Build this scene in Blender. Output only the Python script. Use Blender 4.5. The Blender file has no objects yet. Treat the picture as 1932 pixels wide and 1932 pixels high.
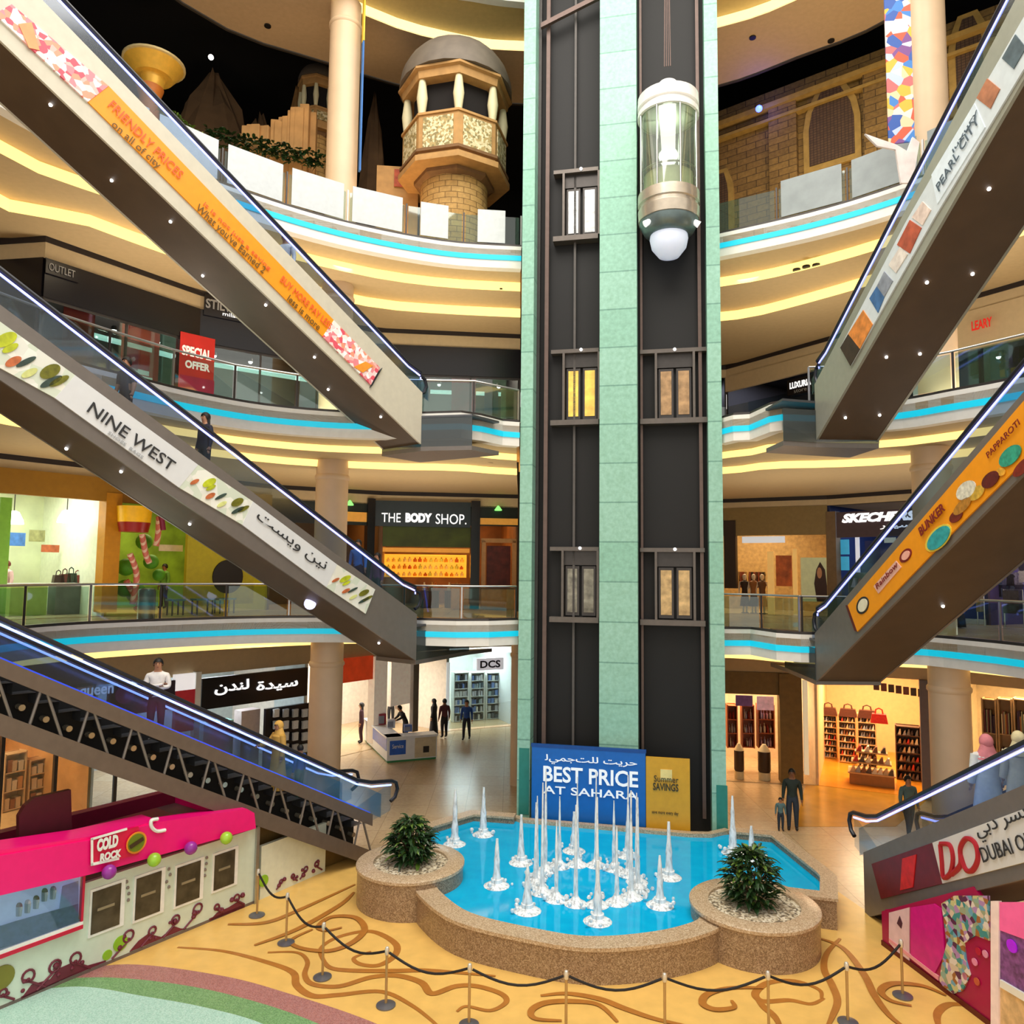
import bpy, math, random
from mathutils import Vector, Matrix
random.seed(7)
SC = bpy.context.scene
COL = SC.collection
# ---------------------------------------------------------------- survey: how the photo's sight lines meet the real place
F, TH, EYE, RO = 1420.0, math.radians(4.6), 7.56, 0.0105
CR, SR = math.cos(RO), math.sin(RO)
def ray(px, py):
    a, b = px-966, py-966
    x = (a*CR+b*SR)/F; y = -(-a*SR+b*CR)/F
    return Vector((x, math.cos(TH)-y*math.sin(TH), math.sin(TH)+y*math.cos(TH)))
def PZ(px, py, Z):
    r = ray(px, py); t = (Z-EYE)/r.z
    return Vector((r.x*t, r.y*t, Z))
def PY(px, py, Y):
    r = ray(px, py); t = Y/r.y
    return Vector((r.x*t, Y, EYE+r.z*t))
# ---------------------------------------------------------------- helpers
def lin(h):
    h = h.lstrip('#')
    return tuple(((c/12.92) if c <= .04045 else ((c+.055)/1.055)**2.4) for c in (int(h[i:i+2], 16)/255 for i in (0, 2, 4)))+(1,)
MATS = {}
def mat(name, hexc, rough=.5, metal=0., emit=0., noise=.08, scale=6., ehex=None, bump=0.):
    if name in MATS: return MATS[name]
    m = bpy.data.materials.new(name); m.use_nodes = True
    nt = m.node_tree; b = nt.nodes['Principled BSDF']
    c = lin(hexc)
    b.inputs['Base Color'].default_value = c
    b.inputs['Roughness'].default_value = rough; b.inputs['Metallic'].default_value = metal
    if emit:
        b.inputs['Emission Color'].default_value = lin(ehex or hexc); b.inputs['Emission Strength'].default_value = emit
    if noise:
        tc = nt.nodes.new('ShaderNodeTexCoord'); n = nt.nodes.new('ShaderNodeTexNoise')
        n.inputs['Scale'].default_value = scale; n.inputs['Detail'].default_value = 4
        nt.links.new(tc.outputs['Object'], n.inputs['Vector'])
        r = nt.nodes.new('ShaderNodeValToRGB')
        r.color_ramp.elements[0].position = .3; r.color_ramp.elements[1].position = .7
        r.color_ramp.elements[0].color = tuple(max(0, x*(1-noise)) for x in c[:3])+(1,)
        r.color_ramp.elements[1].color = tuple(min(1, x*(1+noise)) for x in c[:3])+(1,)
        nt.links.new(n.outputs['Fac'], r.inputs['Fac']); nt.links.new(r.outputs['Color'], b.inputs['Base Color'])
        if bump:
            bp = nt.nodes.new('ShaderNodeBump'); bp.inputs['Strength'].default_value = bump
            nt.links.new(n.outputs['Fac'], bp.inputs['Height']); nt.links.new(bp.outputs['Normal'], b.inputs['Normal'])
    MATS[name] = m
    return m
def glass(name, hexc='#dfeeee', gl=.1, rough=.03, solid=0., shex='#ffffff'):
    if name in MATS: return MATS[name]
    m = bpy.data.materials.new(name); m.use_nodes = True; nt = m.node_tree; nt.nodes.clear()
    o = nt.nodes.new('ShaderNodeOutputMaterial'); t = nt.nodes.new('ShaderNodeBsdfTransparent'); g = nt.nodes.new('ShaderNodeBsdfGlossy')
    t.inputs[0].default_value = lin(hexc); g.inputs['Roughness'].default_value = rough
    x = nt.nodes.new('ShaderNodeMixShader'); lw = nt.nodes.new('ShaderNodeLayerWeight'); lw.inputs[0].default_value = gl
    nt.links.new(lw.outputs['Facing'], x.inputs[0]) if False else None
    x.inputs[0].default_value = gl
    nt.links.new(t.outputs[0], x.inputs[1]); nt.links.new(g.outputs[0], x.inputs[2])
    last = x
    if solid:
        d = nt.nodes.new('ShaderNodeBsdfDiffuse'); d.inputs[0].default_value = lin(shex)
        y = nt.nodes.new('ShaderNodeMixShader'); y.inputs[0].default_value = solid
        nt.links.new(x.outputs[0], y.inputs[1]); nt.links.new(d.outputs[0], y.inputs[2]); last = y
    nt.links.new(last.outputs[0], o.inputs[0]); MATS[name] = m
    return m
def tiled(name, h1, h2, hm, w, h, rough=.4, mortar=.02, rot=None, offset=0., coord='Object', noise=0, bump=0):
    """brick / tile pattern"""
    if name in MATS: return MATS[name]
    m = bpy.data.materials.new(name); m.use_nodes = True; nt = m.node_tree; b = nt.nodes['Principled BSDF']
    b.inputs['Roughness'].default_value = rough
    tc = nt.nodes.new('ShaderNodeTexCoord'); mp = nt.nodes.new('ShaderNodeMapping'); br = nt.nodes.new('ShaderNodeTexBrick')
    if rot: mp.inputs['Rotation'].default_value = rot
    if w > 5: mp.inputs['Location'].default_value = (w*.47, .3, 0)
    br.offset = offset; br.inputs['Scale'].default_value = 1
    br.inputs['Brick Width'].default_value = w; br.inputs['Row Height'].default_value = h
    br.inputs['Mortar Size'].default_value = mortar; br.inputs['Color1'].default_value = lin(h1); br.inputs['Color2'].default_value = lin(h2)
    br.inputs['Mortar'].default_value = lin(hm)
    nt.links.new(tc.outputs[coord], mp.inputs[0]); nt.links.new(mp.outputs[0], br.inputs[0])
    last = br.outputs['Color']
    if noise:
        n = nt.nodes.new('ShaderNodeTexNoise'); n.inputs['Scale'].default_value = 9; n.inputs['Detail'].default_value = 5
        nt.links.new(tc.outputs['Object'], n.inputs['Vector'])
        mx = nt.nodes.new('ShaderNodeMixRGB'); mx.blend_type = 'OVERLAY'; mx.inputs[0].default_value = noise
        nt.links.new(last, mx.inputs[1]); nt.links.new(n.outputs['Fac'], mx.inputs[2]); last = mx.outputs[0]
    if bump:
        bp = nt.nodes.new('ShaderNodeBump'); bp.inputs['Strength'].default_value = bump; bp.inputs['Distance'].default_value = .05
        nt.links.new(br.outputs['Fac'], bp.inputs['Height']); bp.invert = True; nt.links.new(bp.outputs[0], b.inputs['Normal'])
    nt.links.new(last, b.inputs['Base Color']); MATS[name] = m
    return m
def speckle(name, hexes, scale=40., rough=.35, bump=0.):
    """voronoi cells in several colours: granite, pebbles, confetti prints"""
    if name in MATS: return MATS[name]
    m = bpy.data.materials.new(name); m.use_nodes = True; nt = m.node_tree; b = nt.nodes['Principled BSDF']
    b.inputs['Roughness'].default_value = rough
    tc = nt.nodes.new('ShaderNodeTexCoord'); v = nt.nodes.new('ShaderNodeTexVoronoi'); v.inputs['Scale'].default_value = scale
    sx = nt.nodes.new('ShaderNodeSeparateColor'); r = nt.nodes.new('ShaderNodeValToRGB'); r.color_ramp.interpolation = 'CONSTANT'
    nt.links.new(tc.outputs['Object'], v.inputs['Vector']); nt.links.new(v.outputs['Color'], sx.inputs[0]); nt.links.new(sx.outputs[0], r.inputs[0])
    e = r.color_ramp.elements
    while len(e) < len(hexes): e.new(.5)
    for i, h in enumerate(hexes): e[i].position = i/len(hexes); e[i].color = lin(h)
    nt.links.new(r.outputs[0], b.inputs['Base Color'])
    if bump:
        bp = nt.nodes.new('ShaderNodeBump'); bp.inputs['Strength'].default_value = bump
        nt.links.new(v.outputs['Distance'], bp.inputs['Height']); nt.links.new(bp.outputs[0], b.inputs['Normal'])
    MATS[name] = m
    return m
def Wm(o):
    M = Matrix.Identity(4)
    while o is not None: M = o.matrix_basis @ M; o = o.parent
    return M
class MB:
    def __init__(s): s.v = []; s.f = []; s.m = []; s.k = 0
    def add(s, vs, fs):
        n = len(s.v); s.v += [tuple(v) for v in vs]; s.f += [[i+n for i in f] for f in fs]; s.m += [s.k]*len(fs); return s
    def slot(s, k): s.k = k; return s
    def obox(s, o, a, b, c):
        o, a, b, c = map(Vector, (o, a, b, c))
        return s.add([o, o+a, o+a+b, o+b, o+c, o+a+c, o+a+b+c, o+b+c], [(3, 2, 1, 0), (4, 5, 6, 7), (0, 1, 5, 4), (1, 2, 6, 5), (2, 3, 7, 6), (3, 0, 4, 7)])
    def box(s, x0, x1, y0, y1, z0, z1): return s.obox((x0, y0, z0), (x1-x0, 0, 0), (0, y1-y0, 0), (0, 0, z1-z0))
    def cbox(s, c, sx, sy, sz, rz=0):
        a = Vector((math.cos(rz), math.sin(rz), 0)); b = Vector((-math.sin(rz), math.cos(rz), 0))
        return s.obox(Vector(c)-a*sx/2-b*sy/2, a*sx, b*sy, (0, 0, sz))
    def ext(s, poly, vec):
        """planar polygon extruded along vec"""
        vec = Vector(vec); p = [Vector(q) for q in poly]; n = len(p)
        return s.add(p+[q+vec for q in p], [list(range(n))[::-1], list(range(n, 2*n))]+[(i, (i+1) % n, (i+1) % n+n, i+n) for i in range(n)])
    def prism(s, poly, z0, z1): return s.ext([(p[0], p[1], z0) for p in poly], (0, 0, z1-z0))
    def quad(s, a, b, c, d): return s.add([a, b, c, d], [(0, 1, 2, 3)])
    def tube(s, pts, r, n=8, caps=True, closed=False):
        pts = [Vector(p) for p in pts]; vs = []; fs = []; m = len(pts); up = None
        for i, p in enumerate(pts):
            if closed: d = pts[(i+1) % m]-pts[i-1]
            else: d = pts[min(i+1, m-1)]-pts[max(i-1, 0)]
            d = d.normalized() if d.length > 1e-9 else Vector((0, 0, 1))
            if up is None: up = Vector((0, 0, 1)) if abs(d.z) < .9 else Vector((1, 0, 0))
            a = d.cross(up)
            if a.length < 1e-4: a = d.cross(Vector((1, .3, 0)))
            a.normalize(); b = a.cross(d).normalized(); up = b
            rr = r[i] if isinstance(r, (list, tuple)) else r
            vs += [p+a*(rr*math.cos(2*math.pi*k/n))+b*(rr*math.sin(2*math.pi*k/n)) for k in range(n)]
        for i in range(m if closed else m-1):
            j = (i+1) % m
            fs += [(i*n+k, i*n+(k+1) % n, j*n+(k+1) % n, j*n+k) for k in range(n)]
        if caps and not closed: fs += [list(range(n))[::-1], [(m-1)*n+k for k in range(n)]]
        return s.add(vs, fs)
    def lathe(s, prof, c=(0, 0, 0), n=24, a0=0., sx=1., sy=1.):
        c = Vector(c); vs = []; fs = []; m = len(prof)
        for r, z in prof:
            vs += [c+Vector((sx*r*math.cos(a0+2*math.pi*k/n), sy*r*math.sin(a0+2*math.pi*k/n), z)) for k in range(n)]
        for i in range(m-1): fs += [(i*n+k, i*n+(k+1) % n, (i+1)*n+(k+1) % n, (i+1)*n+k) for k in range(n)]
        if prof[0][0] > 1e-6: fs.append(list(range(n))[::-1])
        if prof[-1][0] > 1e-6: fs.append([(m-1)*n+k for k in range(n)])
        return s.add(vs, fs)
    def ball(s, c, r, n=12, sx=1., sy=1., sz=1.):
        m = max(5, n//2+1)
        return s.lathe([(max(1e-6, r*math.sin(math.pi*i/(m-1))), -r*sz*math.cos(math.pi*i/(m-1))) for i in range(m)], c, n, 0, sx, sy)
    def cyl(s, c, r, h, n=16): return s.lathe([(r, 0), (r, h)], c, n)
    def band(s, path, z0, z1, t, closed=False):
        """upright wall along a plan path, thickness t to the path's left"""
        L = off(path, t)
        n = len(path)
        for i in range(n-1):
            a, b, c, d = path[i], path[i+1], L[i+1], L[i]
            s.add([(a[0], a[1], z0), (b[0], b[1], z0), (c[0], c[1], z0), (d[0], d[1], z0), (a[0], a[1], z1), (b[0], b[1], z1), (c[0], c[1], z1), (d[0], d[1], z1)],
                  [(3, 2, 1, 0), (4, 5, 6, 7), (0, 1, 5, 4), (2, 3, 7, 6)]+([(3, 0, 4, 7)] if i == 0 else [])+([(1, 2, 6, 5)] if i == n-2 else []))
        return s
    def loft(s, pa, za, pb, zb):
        """surface between two plan paths with equal point counts"""
        n = len(pa)
        return s.add([(p[0], p[1], za) for p in pa]+[(p[0], p[1], zb) for p in pb], [(i, i+1, n+i+1, n+i) for i in range(n-1)])
    def ribbon(s, path, w, z):
        vs = []; n = len(path); P = [Vector((p[0], p[1])) for p in path]
        for i in range(n):
            d = P[min(i+1, n-1)]-P[max(i-1, 0)]; d.normalize(); q = Vector((-d.y, d.x))
            ww = (w[i] if isinstance(w, (list, tuple)) else w)/2
            zz = z+.004*i/n; vs += [(P[i].x+q.x*ww, P[i].y+q.y*ww, zz), (P[i].x-q.x*ww, P[i].y-q.y*ww, zz)]
        return s.add(vs, [(2*i, 2*i+1, 2*i+3, 2*i+2) for i in range(n-1)])
    def build(s, name, mats, parent=None, smooth=False, kind=None, bevel=0.):
        if not isinstance(mats, (list, tuple)): mats = [mats]
        me = bpy.data.meshes.new(name)
        if parent is not None: M = Wm(parent).inverted(); vs = [M @ Vector(v) for v in s.v]; loc = None
        else:
            lo = [min(v[i] for v in s.v) for i in range(3)]; hi = [max(v[i] for v in s.v) for i in range(3)]
            loc = Vector(((lo[0]+hi[0])/2, (lo[1]+hi[1])/2, lo[2])); vs = [Vector(v)-loc for v in s.v]
        me.from_pydata(vs, [], s.f)
        for mt in mats: me.materials.append(mt)
        me.polygons.foreach_set('material_index', s.m)
        me.update()
        import bmesh
        bm = bmesh.new(); bm.from_mesh(me); bmesh.ops.recalc_face_normals(bm, faces=bm.faces); bm.to_mesh(me); bm.free()
        if smooth:
            me.polygons.foreach_set('use_smooth', [True]*len(me.polygons))
            me.set_sharp_from_angle(angle=math.radians(40))
        o = bpy.data.objects.new(name, me); COL.objects.link(o)
        if parent is not None: o.parent = parent
        else: o.location = loc
        if kind: o['kind'] = kind
        if bevel:
            bv = o.modifiers.new('bevel', 'BEVEL'); bv.width = bevel; bv.segments = 2; bv.limit_method = 'ANGLE'
        return o
def off(path, d):
    P = [Vector((p[0], p[1])) for p in path]; out = []; n = len(P)
    for i in range(n):
        a = (P[i]-P[i-1]).normalized() if i > 0 else None
        b = (P[i+1]-P[i]).normalized() if i < n-1 else None
        if a is None: a = b
        if b is None: b = a
        na = Vector((-a.y, a.x)); nb = Vector((-b.y, b.x)); m = (na+nb)
        m = m/max(.5, 1+na.dot(nb)); out.append((P[i].x+m.x*d, P[i].y+m.y*d))
    return out
def cat(pts, k=5, closed=False):
    """Catmull-Rom curve through points"""
    P = [Vector(p) for p in pts]; n = len(P); out = []
    R = range(n if closed else n-1)
    for i in R:
        p0 = P[i-1] if (i > 0 or closed) else P[0]; p1 = P[i]; p2 = P[(i+1) % n]
        p3 = P[(i+2) % n] if (closed or i+2 < n) else P[n-1]
        for j in range(k):
            t = j/k
            out.append(.5*((2*p1)+(-p0+p2)*t+(2*p0-5*p1+4*p2-p3)*t*t+(-p0+3*p1-3*p2+p3)*t**3))
    if not closed: out.append(P[-1])
    return out
def thing(name, label, category, loc=(0, 0, 0), rz=0., group=None):
    o = bpy.data.objects.new(name, None); COL.objects.link(o); o.empty_display_size = .2
    o.location = loc; o.rotation_euler = (0, 0, rz)
    return tag(o, label, category, group)
def tag(o, label, category, group=None):
    o['label'] = label; o['category'] = category
    if group: o['group'] = group
    return o
def st(o): o['kind'] = 'structure'; return o
def copy_tree(root, loc=None, rz=None, label=None, scale=None):
    r = root.copy(); COL.objects.link(r)
    if loc is not None: r.location = loc
    if rz is not None: r.rotation_euler = (0, 0, rz)
    if scale: r.scale = scale
    if label: r['label'] = label
    for ch in list(root.children):
        c = ch.copy(); COL.objects.link(c); c.parent = r
        for g in list(ch.children):
            d = g.copy(); COL.objects.link(d); d.parent = c
    return r
def frame(o, x, y):
    x = Vector(x).normalized(); y = Vector(y); y = (y-x*y.dot(x)).normalized(); z = x.cross(y)
    M = Matrix((x, y, z)).transposed().to_4x4(); M.translation = Vector(o); return M
def text(body, M, w, h, m, parent, name='lettering', depth=.01, shear=0., bold=0., spacing=1.):
    """raised lettering fitted into a w x h box whose lower left corner is M's origin"""
    cu = bpy.data.curves.new(name, 'FONT'); cu.body = body; cu.extrude = .02; cu.offset = bold; cu.space_character = spacing; cu.shear = shear; cu.resolution_u = 3
    t = bpy.data.objects.new('tmp', cu); COL.objects.link(t)
    me = bpy.data.meshes.new_from_object(t.evaluated_get(bpy.context.evaluated_depsgraph_get()))
    bpy.data.objects.remove(t); bpy.data.curves.remove(cu)
    xs = [v.co.x for v in me.vertices]; ys = [v.co.y for v in me.vertices]
    x0, x1, y0, y1 = min(xs), max(xs), min(ys), max(ys)
    S = Wm(parent).inverted() @ M if parent else M
    for v in me.vertices:
        v.co = S @ Vector(((v.co.x-x0)/(x1-x0)*w, (v.co.y-y0)/(y1-y0)*h, (v.co.z+.02)/.04*depth))
    me.materials.clear(); me.materials.append(m)
    o = bpy.data.objects.new(name, me); COL.objects.link(o); o.parent = parent
    return o
AR = {'sin_i': '\uFEB3', 'sin_m': '\uFEB4', 'ya_m': '\uFEF4', 'ya_i': '\uFEF3', 'dal_f': '\uFEAA', 'dal': '\uFEA9', 'ta_marb': '\uFE93', 'ta_marb_f': '\uFE94', 'lam_i': '\uFEDF', 'nun_m': '\uFEE8', 'nun_i': '\uFEE7', 'nun_f': '\uFEE6',
      'alif': '\uFE8D', 'alif_f': '\uFE8E', 'ba_i': '\uFE91', 'ba_m': '\uFE92', 'kaf_i': '\uFEDB', 'waw_f': '\uFEEE', 'ra_f': '\uFEAE', 'sin_f': '\uFEB2', 'ta_f': '\uFE96', 'ta_i': '\uFE97', 'lam_m': '\uFEE0', 'ha_i': '\uFEA3', 'jim_i': '\uFE9F', 'mim_m': '\uFEE4', 'mim_i': '\uFEE3', 'ya_f': '\uFEF2', 'fa_i': '\uFED3', 'waw': '\uFEED', 'ra': '\uFEAD'}
def arab(words): return ' '.join(''.join(AR[k] for k in w.split())[::-1] for w in words[::-1])
class Face:
    """an upright plane in the place, running from plan point a to b (seen left to right), n points away from the viewer"""
    def __init__(s, a, b):
        s.a = Vector((a[0], a[1], 0)); s.b = Vector((b[0], b[1], 0)); s.L = (s.b-s.a).length; s.u = (s.b-s.a)/s.L
        s.n = Vector((-s.u.y, s.u.x, 0))
        if s.n.dot(s.a+s.b) < 0: s.n = -s.n
    def P(s, u, v, z): return s.a+s.u*u+s.n*v+Vector((0, 0, z))
    def uz(s, px, py, v=0.):
        r = ray(px, py); o = s.a+s.n*v; t = s.n.dot(o-Vector((0, 0, EYE)))/s.n.dot(r)
        if abs(s.n.dot(r)) < 1e-9: t = 1e9
        p = Vector((0, 0, EYE))+r*t
        return (p-s.a).dot(s.u), p.z
    def box(s, mb, u0, u1, v0, v1, z0, z1): return mb.obox(s.P(u0, v0, z0), s.u*(u1-u0), s.n*(v1-v0), (0, 0, z1-z0))
    def rect(s, x0, y0, x1, y1, v=0.):
        """u0,u1,z0,z1 of what the photo shows between these sight lines"""
        xm, ym = (x0+x1)/2, (y0+y1)/2
        return s.uz(x0, ym, v)[0], s.uz(x1, ym, v)[0], s.uz(xm, y1, v)[1], s.uz(xm, y0, v)[1]
    def pbox(s, mb, x0, y0, x1, y1, v0, v1):
        u0, u1, z0, z1 = s.rect(x0, y0, x1, y1, v0); return s.box(mb, u0, u1, v0, v1, z0, z1)
    def F(s, u, v, z): return frame(s.P(u, v, z), s.u, (0, 0, 1))
def panel(fc, name, label, category, rect, v0, v1, m, group=None, kind=None, parent=None):
    mb = MB(); fc.pbox(mb, *rect, v0, v1)
    o = mb.build(name, m, parent)
    if kind: o['kind'] = kind
    elif parent is None: tag(o, label, category, group)
    return o
# ================================================================ materials of the building
WHITE = mat('white_fascia', '#efece4', .4, noise=.03)
CYAN = mat('cyan_strip_light', '#12b4d0', .4, emit=.55, ehex='#14c4e2', noise=.05)
SOFF = mat('cream_soffit', '#c4ac80', .7, noise=.04)
COVE = mat('warm_cove_light', '#ffe08a', .5, emit=1.6, ehex='#ffd27a', noise=.1, scale=.6)
DARKREV = mat('dark_reveal', '#231a19', .6)
BULK = mat('cream_bulkhead', '#c9b48d', .7, noise=.04)
STONEFL = tiled('beige_polished_tiles', '#c9b18c', '#c2a67e', '#9c8460', 1.2, 1.2, .26, .008, noise=.25)
BLACK = mat('black_void', '#07070b', .9, noise=.1)  # the unlit hall's darkness is put into this colour
COLM = mat('cream_column', '#e0c3a0', .45, noise=.05, scale=1.5)
STEEL = mat('brushed_steel', '#b6b6b4', .3, .85)
DKSTEEL = mat('dark_steel', '#4a4644', .4, .6)
RGLASS = glass('balustrade_glass', '#dcece8', .09)
DOWNL = mat('downlight_black', '#14110f', .5)
SLABM = mat('slab_concrete', '#9a8c78', .8)
# ================================================================ ground floor
fl = MB()
fl.prism([(-24, -3), (26, -3), (26, 46), (-24, 46)], -.3, 0)
yellow = [PZ(*p, 0) for p in [(-60, 1990), (160, 1830)]]
floor = st(fl.build('floor', [STONEFL]))
YEL = mat('yellow_terrazzo', '#eabd68', .3, noise=.07, scale=3)
BROWNL = mat('brown_inlay', '#b0712c', .35, noise=.1)
GREENF = speckle('green_terrazzo', ['#6f9c66', '#7fab70', '#658f5d', '#88b07c'], 60, .35)
PINKF = speckle('dusty_pink_terrazzo', ['#a8706a', '#b87f77', '#9c6660', '#b0807c'], 60, .35)
MINTF = speckle('mint_terrazzo', ['#a7d3c2', '#b4dccb', '#9fcab9', '#bfe0d2'], 60, .35)
yb = MB()
yb.prism([(-16, 1), (16, 1), (13, 12), (8.2, 17.3), (7.8, 19.4), (-5.4, 21), (-6, 19), (-16, 14)], 0, .004)
st(yb.build('floor_yellow', YEL))
def arcband(name, pts0, pts1, m, z):
    a = [PZ(*p, 0) for p in pts0]; b = [PZ(*p, 0) for p in pts1]
    a = cat([(p.x, p.y, 0) for p in a], 8); b = cat([(p.x, p.y, 0) for p in b], 8)
    mb = MB(); n = len(a)
    mb.add([(p.x, p.y, z) for p in a]+[(p.x, p.y, z) for p in b], [(i, i+1, n+i+1, n+i) for i in range(n-1)])
    return st(mb.build(name, m))
P1 = [(100, 1840), (240, 1820), (420, 1842), (560, 1880), (700, 1928), (860, 2000)]
P2 = [(60, 1850), (205, 1845), (350, 1860), (480, 1890), (600, 1932), (760, 2010)]
P3 = [(20, 1875), (150, 1862), (270, 1880), (390, 1902), (500, 1934), (620, 2000)]
P4 = [(-700, 2400), (-600, 2450), (-400, 2500), (-200, 2550), (0, 2600), (200, 2650)]
arcband('floor_pink_band', P1, P2, PINKF, .008)
arcband('floor_green_band', P2, P3, GREENF, .008)
arcband('floor_mint', P3, P4, MINTF, .007)
sw = [  # brown scroll inlays as the floor shows them
 [(335, 1788), (420, 1795), (500, 1815), (552, 1835), (560, 1860), (590, 1880), (640, 1878), (720, 1872), (780, 1900), (830, 1940)],
 [(505, 1798), (560, 1798), (580, 1815), (575, 1840), (590, 1858), (640, 1862), (700, 1845), (750, 1842), (795, 1855), (815, 1876), (860, 1862), (900, 1862), (945, 1876), (955, 1892), (925, 1908), (880, 1900), (862, 1910)],
 [(430, 1745), (500, 1742), (560, 1720), (670, 1670)], [(480, 1785), (560, 1755), (640, 1710), (668, 1685)],
 [(590, 1755), (550, 1775), (565, 1790), (620, 1796), (665, 1780), (688, 1755), (670, 1733), (625, 1732), (600, 1750), (615, 1758), (645, 1752)],
 [(610, 1815), (605, 1790), (640, 1768), (700, 1758), (745, 1780), (745, 1803), (715, 1822), (680, 1820), (668, 1808), (700, 1796)],
 [(605, 1800), (620, 1825), (660, 1832), (740, 1833), (800, 1832), (870, 1837), (935, 1843)],
 [(1020, 1880), (1070, 1876), (1130, 1886), (1180, 1905), (1240, 1925), (1330, 1945)], [(1165, 1930), (1130, 1898), (1080, 1891), (1030, 1894), (1003, 1908), (1010, 1924), (1060, 1928)],
 [(1440, 1866), (1380, 1866), (1335, 1878), (1326, 1896), (1350, 1907), (1385, 1903), (1380, 1890)], [(1555, 1884), (1530, 1895), (1490, 1888), (1440, 1890), (1425, 1875), (1450, 1855), (1500, 1852), (1545, 1868), (1550, 1885)],
 [(1425, 1880), (1440, 1900), (1462, 1920), (1475, 1945)], [(1585, 1772), (1560, 1800), (1555, 1830), (1570, 1860), (1580, 1890), (1570, 1920), (1560, 1940)],
 [(1540, 1770), (1590, 1790), (1630, 1840), (1650, 1880), (1680, 1920), (1720, 1950)], [(1785, 1880), (1740, 1862), (1685, 1858), (1662, 1872), (1680, 1890), (1720, 1900)], [(1830, 1898), (1790, 1896), (1768, 1915), (1775, 1950)]]
ib = MB()
for si, s in enumerate(sw):
    P = cat([PZ(*p, 0) for p in s], 6)
    n = len(P); ib.ribbon(P, [.05+.09*math.sin(math.pi*min(1, (i+1)/n)) for i in range(n)], .009+.0042*(si % 5))
st(ib.build('floor_scroll_inlay', BROWNL))
# ================================================================ balconies: edge lines measured level by level
L3E = cat([(-12.6, 8, 0), (-12.0, 12, 0), (-10.95, 15.6, 0), (-9.6, 18.1, 0), (-7.85, 20.08, 0), (-5.33, 22.0, 0), (-2.34, 23.34, 0), (.21, 23.69, 0)], 5)
L3E = [(p.x, p.y) for p in L3E]
R3E = [(p.x, p.y) for p in cat([(6.1, 22.75, 0), (8.55, 21.24, 0), (10.34, 19.66, 0), (11.9, 17.6, 0), (13, 15, 0), (13.8, 11, 0), (14, 8, 0)], 5)]
L2E = [(p.x, p.y) for p in cat([(-11.6, 9, 0), (-10.9, 13, 0), (-10.1, 15.8, 0), (-9.10, 17.78, 0), (-8.28, 19.2, 0), (-6.93, 20.6, 0), (-5.03, 21.4, 0), (-2.6, 21.5, 0)], 5)]+[(-1.48, 21.3), (-.9, 21.7), (-.31, 22.42), (.2, 22.6)]
R2E = [(6.02, 21.9), (6.3, 21.25), (6.72, 21.1), (6.88, 19.9), (7.1, 19.62)]+[(p.x, p.y) for p in cat([(7.91, 19.71, 0), (9.83, 19.41, 0), (10.8, 18.16, 0), (11.57, 16.95, 0), (12.7, 14.5, 0), (13.4, 11, 0), (13.6, 8, 0)], 5)]
L1E = [(p.x, p.y) for p in cat([(-11.2, 9, 0), (-11.5, 13, 0), (-11.53, 17.2, 0), (-11.12, 19.21, 0), (-9.72, 20.96, 0), (-7.6, 22.6, 0), (-5.2, 23.2, 0), (-2.6, 22.5, 0)], 5)]+[(-1.6, 22.3), (-.65, 22.5), (.22, 23.1)]
R1E = [(6.1, 22.15), (7.0, 22.2), (7.3, 20.9), (7.8, 20.45)]+[(p.x, p.y) for p in cat([(8.5, 20.35, 0), (10.7, 20.2, 0), (11.6, 18.6, 0), (12.0, 17.0, 0), (12.9, 14, 0), (13.4, 11, 0), (13.6, 8, 0)], 5)]
TRIM = [0]
def edge(path, Z, nm):
    """fascia board with its cyan light strip and the dark kerb the glass stands on"""
    TRIM[0] += 1
    mb = MB(); mb.band(path, Z-.62, Z+.12, .3); f = st(mb.build('trim_%d' % TRIM[0], WHITE))
    f['label'] = nm
    mb = MB(); q = off(path, -.03); mb.band(q, Z-.36, Z-.2, .05); st(mb.build('light_strip', CYAN, f))
    mb = MB(); mb.band(off(path, .02), Z+.12, Z+.19, .12); st(mb.build('kerb', DKSTEEL, f))
for (p, Z, nm) in ((L3E, 18, 'white third floor fascia with cyan light strip left of the lift tower'), (R3E, 18, 'white third floor fascia with cyan light strip right of the lift tower'),
                   (L2E, 12, 'white second floor fascia with cyan light strip left of the lift tower'), (R2E, 12, 'white second floor fascia with cyan light strip right of the lift tower'),
                   (L1E, 6, 'white first floor fascia with cyan light strip left of the lift tower'), (R1E, 5.86, 'white first floor fascia with cyan light strip right of the lift tower')):
    edge(p, Z, nm)
# back lines where shop fronts stand
BL3 = [(-17, 8), (-16.5, 20), (-11.5, 29), (.25, 31)]; BR3 = [(6.5, 31), (9, 31), (16, 24), (18, 8)]
BL2 = [(-17, 8), (-14.9, 20.5), (-13.0, 20.2), (-10.35, 24.2), (-5.4, 27.8), (.25, 28.4)]; BR2 = [(6.5, 33.0), (9.35, 32.5), (12.15, 28.2), (15.0, 23.7), (18, 19), (18.5, 8)]
BL1 = [(-17, 8), (-16, 21), (-9.5, 29.5), (-5.5, 31.6), (.25, 32.4)]; BR1 = [(6.5, 35), (13.2, 31.4), (17, 27), (19.5, 22), (19.5, 8)]
def slab(edge_path, back, Z, name, t=.25):
    mb = MB(); poly = list(edge_path)+[back[-1] if False else b for b in (back[::-1] if edge_path is not None else back)]
    mb.prism(poly, Z-t, Z); return st(mb.build(name, [STONEFL]))
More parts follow.
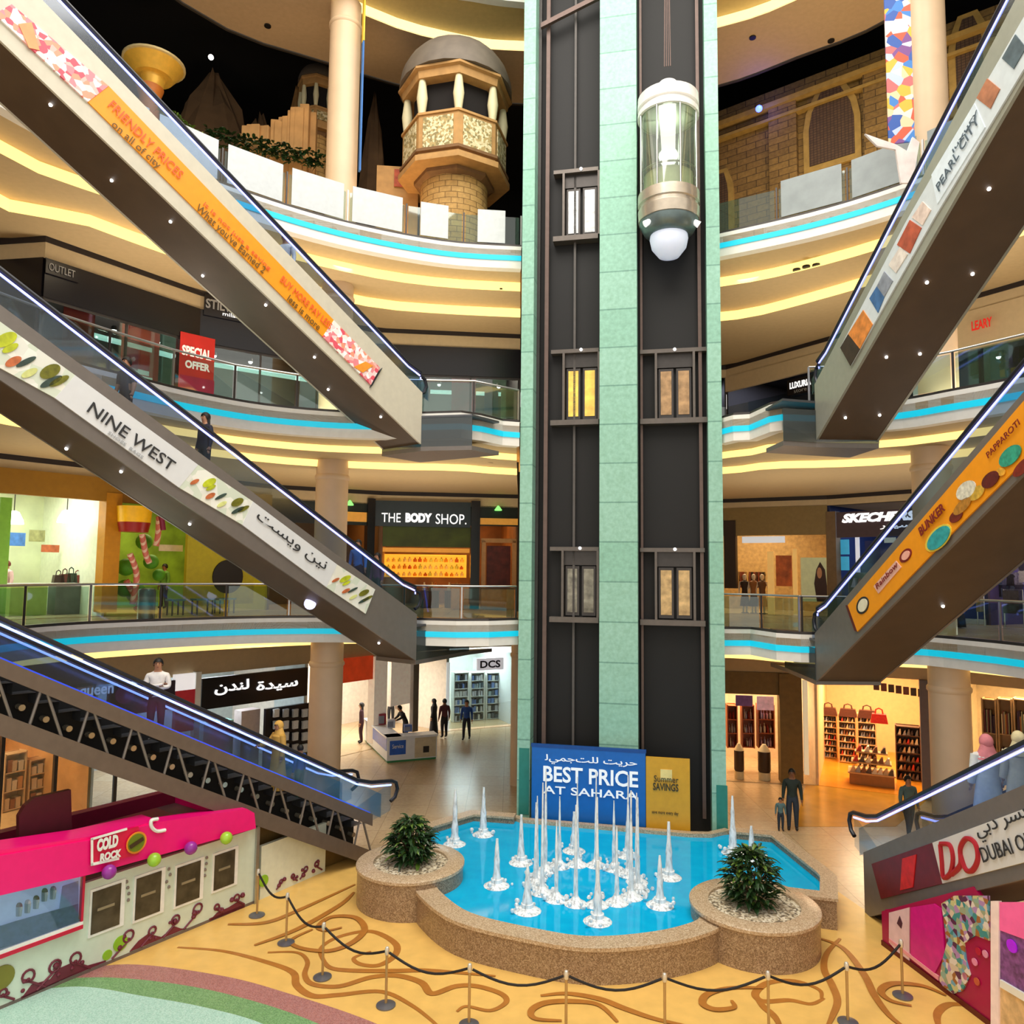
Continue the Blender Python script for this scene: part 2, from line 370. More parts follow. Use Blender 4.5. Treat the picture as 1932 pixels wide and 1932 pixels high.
def resamp(path, n):
    P = [Vector((p[0], p[1])) for p in path]; d = [0]
    for i in range(1, len(P)): d.append(d[-1]+(P[i]-P[i-1]).length)
    out = []
    for k in range(n):
        t = d[-1]*k/(n-1); i = 0
        while i < len(P)-2 and d[i+1] < t: i += 1
        f = (t-d[i])/max(1e-9, d[i+1]-d[i]); q = P[i].lerp(P[i+1], min(1, f)); out.append((q.x, q.y))
    return out
def lerp_path(a, b, f): return [(p[0]*(1-f)+q[0]*f, p[1]*(1-f)+q[1]*f) for p, q in zip(a, b)]
def lump(path, ext):
    return path
def soffit(edgep, back, Z, ztop_front, name, steps, rev=False):
    """underside of a balcony: flat rings stepping down towards the shops, a lit cove on each step"""
    N = 26
    a = resamp(off(edgep, .25), N); b = resamp(back, N)
    mb = MB(); cv = MB(); z = Z-.6; f0 = 0
    for f1, dz in steps:
        mb.loft(lerp_path(a, b, f0), z, lerp_path(a, b, f1), z-.03)
        cv.loft(lerp_path(a, b, f1), z-.03, lerp_path(a, b, f1+.004), z-.03-dz); z -= .03+dz; f0 = f1+.004
    mb.loft(lerp_path(a, b, f0), z, b, z)
    st(mb.build('ceiling_'+name, SOFF, smooth=True)); st(cv.build('ceiling_cove_'+name, COVE, smooth=True))
    dk = MB(); dk.band(off(back, -.03), z-.16, z+.02, .12); st(dk.build('trim_reveal_'+name, DARKREV))
    bk = MB(); bk.band(back, ztop_front, z-.1, .3); st(bk.build('wall_bulkhead_'+name, BULK))
    return z
slab(L3E, BL3, 18, 'floor_third_left'); slab(R3E, BR3, 18, 'floor_third_right')
slab(L2E, BL2, 12, 'floor_second_left'); slab(R2E, BR2, 12, 'floor_second_right')
slab(L1E, BL1, 6, 'floor_first_left'); slab(R1E, BR1, 5.86, 'floor_first_right')
BL0 = [(-17, 8), (-15.5, 19), (-13, 24), (-8, 30), (-3, 36.5), (.25, 38)]; BR0 = [(6.2, 28.6), (11.2, 27.9), (14.8, 26.2), (19, 22), (19, 8)]
soffit(L3E, BL2, 18, 16.05, 'below_third_left', [(.2, .3), (.56, .32)]); soffit(R3E, BR2, 18, 16.2, 'below_third_right', [(.15, .3), (.4, .32)])
soffit(L2E, BL1, 12, 10.35, 'below_second_left', [(.13, .2), (.31, .22)]); soffit(R2E, BR1, 12, 10.5, 'below_second_right', [(.12, .2), (.28, .22)])
soffit(L1E, BL0, 6, 3.9, 'below_first_left', [(.12, .14), (.3, .14)]); soffit(R1E, BR0, 5.86, 4.0, 'below_first_right', [(.12, .14), (.3, .14)])
for Z_, y_ in ((18, 31.0), (12, 28.6), (5.93, 32.6)):
    lk = MB(); lk.prism([(.24, 23.9), (.3, 23.9), (.3, 26.2), (6.1, 25.4), (6.5, 25.4), (6.6, y_+2), (.24, y_)], Z_-.6, Z_-.02); st(lk.build('floor_tower_link', SOFF))
lk = MB(); lk.band([(.35, 32.6), (7.2, 33.2)], 0, 18, .2); st(lk.build('wall_tower_link', BULK))
# recessed downlights in threes on the soffits
def downs(pxs, Z, label):
    for i, p in enumerate(pxs):
        q = PZ(*p, Z); mb = MB(); mb.lathe([(.12, 0), (.12, .05)], (q.x, q.y, Z-.045), 14); o = mb.build('downlight', DOWNL)
        tag(o, label, 'downlight', label)
downs([(908, 546), (926, 546), (945, 546)], 17.15, 'small black recessed downlight in the soffit under third floor left of lift tower')
downs([(1503, 508), (1521, 502), (1540, 499)], 17.15, 'small black recessed downlight in the soffit under third floor right of lift tower')
downs([(888, 870), (904, 870), (924, 871)], 11.2, 'small black recessed downlight in the soffit under second floor left of lift tower')
downs([(1472, 866), (1490, 865), (1511, 865)], 11.2, 'small black recessed downlight in the soffit under second floor right of lift tower')
# ================================================================ top ring ceiling and dark theme park hall
ZC = 27.0
inn = cat([(-12.5, 8, 0), (-11.6, 13, 0), (-9.4, 19, 0), (-5.4, 23.2, 0), (-1.56, 24.2, 0), (.2, 24.5, 0), (3.3, 24.8, 0), (6.5, 24.0, 0), (9.5, 22.0, 0), (12.6, 18, 0), (14, 13, 0), (14.4, 8, 0)], 4)
mid = cat([(-14.5, 8, 0), (-13.6, 14, 0), (-10.5, 20.5, 0), (-5.3, 24.9, 0), (-2, 26.3, 0), (.2, 26.6, 0), (3.5, 26.6, 0), (6.9, 25.4, 0), (9.4, 24.0, 0), (13.4, 20, 0), (15.4, 14, 0), (16, 8, 0)], 4)
out = cat([(-17, 8, 0), (-15.6, 15, 0), (-11.5, 24.4, 0), (-7.2, 27.4, 0), (-3, 29.3, 0), (.24, 29.8, 0), (4.2, 29.6, 0), (8.0, 28.5, 0), (10.5, 26.8, 0), (13.2, 24.5, 0), (17, 18, 0), (18.5, 8, 0)], 4)
xy = lambda P: [(p.x, p.y) for p in P]
mb = MB(); mb.loft(xy(inn), ZC+.35, xy(mid), ZC+.35); st(mb.build('ceiling_inner_ring', mat('ring_soffit', '#cdb578', .7, noise=.05), smooth=True))
mb = MB(); mb.loft(xy(mid), ZC, xy(out), ZC); st(mb.build('ceiling_outer_ring', mat('ring_soffit_tan', '#c0a684', .75, noise=.05), smooth=True))
mb = MB(); mb.band(xy(mid), ZC, ZC+.36, .06); st(mb.build('ceiling_ring_step', mat('cream_edge', '#e6d7a6', .5, emit=1.3, ehex='#ffe7a8')))
mb = MB(); mb.band(off(xy(inn), -.0), ZC+.2, ZC+1.6, .3); st(mb.build('trim_roof_fascia', WHITE))
mb = MB(); mb.band(off(xy(out), .02), ZC-.04, ZC+2.5, .1); st(mb.build('ceiling_ring_edge', mat('ring_edge_dark', '#3c342b', .8)))
downs([(1420, 70), (1568, 76)], ZC, 'small black downlight in the tan ceiling ring right of the lift tower')
downs([(505, 48)], ZC, 'small black downlight in the tan ceiling ring above the golden horn')
vd = MB(); vd.band([(-24, 8), (-22, 30), (-12, 42), (14, 42), (24, 30), (25, 8)], 17.8, 33, .2)
st(vd.build('wall_theme_park', BLACK))
vd = MB(); vd.prism([(-24, 8), (-22, 30), (-12, 42), (14, 42), (24, 30), (25, 8), (17.4, 8), (16, 18), (12.6, 24.6), (8.0, 28.7), (4.2, 29.8), (.24, 30), (-3, 29.5), (-7.2, 27.6), (-11.5, 24.6), (-15.2, 16), (-16.6, 8)], 29.6, 29.8)
st(vd.build('ceiling_theme_park', BLACK))
vd = MB(); vd.prism([(-22, 8), (-21.8, 30), (-12, 41.8), (14, 41.8), (23.8, 30), (24, 8), (17.9, 8), (15.9, 24), (9, 30.8), (6.5, 31), (.25, 31), (-11.4, 29), (-16.4, 20), (-16.9, 8)], 17.7, 17.98)
st(vd.build('floor_theme_park', mat('theme_floor', '#2c2420', .8)))
# side and far walls that close the building behind the shops
bw = MB(); bw.band([(-24, -3), (-24, 46), (26, 46), (26, -3)], -.3, 17.8, .2); st(bw.build('wall_outer', mat('service_wall', '#7c6f5e', .9)))
# ================================================================ columns
def column(x, y, z0, z1, label, r=.52):
    mb = MB(); mb.lathe([(r, z0), (r, z1)], (x, y, 0), 32)
    o = st(mb.build('column', COLM, smooth=True)); o['label'] = label
    for zz in (z1-.9,):
        mb = MB(); mb.lathe([(r, zz), (r+.04, zz+.05), (r+.04, zz+.13), (r, zz+.18)], (x, y, 0), 32); st(mb.build('column_ring', COLM, o, smooth=True))
for z0, z1, w in ((0, 5.4, 'ground'), (6, 11.4, 'first'), (12, 17.4, 'second'), (18, 27, 'third')):
    column(-5.9, 24.5, z0, z1, 'round cream column on the %s floor left of the lift tower' % w)
    column(11.72, 20.9 if z0 == 6 else 20.4, z0, z1, 'round cream column on the %s floor right of the lift tower' % w, .5)
column(.25, 27.6, 0, 5.4, 'slim grey brown column just left of the lift tower on the ground floor', .22)
# ================================================================ balustrades on the balcony edges
def balustrade(path, Z, label, grp, spacing=1.75, h=1.08, start=0, rail=True, glassm=RGLASS):
    q = off(path, .12); n = len(q)
    P = [Vector((p[0], p[1], Z+.19)) for p in q]
    d = [0]
    for i in range(1, n): d.append(d[-1]+(P[i]-P[i-1]).length)
    t = thing('glass_balustrade', label, 'balustrade', P[n//2], 0, grp)
    k = max(2, round(d[-1]/spacing)); S = resamp([(p.x, p.y) for p in P], k+1)
    for i in range(k+1):
        mb = MB(); x, y = S[i]
        a = Vector(S[min(i+1, k)])-Vector(S[max(i-1, 0)]); ang = math.atan2(a.y, a.x)
        mb.cbox((x, y, Z+.12), .05, .03, h-.06, ang); mb.cbox((x, y, Z+.12), .12, .1, .03, ang); mb.build('post', DKSTEEL if i % 3 else STEEL, t)
    for i in range(k):
        a, b = Vector((*S[i], 0)), Vector((*S[i+1], 0)); u = (b-a).normalized()
        mb = MB(); mb.obox(a+u*.06+Vector((0, 0, Z+.2)), u*((b-a).length-.12), Vector((-u.y, u.x, 0))*.014, (0, 0, h-.2)); mb.build('glass_pane', glassm, t)
    if rail:
        mb = MB(); mb.tube([(x, y, Z+h+.06) for x, y in S], .03, 8); mb.build('handrail', STEEL, t, True)
    return S
balustrade(L1E, 6, 'glass and steel balustrade on the first floor edge left of the lift tower', None)
balustrade(R1E[3:], 5.86, 'glass and steel balustrade on the first floor edge beside the orange banner escalator', None)
balustrade(R1E[:4], 5.86, 'short glass balustrade on the first floor between lift tower and orange banner escalator', None)
balustrade(L2E, 12, 'glass and steel balustrade on the second floor edge left of the lift tower', None)
balustrade(R2E[5:], 12, 'glass and steel balustrade on the second floor edge right of the lift tower', None)
S3L = balustrade(L3E, 18, 'glass balustrade with white covers on the third floor left of the lift tower', None, 1.9, 1.15, rail=False)
S3R = balustrade(R3E, 18, 'glass balustrade with white covers on the third floor right of the lift tower', None, 1.9, 1.15, rail=False)
POSTW = mat('white_cover_sheet', '#cdd2d4', .6, noise=.05); POSTG = mat('grey_cover_sheet', '#959d9e', .6, noise=.12, scale=2)
def covers(S, idx, m, label, grp):
    for i in idx:
        a, b = Vector((*S[i], 0)), Vector((*S[i+1], 0)); u = (b-a).normalized(); n = Vector((u.y, -u.x, 0))
        mb = MB(); mb.obox(a+u*.14+n*.012+Vector((0, 0, 18.24)), u*((b-a).length-.28), n*.02, (0, 0, 1.12))
        tag(mb.build('cover_sheet', m), label, 'sheet', grp)
nL, nR = len(S3L)-1, len(S3R)-1
covers(S3L, range(2, nL-2), POSTW, 'white cover sheet hung on the curved third floor glass balustrade left of lift tower', 'white sheets on the left balustrade')
covers(S3R, range(1, min(4, nR)), POSTG, 'grey white cover sheet hung on the third floor balustrade right of the lift tower', 'grey sheets on the right balustrade')
# narrow white sheets next to the lift tower
for i in (nL-2, nL-1):
    a, b = Vector((*S3L[i], 0)), Vector((*S3L[i+1], 0)); u = (b-a).normalized(); n = Vector((u.y, -u.x, 0))
    mb = MB(); mb.obox(a+u*.45+n*.012+Vector((0, 0, 18.24)), u*.9, n*.02, (0, 0, 1.1))
    tag(mb.build('cover_sheet', POSTW), 'narrow white sheet on third floor balustrade, %s' % ('nearest to the lift tower' if i == nL-1 else 'in front of the brick tower shaft'), 'sheet')
# ================================================================ lift tower
SF = Face((.235, 22.75), (6.02, 21.55))
TEAL = tiled('teal_stone_cladding', '#8cc0aa', '#98c8b4', '#6f9f8e', 60, 1.17, .45, .022, rot=(math.radians(90), 0, 0), noise=.35)
TEALP = mat('teal_plinth', '#2f8477', .4)
LBACK = mat('lift_shaft_panel', '#0d0b0b', .65, noise=.1, scale=2)
LBR = mat('lift_guide_brown', '#6b5750', .5, .3)
us = [SF.uz(x, 1000)[0] for x in (980, 1003.5, 1131, 1203, 1338, 1364.5)]
for k, (a, b, lb, v0) in enumerate(((us[0], us[1], 'narrow teal stone pilaster on the left edge of lift tower', 0), (us[2], us[3], 'wide teal stone pilaster between the two lift shafts', -.03), (us[4], us[5], 'narrow teal stone pilaster on the right edge of lift tower', 0))):
    mb = MB(); SF.box(mb, a, b, v0, 1.6, 0, 29)
    o = st(mb.build('wall_lift_pilaster', TEAL)); o['label'] = lb
for a, b, lb in ((us[1], us[2], 'left'), (us[3], us[4], 'right')):
    mb = MB(); SF.box(mb, a, b, .75, .95, 0, 29); st(mb.build('wall_lift_shaft_'+lb, LBACK))
mb = MB(); SF.box(mb, us[0]+.01, us[5]-.01, 1.6, 3.6, 0, 29); st(mb.build('wall_lift_core', LBACK))
for a, z0, z1 in ((us[0], .5, 2.4), (us[4]+.06, .5, 1.7)):
    mb = MB(); SF.box(mb, a+.06, a+.36, -.02, 0, z0, z1); st(mb.build('trim_teal_plinth', TEALP))
def rail_thing(label, x, v, w, m, z0=.6, z1=29, name='guide_rail'):
    u, _ = SF.uz(x, 900, v); mb = MB(); SF.box(mb, u-w/2, u+w/2, v, v+.12, z0, z1)
    o = tag(mb.build(name, m), label, 'rail'); return o
rail_thing('thick brown guide rail along the left side of the left lift shaft', 1029, .5, .12, LBR)
rail_thing('dark guide rail beside the teal pilaster in the left lift shaft', 1013, .55, .1, DKSTEEL)
rail_thing('thin cable tray in the middle of the left lift shaft', 1083, .6, .07, mat('cable_grey', '#57524f', .6))
rail_thing('brown guide rail at the right side of the right lift shaft', 1323, .5, .1, LBR)
rail_thing('thin dark rail beside the wide pilaster in the right lift shaft', 1211, .55, .07, LBR)
mb = MB()
for dx in (-.09, -.03, .03, .09):
    u, _ = SF.uz(1259, 80, -.2); p = SF.P(u+dx, -.2, 0); mb.tube([(p.x, p.y, 22.9), (p.x-dx*.6, p.y, 29)], .016, 6)
tag(mb.build('lift_cable', LBR), 'bundle of brown steel lift cables above the glass lift car', 'cable')
mb = MB(); pa = SF.P(us[1]+.1, .3, 0); pb = SF.P(us[2], .3, 0)
mb.obox((pa.x, pa.y, 25.1), Vector((pb.x-pa.x, pb.y-pa.y, .75)), SF.n*.12, (0, 0, .16)); tag(mb.build('steel_beam', LBR), 'sloping steel beam across the top of the left lift shaft', 'beam')
# landing doors
FRM = mat('landing_frame', '#6a625c', .4, .5); GOLD = mat('lit_gold_interior', '#e0b24a', .5, emit=.5, ehex='#ffcf62', noise=.5, scale=3); SILV = mat('ribbed_steel', '#c9cbcc', .35, .4, noise=.35, scale=5)
BRNI = mat('lit_brown_interior', '#9a7a58', .5, emit=.25, ehex='#c99a5f', noise=.55, scale=4)
def landing(label, x0, x1, ytop, ybot, dx0, dx1, pm, z):
    u0, u1, z0, z1 = SF.rect(x0, ytop, x1, ybot, .55)
    t = thing('landing_door', label, 'lift door', SF.P((u0+u1)/2, .5, z0))
    a, b, c, d = SF.rect(dx0, ytop, dx1, ybot, .55)
    for (nm, *bx) in (('threshold', u0, u1, .4, .74, z0, z0+.16), ('header', u0, u1, .45, .74, z1-.12, z1), ('door_post', a-.07, a, .45, .74, z0+.16, z1-.12), ('door_post', b, b+.07, .45, .74, z0+.16, z1-.12), ('transom', a, b, .6, .74, z1-.55, z1-.12)):
        mb = MB(); SF.box(mb, *bx); mb.build(nm, FRM if nm != 'transom' else DKSTEEL, t)
    w = (b-a)
    for k in (0, 1):
        p0, p1 = a+w*(.04+.5*k), a+w*(.46+.5*k)
        mb = MB(); SF.box(mb, p0, p1, .62, .72, z0+.2, z1-.58); lf = mb.build('door_leaf', DKSTEEL, t)
        mb = MB(); SF.box(mb, p0+.06, p1-.06, .6, .625, z0+.3, z1-.66); mb.build('door_pane', pm, lf)
    mb = MB(); c_ = SF.P((a+b)/2, .42, z1-.04); mb.ball(c_, .05, 10); mb.build('indicator_lamp', mat('indicator_white', '#ffffff', emit=2, noise=0), t)
landing('lift landing door with ribbed white panes on the third floor, left shaft', 1045, 1129, 321, 456, 1066, 1128, SILV, 18)
landing('lift landing door with golden lit panes on the second floor, left shaft', 1040, 1130, 660, 803, 1066, 1128, GOLD, 12)
landing('lift landing door with brown lit panes on the second floor, right shaft', 1208, 1334, 659, 800, 1240, 1307, BRNI, 12)
landing('lift landing door with dim grey panes on the first floor, left shaft', 1038, 1130, 1032, 1174, 1064, 1126, mat('dim_grey_interior', '#8c8778', .5, noise=.5, scale=4), 6)
landing('lift landing door with warm beige panes on the first floor, right shaft', 1208, 1330, 1034, 1180, 1240, 1308, mat('warm_beige_interior', '#b89a6a', .5, emit=.15, ehex='#e0b070', noise=.5, scale=4), 6)
# glass lift car
cu, _ = SF.uz(1261, 300, -.15); cp = SF.P(cu, -.15, 0)
zz = lambda y: PY(1261, y, cp.y)[2]
car = thing('lift_car', 'cylindrical glass panoramic lift car with white dome top and round lamp below, in right shaft', 'lift', (cp.x, cp.y, zz(440)))
R = .91; CW = mat('lift_white_metal', '#efeeea', .3, .1, noise=.02); CCH = mat('lift_bronze_metal', '#c8bcaa', .25, .6)
def carp(name, prof, m, n=32, smooth=True): mb = MB(); mb.lathe(prof, (cp.x, cp.y, 0), n); return mb.build(name, m, car, smooth)
carp('dome', [(R*.98, zz(196)), (R*.99, zz(188)), (R*.72, zz(178)), (R*.45, zz(170)), (R*.3, zz(158)), (.02, zz(154))], CW)
rg = carp('roof_ring', [(R*.9, zz(226)), (R, zz(225)), (R, zz(216)), (R*.93, zz(215)), (R*.93, zz(209)), (R, zz(208)), (R, zz(197)), (R*.9, zz(196))], CW)
carp('glass_wall', [(R*.93, zz(372)), (R*.93, zz(226))], glass('lift_glass', '#c8d6bf', .16, .05, .06, '#e8f0e0'))
carp('cab_floor', [(R*.9, zz(376)), (R*.9, zz(371))], CW)
carp('base_ring', [(R*.95, zz(372)), (R, zz(371)), (R, zz(390)), (R*.95, zz(392)), (R*.95, zz(398)), (R, zz(400)), (R*.98, zz(420)), (R*.9, zz(421))][::-1], CCH)
carp('under_ring', [(R*.6, zz(446)), (R*.8, zz(440)), (R*.95, zz(424)), (R*.95, zz(420)), (R*.5, zz(419))], mat('lift_under', '#6f7f80', .35, .5))
carp('bottom_lamp', [(.02, zz(490)), (R*.34, zz(484)), (R*.56, zz(468)), (R*.62, zz(452)), (R*.6, zz(444))], mat('frosted_lamp', '#d3dbe8', .4, emit=.35, ehex='#dbe6ff', noise=.03))
for k in range(8):
    a = 2*math.pi*k/8+.2; x, y = cp.x+R*.955*math.cos(a), cp.y+R*.955*math.sin(a)
    mb = MB(); mb.tube([(x, y, zz(374)), (x, y, zz(222))], .028, 8); mb.build('mullion', STEEL, car, True)
mb = MB(); mb.tube([(cp.x+R*.88*math.cos(k*math.pi/12), cp.y+R*.88*math.sin(k*math.pi/12), zz(330)) for k in range(24)], .03, 6, closed=True); mb.build('hand_rail', STEEL, car, True)
mb = MB(); mb.lathe([(R*.8, zz(371)), (R*.8, zz(335)), (R*.75, zz(335))], (cp.x, cp.y, 0), 24); mb.build('cab_wainscot', mat('cab_cream', '#ece4d0', .5), car, True)
for s in (-1, 1):
    mb = MB(); p = Vector((cp.x+s*.8, cp.y-.42, zz(436))); mb.tube([p, p+Vector((s*-.22, 0, .14))], [.1, .07], 10); mb.build('spot_lamp', mat('spot_white', '#f4f4f4', .4, emit=.6, noise=0), car, True)
tag_lamp = bpy.data.lights.new('lift_cab_light', 'POINT'); tag_lamp.energy = 60; tag_lamp.shadow_soft_size = .3
lo = bpy.data.objects.new('lift_cab_light', tag_lamp); COL.objects.link(lo); lo.location = (cp.x, cp.y, zz(240)); lo.parent = car; lo.matrix_parent_inverse = Wm(car).inverted()
# hoarding at the foot of the tower
BL = mat('blue_hoarding', '#1268bd', .4, noise=.05); YL = mat('yellow_hoarding', '#dba22a', .4, noise=.05)
HF = Face((.6, 22.36), (4.95, 21.42))
hb = thing('hoarding', 'blue advertising hoarding with white lettering at the foot of the lift tower', 'hoarding', HF.P(1.6, 0, .5))
panel(HF, 'board', '', '', (1003, 1414, 1218, 1552), 0, .06, BL, parent=hb)
panel(HF, 'board_edge', '', '', (1002, 1409, 1219, 1415), -.01, .07, mat('hoarding_edge', '#0a4a94'), parent=hb)
WL = mat('white_lettering', '#f2f4f6', .5, emit=.25, noise=0)
def ptext(fc, s, rect, m, parent, v=-.015, **k):
    u0, u1, z0, z1 = fc.rect(*rect, v); return text(s, frame(fc.P(u0, v, z0), fc.u, (0, 0, 1)), u1-u0, z1-z0, m, parent, **k)
ptext(HF, arab(['ha_i ra_f ya_i ta_f', 'lam_i lam_m ta_f jim_i mim_m ya_f lam_i']), (1028, 1428, 1202, 1446), WL, hb, bold=.01)
ptext(HF, 'BEST PRICE', (1025, 1450, 1204, 1480), WL, hb, bold=.02)
ptext(HF, 'AT SAHARA', (1025, 1488, 1204, 1503), WL, hb, bold=.01)
yb_ = thing('hoarding', 'yellow advertising hoarding with dark lettering beside the blue one below right lift shaft', 'hoarding', HF.P(4.2, 0, .5))
panel(HF, 'board', '', '', (1219, 1430, 1302, 1572), 0, .06, YL, parent=yb_)
panel(HF, 'white_square', '', '', (1246, 1452, 1268, 1472), -.012, 0, mat('pale_yellow', '#f1d98c'), parent=yb_)
DKL = mat('dark_lettering', '#3f3a22', .6, noise=0)
ptext(HF, 'Summer', (1234, 1464, 1280, 1476), DKL, yb_); ptext(HF, 'SAVINGS', (1232, 1478, 1280, 1492), DKL, yb_, bold=.02)
ptext(HF, 'save more every day', (1230, 1530, 1280, 1538), DKL, yb_)
# ================================================================ escalators
UNDER = mat('escalator_underside', '#54412f', .55, noise=.1, scale=2)
CREAMP = mat('cream_cladding', '#ccc6b4', .45, noise=.04); GREYP = mat('grey_cladding', '#77706b', .4, .25, noise=.05); SILVP = mat('silver_cladding', '#a6a79a', .35, .3, noise=.05)
RUBBER = mat('handrail_rubber', '#141722', .4); LED = mat('violet_led_strip', '#a9b2ff', .3, emit=2.0, ehex='#a3a4ff', noise=.25, scale=3)
LEDB = mat('blue_led_strip', '#3b55d8', .3, emit=1.4, ehex='#4763ee', noise=.25, scale=3)
STEP = mat('step_metal', '#5b5d62', .4, .6); EGLASS = glass('escalator_glass', '#cfdcec', .1, .12); SMOKE = glass('smoked_screen', '#a8b0b2', .1, .1, .28, '#5d6568')
SPOT = mat('tiny_spot', '#ffffff', emit=6, noise=0)
def escalator(label, az, slope, C, W, hid, T, ptop, hr, clad, t0=0., lo=1.2, open_truss=False, under=UNDER, spots=(), led=LED, xend=.0, deck=.3):
    a = math.radians(az); f = Vector((math.sin(a), math.cos(a), 0)); s = Vector((-f.y, f.x, 0))*hid; k = math.tan(math.radians(slope)); Zv = Vector((0, 0, 1))
    P = lambda t, l, u: C-f*t+s*l+Zv*(t*k+u)
    t = thing('escalator', label, 'escalator', (C.x, C.y, C.z)); t['P'] = 0
    def slopebox(nm, m, ta, tb, l0, l1, u0, u1, par=t):
        mb = MB(); mb.add([P(ta, l0, u0), P(ta, l1, u0), P(tb, l1, u0), P(tb, l0, u0), P(ta, l0, u1), P(ta, l1, u1), P(tb, l1, u1), P(tb, l0, u1)], [(0, 1, 2, 3), (4, 5, 6, 7), (0, 1, 5, 4), (1, 2, 6, 5), (2, 3, 7, 6), (3, 0, 4, 7)]); return mb.build(nm, m, par)
    ud = slopebox('underside', under, t0, T, .02, W-.02, 0, .08)
    if not open_truss: side = slopebox('side_panel', clad, t0, T, 0, .06, -.01, ptop)
    else:
        side = slopebox('top_chord', clad, t0, T, 0, .1, ptop-.3, ptop); slopebox('bottom_chord', clad, t0, T, 0, .12, 0, .38)
        slopebox('inner_panel', mat('truss_inside', '#15120f', .8), t0, T, .75, .8, .1, ptop-.1)
        n = int(T/.85)
        for i in range(n):
            ta = t0+i*.85
            for (qa, qb, ua, ub) in ((ta, ta+.28, .36, ptop-.28), (ta+.55, ta+.4, .36, ptop-.28)):
                mb = MB(); mb.tube([P(qa, .05, ua), P(qb, .05, ub)], .028, 6); mb.build('truss_brace', GREYP, t)
        for i in range(int(T/.42)):
            mb = MB(); p = P(t0+.2+i*.42, .5, .62+.05*math.sin(i)); mb.tube([p, p+s*.2], .06, 10); mb.build('step_roller', mat('roller_steel', '#d8cdb6', .2, .7), t)
    slopebox('far_panel', clad, t0, T, W-.06, W, -.01, ptop)
    for l in (.03, W-.05):
        slopebox('deck_strip', clad, t0, T, min(l, W-.3), min(l, W-.3)+.27, ptop-.06, ptop-.005)
        g = slopebox('glass_balustrade_panel', EGLASS, t0-.35, T, l+.05, l+.065, ptop, hr-.07)
        # handrail with newel turn
        pts = [P(T, l+.06, hr)]+[P(t0+.5, l+.06, hr)]
        e = P(t0+.5, l+.06, hr); pts += [e+f*.5+Zv*(-.16), e+f*lo+Zv*(-.26), e+f*(lo+.18)+Zv*(-.34), e+f*(lo+.24)+Zv*(-.52), e+f*(lo+.16)+Zv*(-.72), e+f*(lo)+Zv*(-.8)]
        h = MB(); h.tube(pts, .05, 8); hd = h.build('handrail', RUBBER, t, True)
        q = MB(); q.tube([P(T, l+.06, hr-.1), P(t0+.5, l+.06, hr-.1), e+f*.5+Zv*(-.27), e+f*lo+Zv*(-.37)], .025, 6); q.build('light_strip', led, t)
        g2 = MB(); g2.add([P(t0+.5, l+.05, ptop)-Zv*0, e+f*lo+Zv*(-.3), e+f*lo-Zv*(hr-ptop+.35), P(t0+.2, l+.05, ptop-.35)], [(0, 1, 2, 3)]); g2.build('newel_glass', EGLASS, t)
    slopebox('skirt_light', LEDB, t0, T, .1, .14, ptop, ptop+.035)
    st_ = MB(); us_ = hr-1.0; tt = t0
    prof = []
    while tt < T:
        prof += [(tt, tt*k+us_), (tt, tt*k+us_-.4*k) if False else (tt+.0, tt*k+us_)]; prof += [(tt+.4, tt*k+us_)]; tt += .4
    L0 = [C-f*q+s*.38+Zv*z for q, z in prof]; L1 = [C-f*q+s*(W-.38)+Zv*z for q, z in prof]; n = len(prof)
    st_.add(L0+L1, [(i, i+1, n+i+1, n+i) for i in range(n-1)]); st_.build('step_band', STEP, t)
    for (ta, la) in spots:
        mb = MB(); p = P(ta, la, -.015); mb.ball(p, .035, 8); mb.build('spot_lamp', SPOT, t)
    if hid > 0: fc = Face((P(T, 0, 0).x, P(T, 0, 0).y), (C.x, C.y))
    else: fc = Face((C.x, C.y), (P(T, 0, 0).x, P(T, 0, 0).y))
    return t, fc, P, f, s
def ppoly(fc, px, v0, v1, mb=None):
    mb = mb or MB(); pts = []
    for p in px: u, z = fc.uz(p[0], p[1], v0); pts.append(fc.P(u, v0, z))
    return mb.ext(pts, fc.n*(v1-v0))
def oval(fc, c, rx, ry, rot, m, par, nm, v=-.045, d=.015):
    pts = [(c[0]+rx*math.cos(a)*math.cos(rot)-ry*math.sin(a)*math.sin(rot), c[1]+rx*math.cos(a)*math.sin(rot)+ry*math.sin(a)*math.cos(rot)) for a in (2*math.pi*i/20 for i in range(20))]
    return ppoly(fc, pts, v, v+d).build(nm, m, par)
def sloped(fc, s, p0, p1, hpx, m, par, v=-.05, **k):
    (u0, z0), (u1, z1) = fc.uz(*p0, v), fc.uz(*p1, v)
    a, b = fc.P(u0, v, z0), fc.P(u1, v, z1); d = (fc.uz(p0[0], p0[1]-hpx, v)[1]-z0)
    return text(s, frame(a, b-a, (0, 0, 1)), (b-a).length, d*math.cos(math.atan2(z1-z0, u1-u0)), m, par, **k)
OR = mat('orange_banner', '#f09a08', .5, emit=0, noise=.04); PINKFL = speckle('pink_floral_print', ['#f4d6d6', '#e98a94', '#f7ece8', '#e2566a', '#f2b7b0', '#ffffff', '#ee9c80'], 9, .5)
FRUIT = speckle('fruit_print', ['#e2e4dc', '#eceee6', '#d2dccc', '#e6e6da'], 4, .5); PEAR = mat('pear_green', '#b4bf22', .5, noise=.3, scale=6); PEAR2 = mat('pale_pear', '#d6dc8c', .5, noise=.2); ORF = mat('orange_fruit', '#b8653a', .5, noise=.3, scale=8); DKF = mat('dark_teal_fruit', '#34463f', .5, noise=.3); OLF = mat('olive_fruit', '#6a6a14', .5, noise=.4, scale=8)
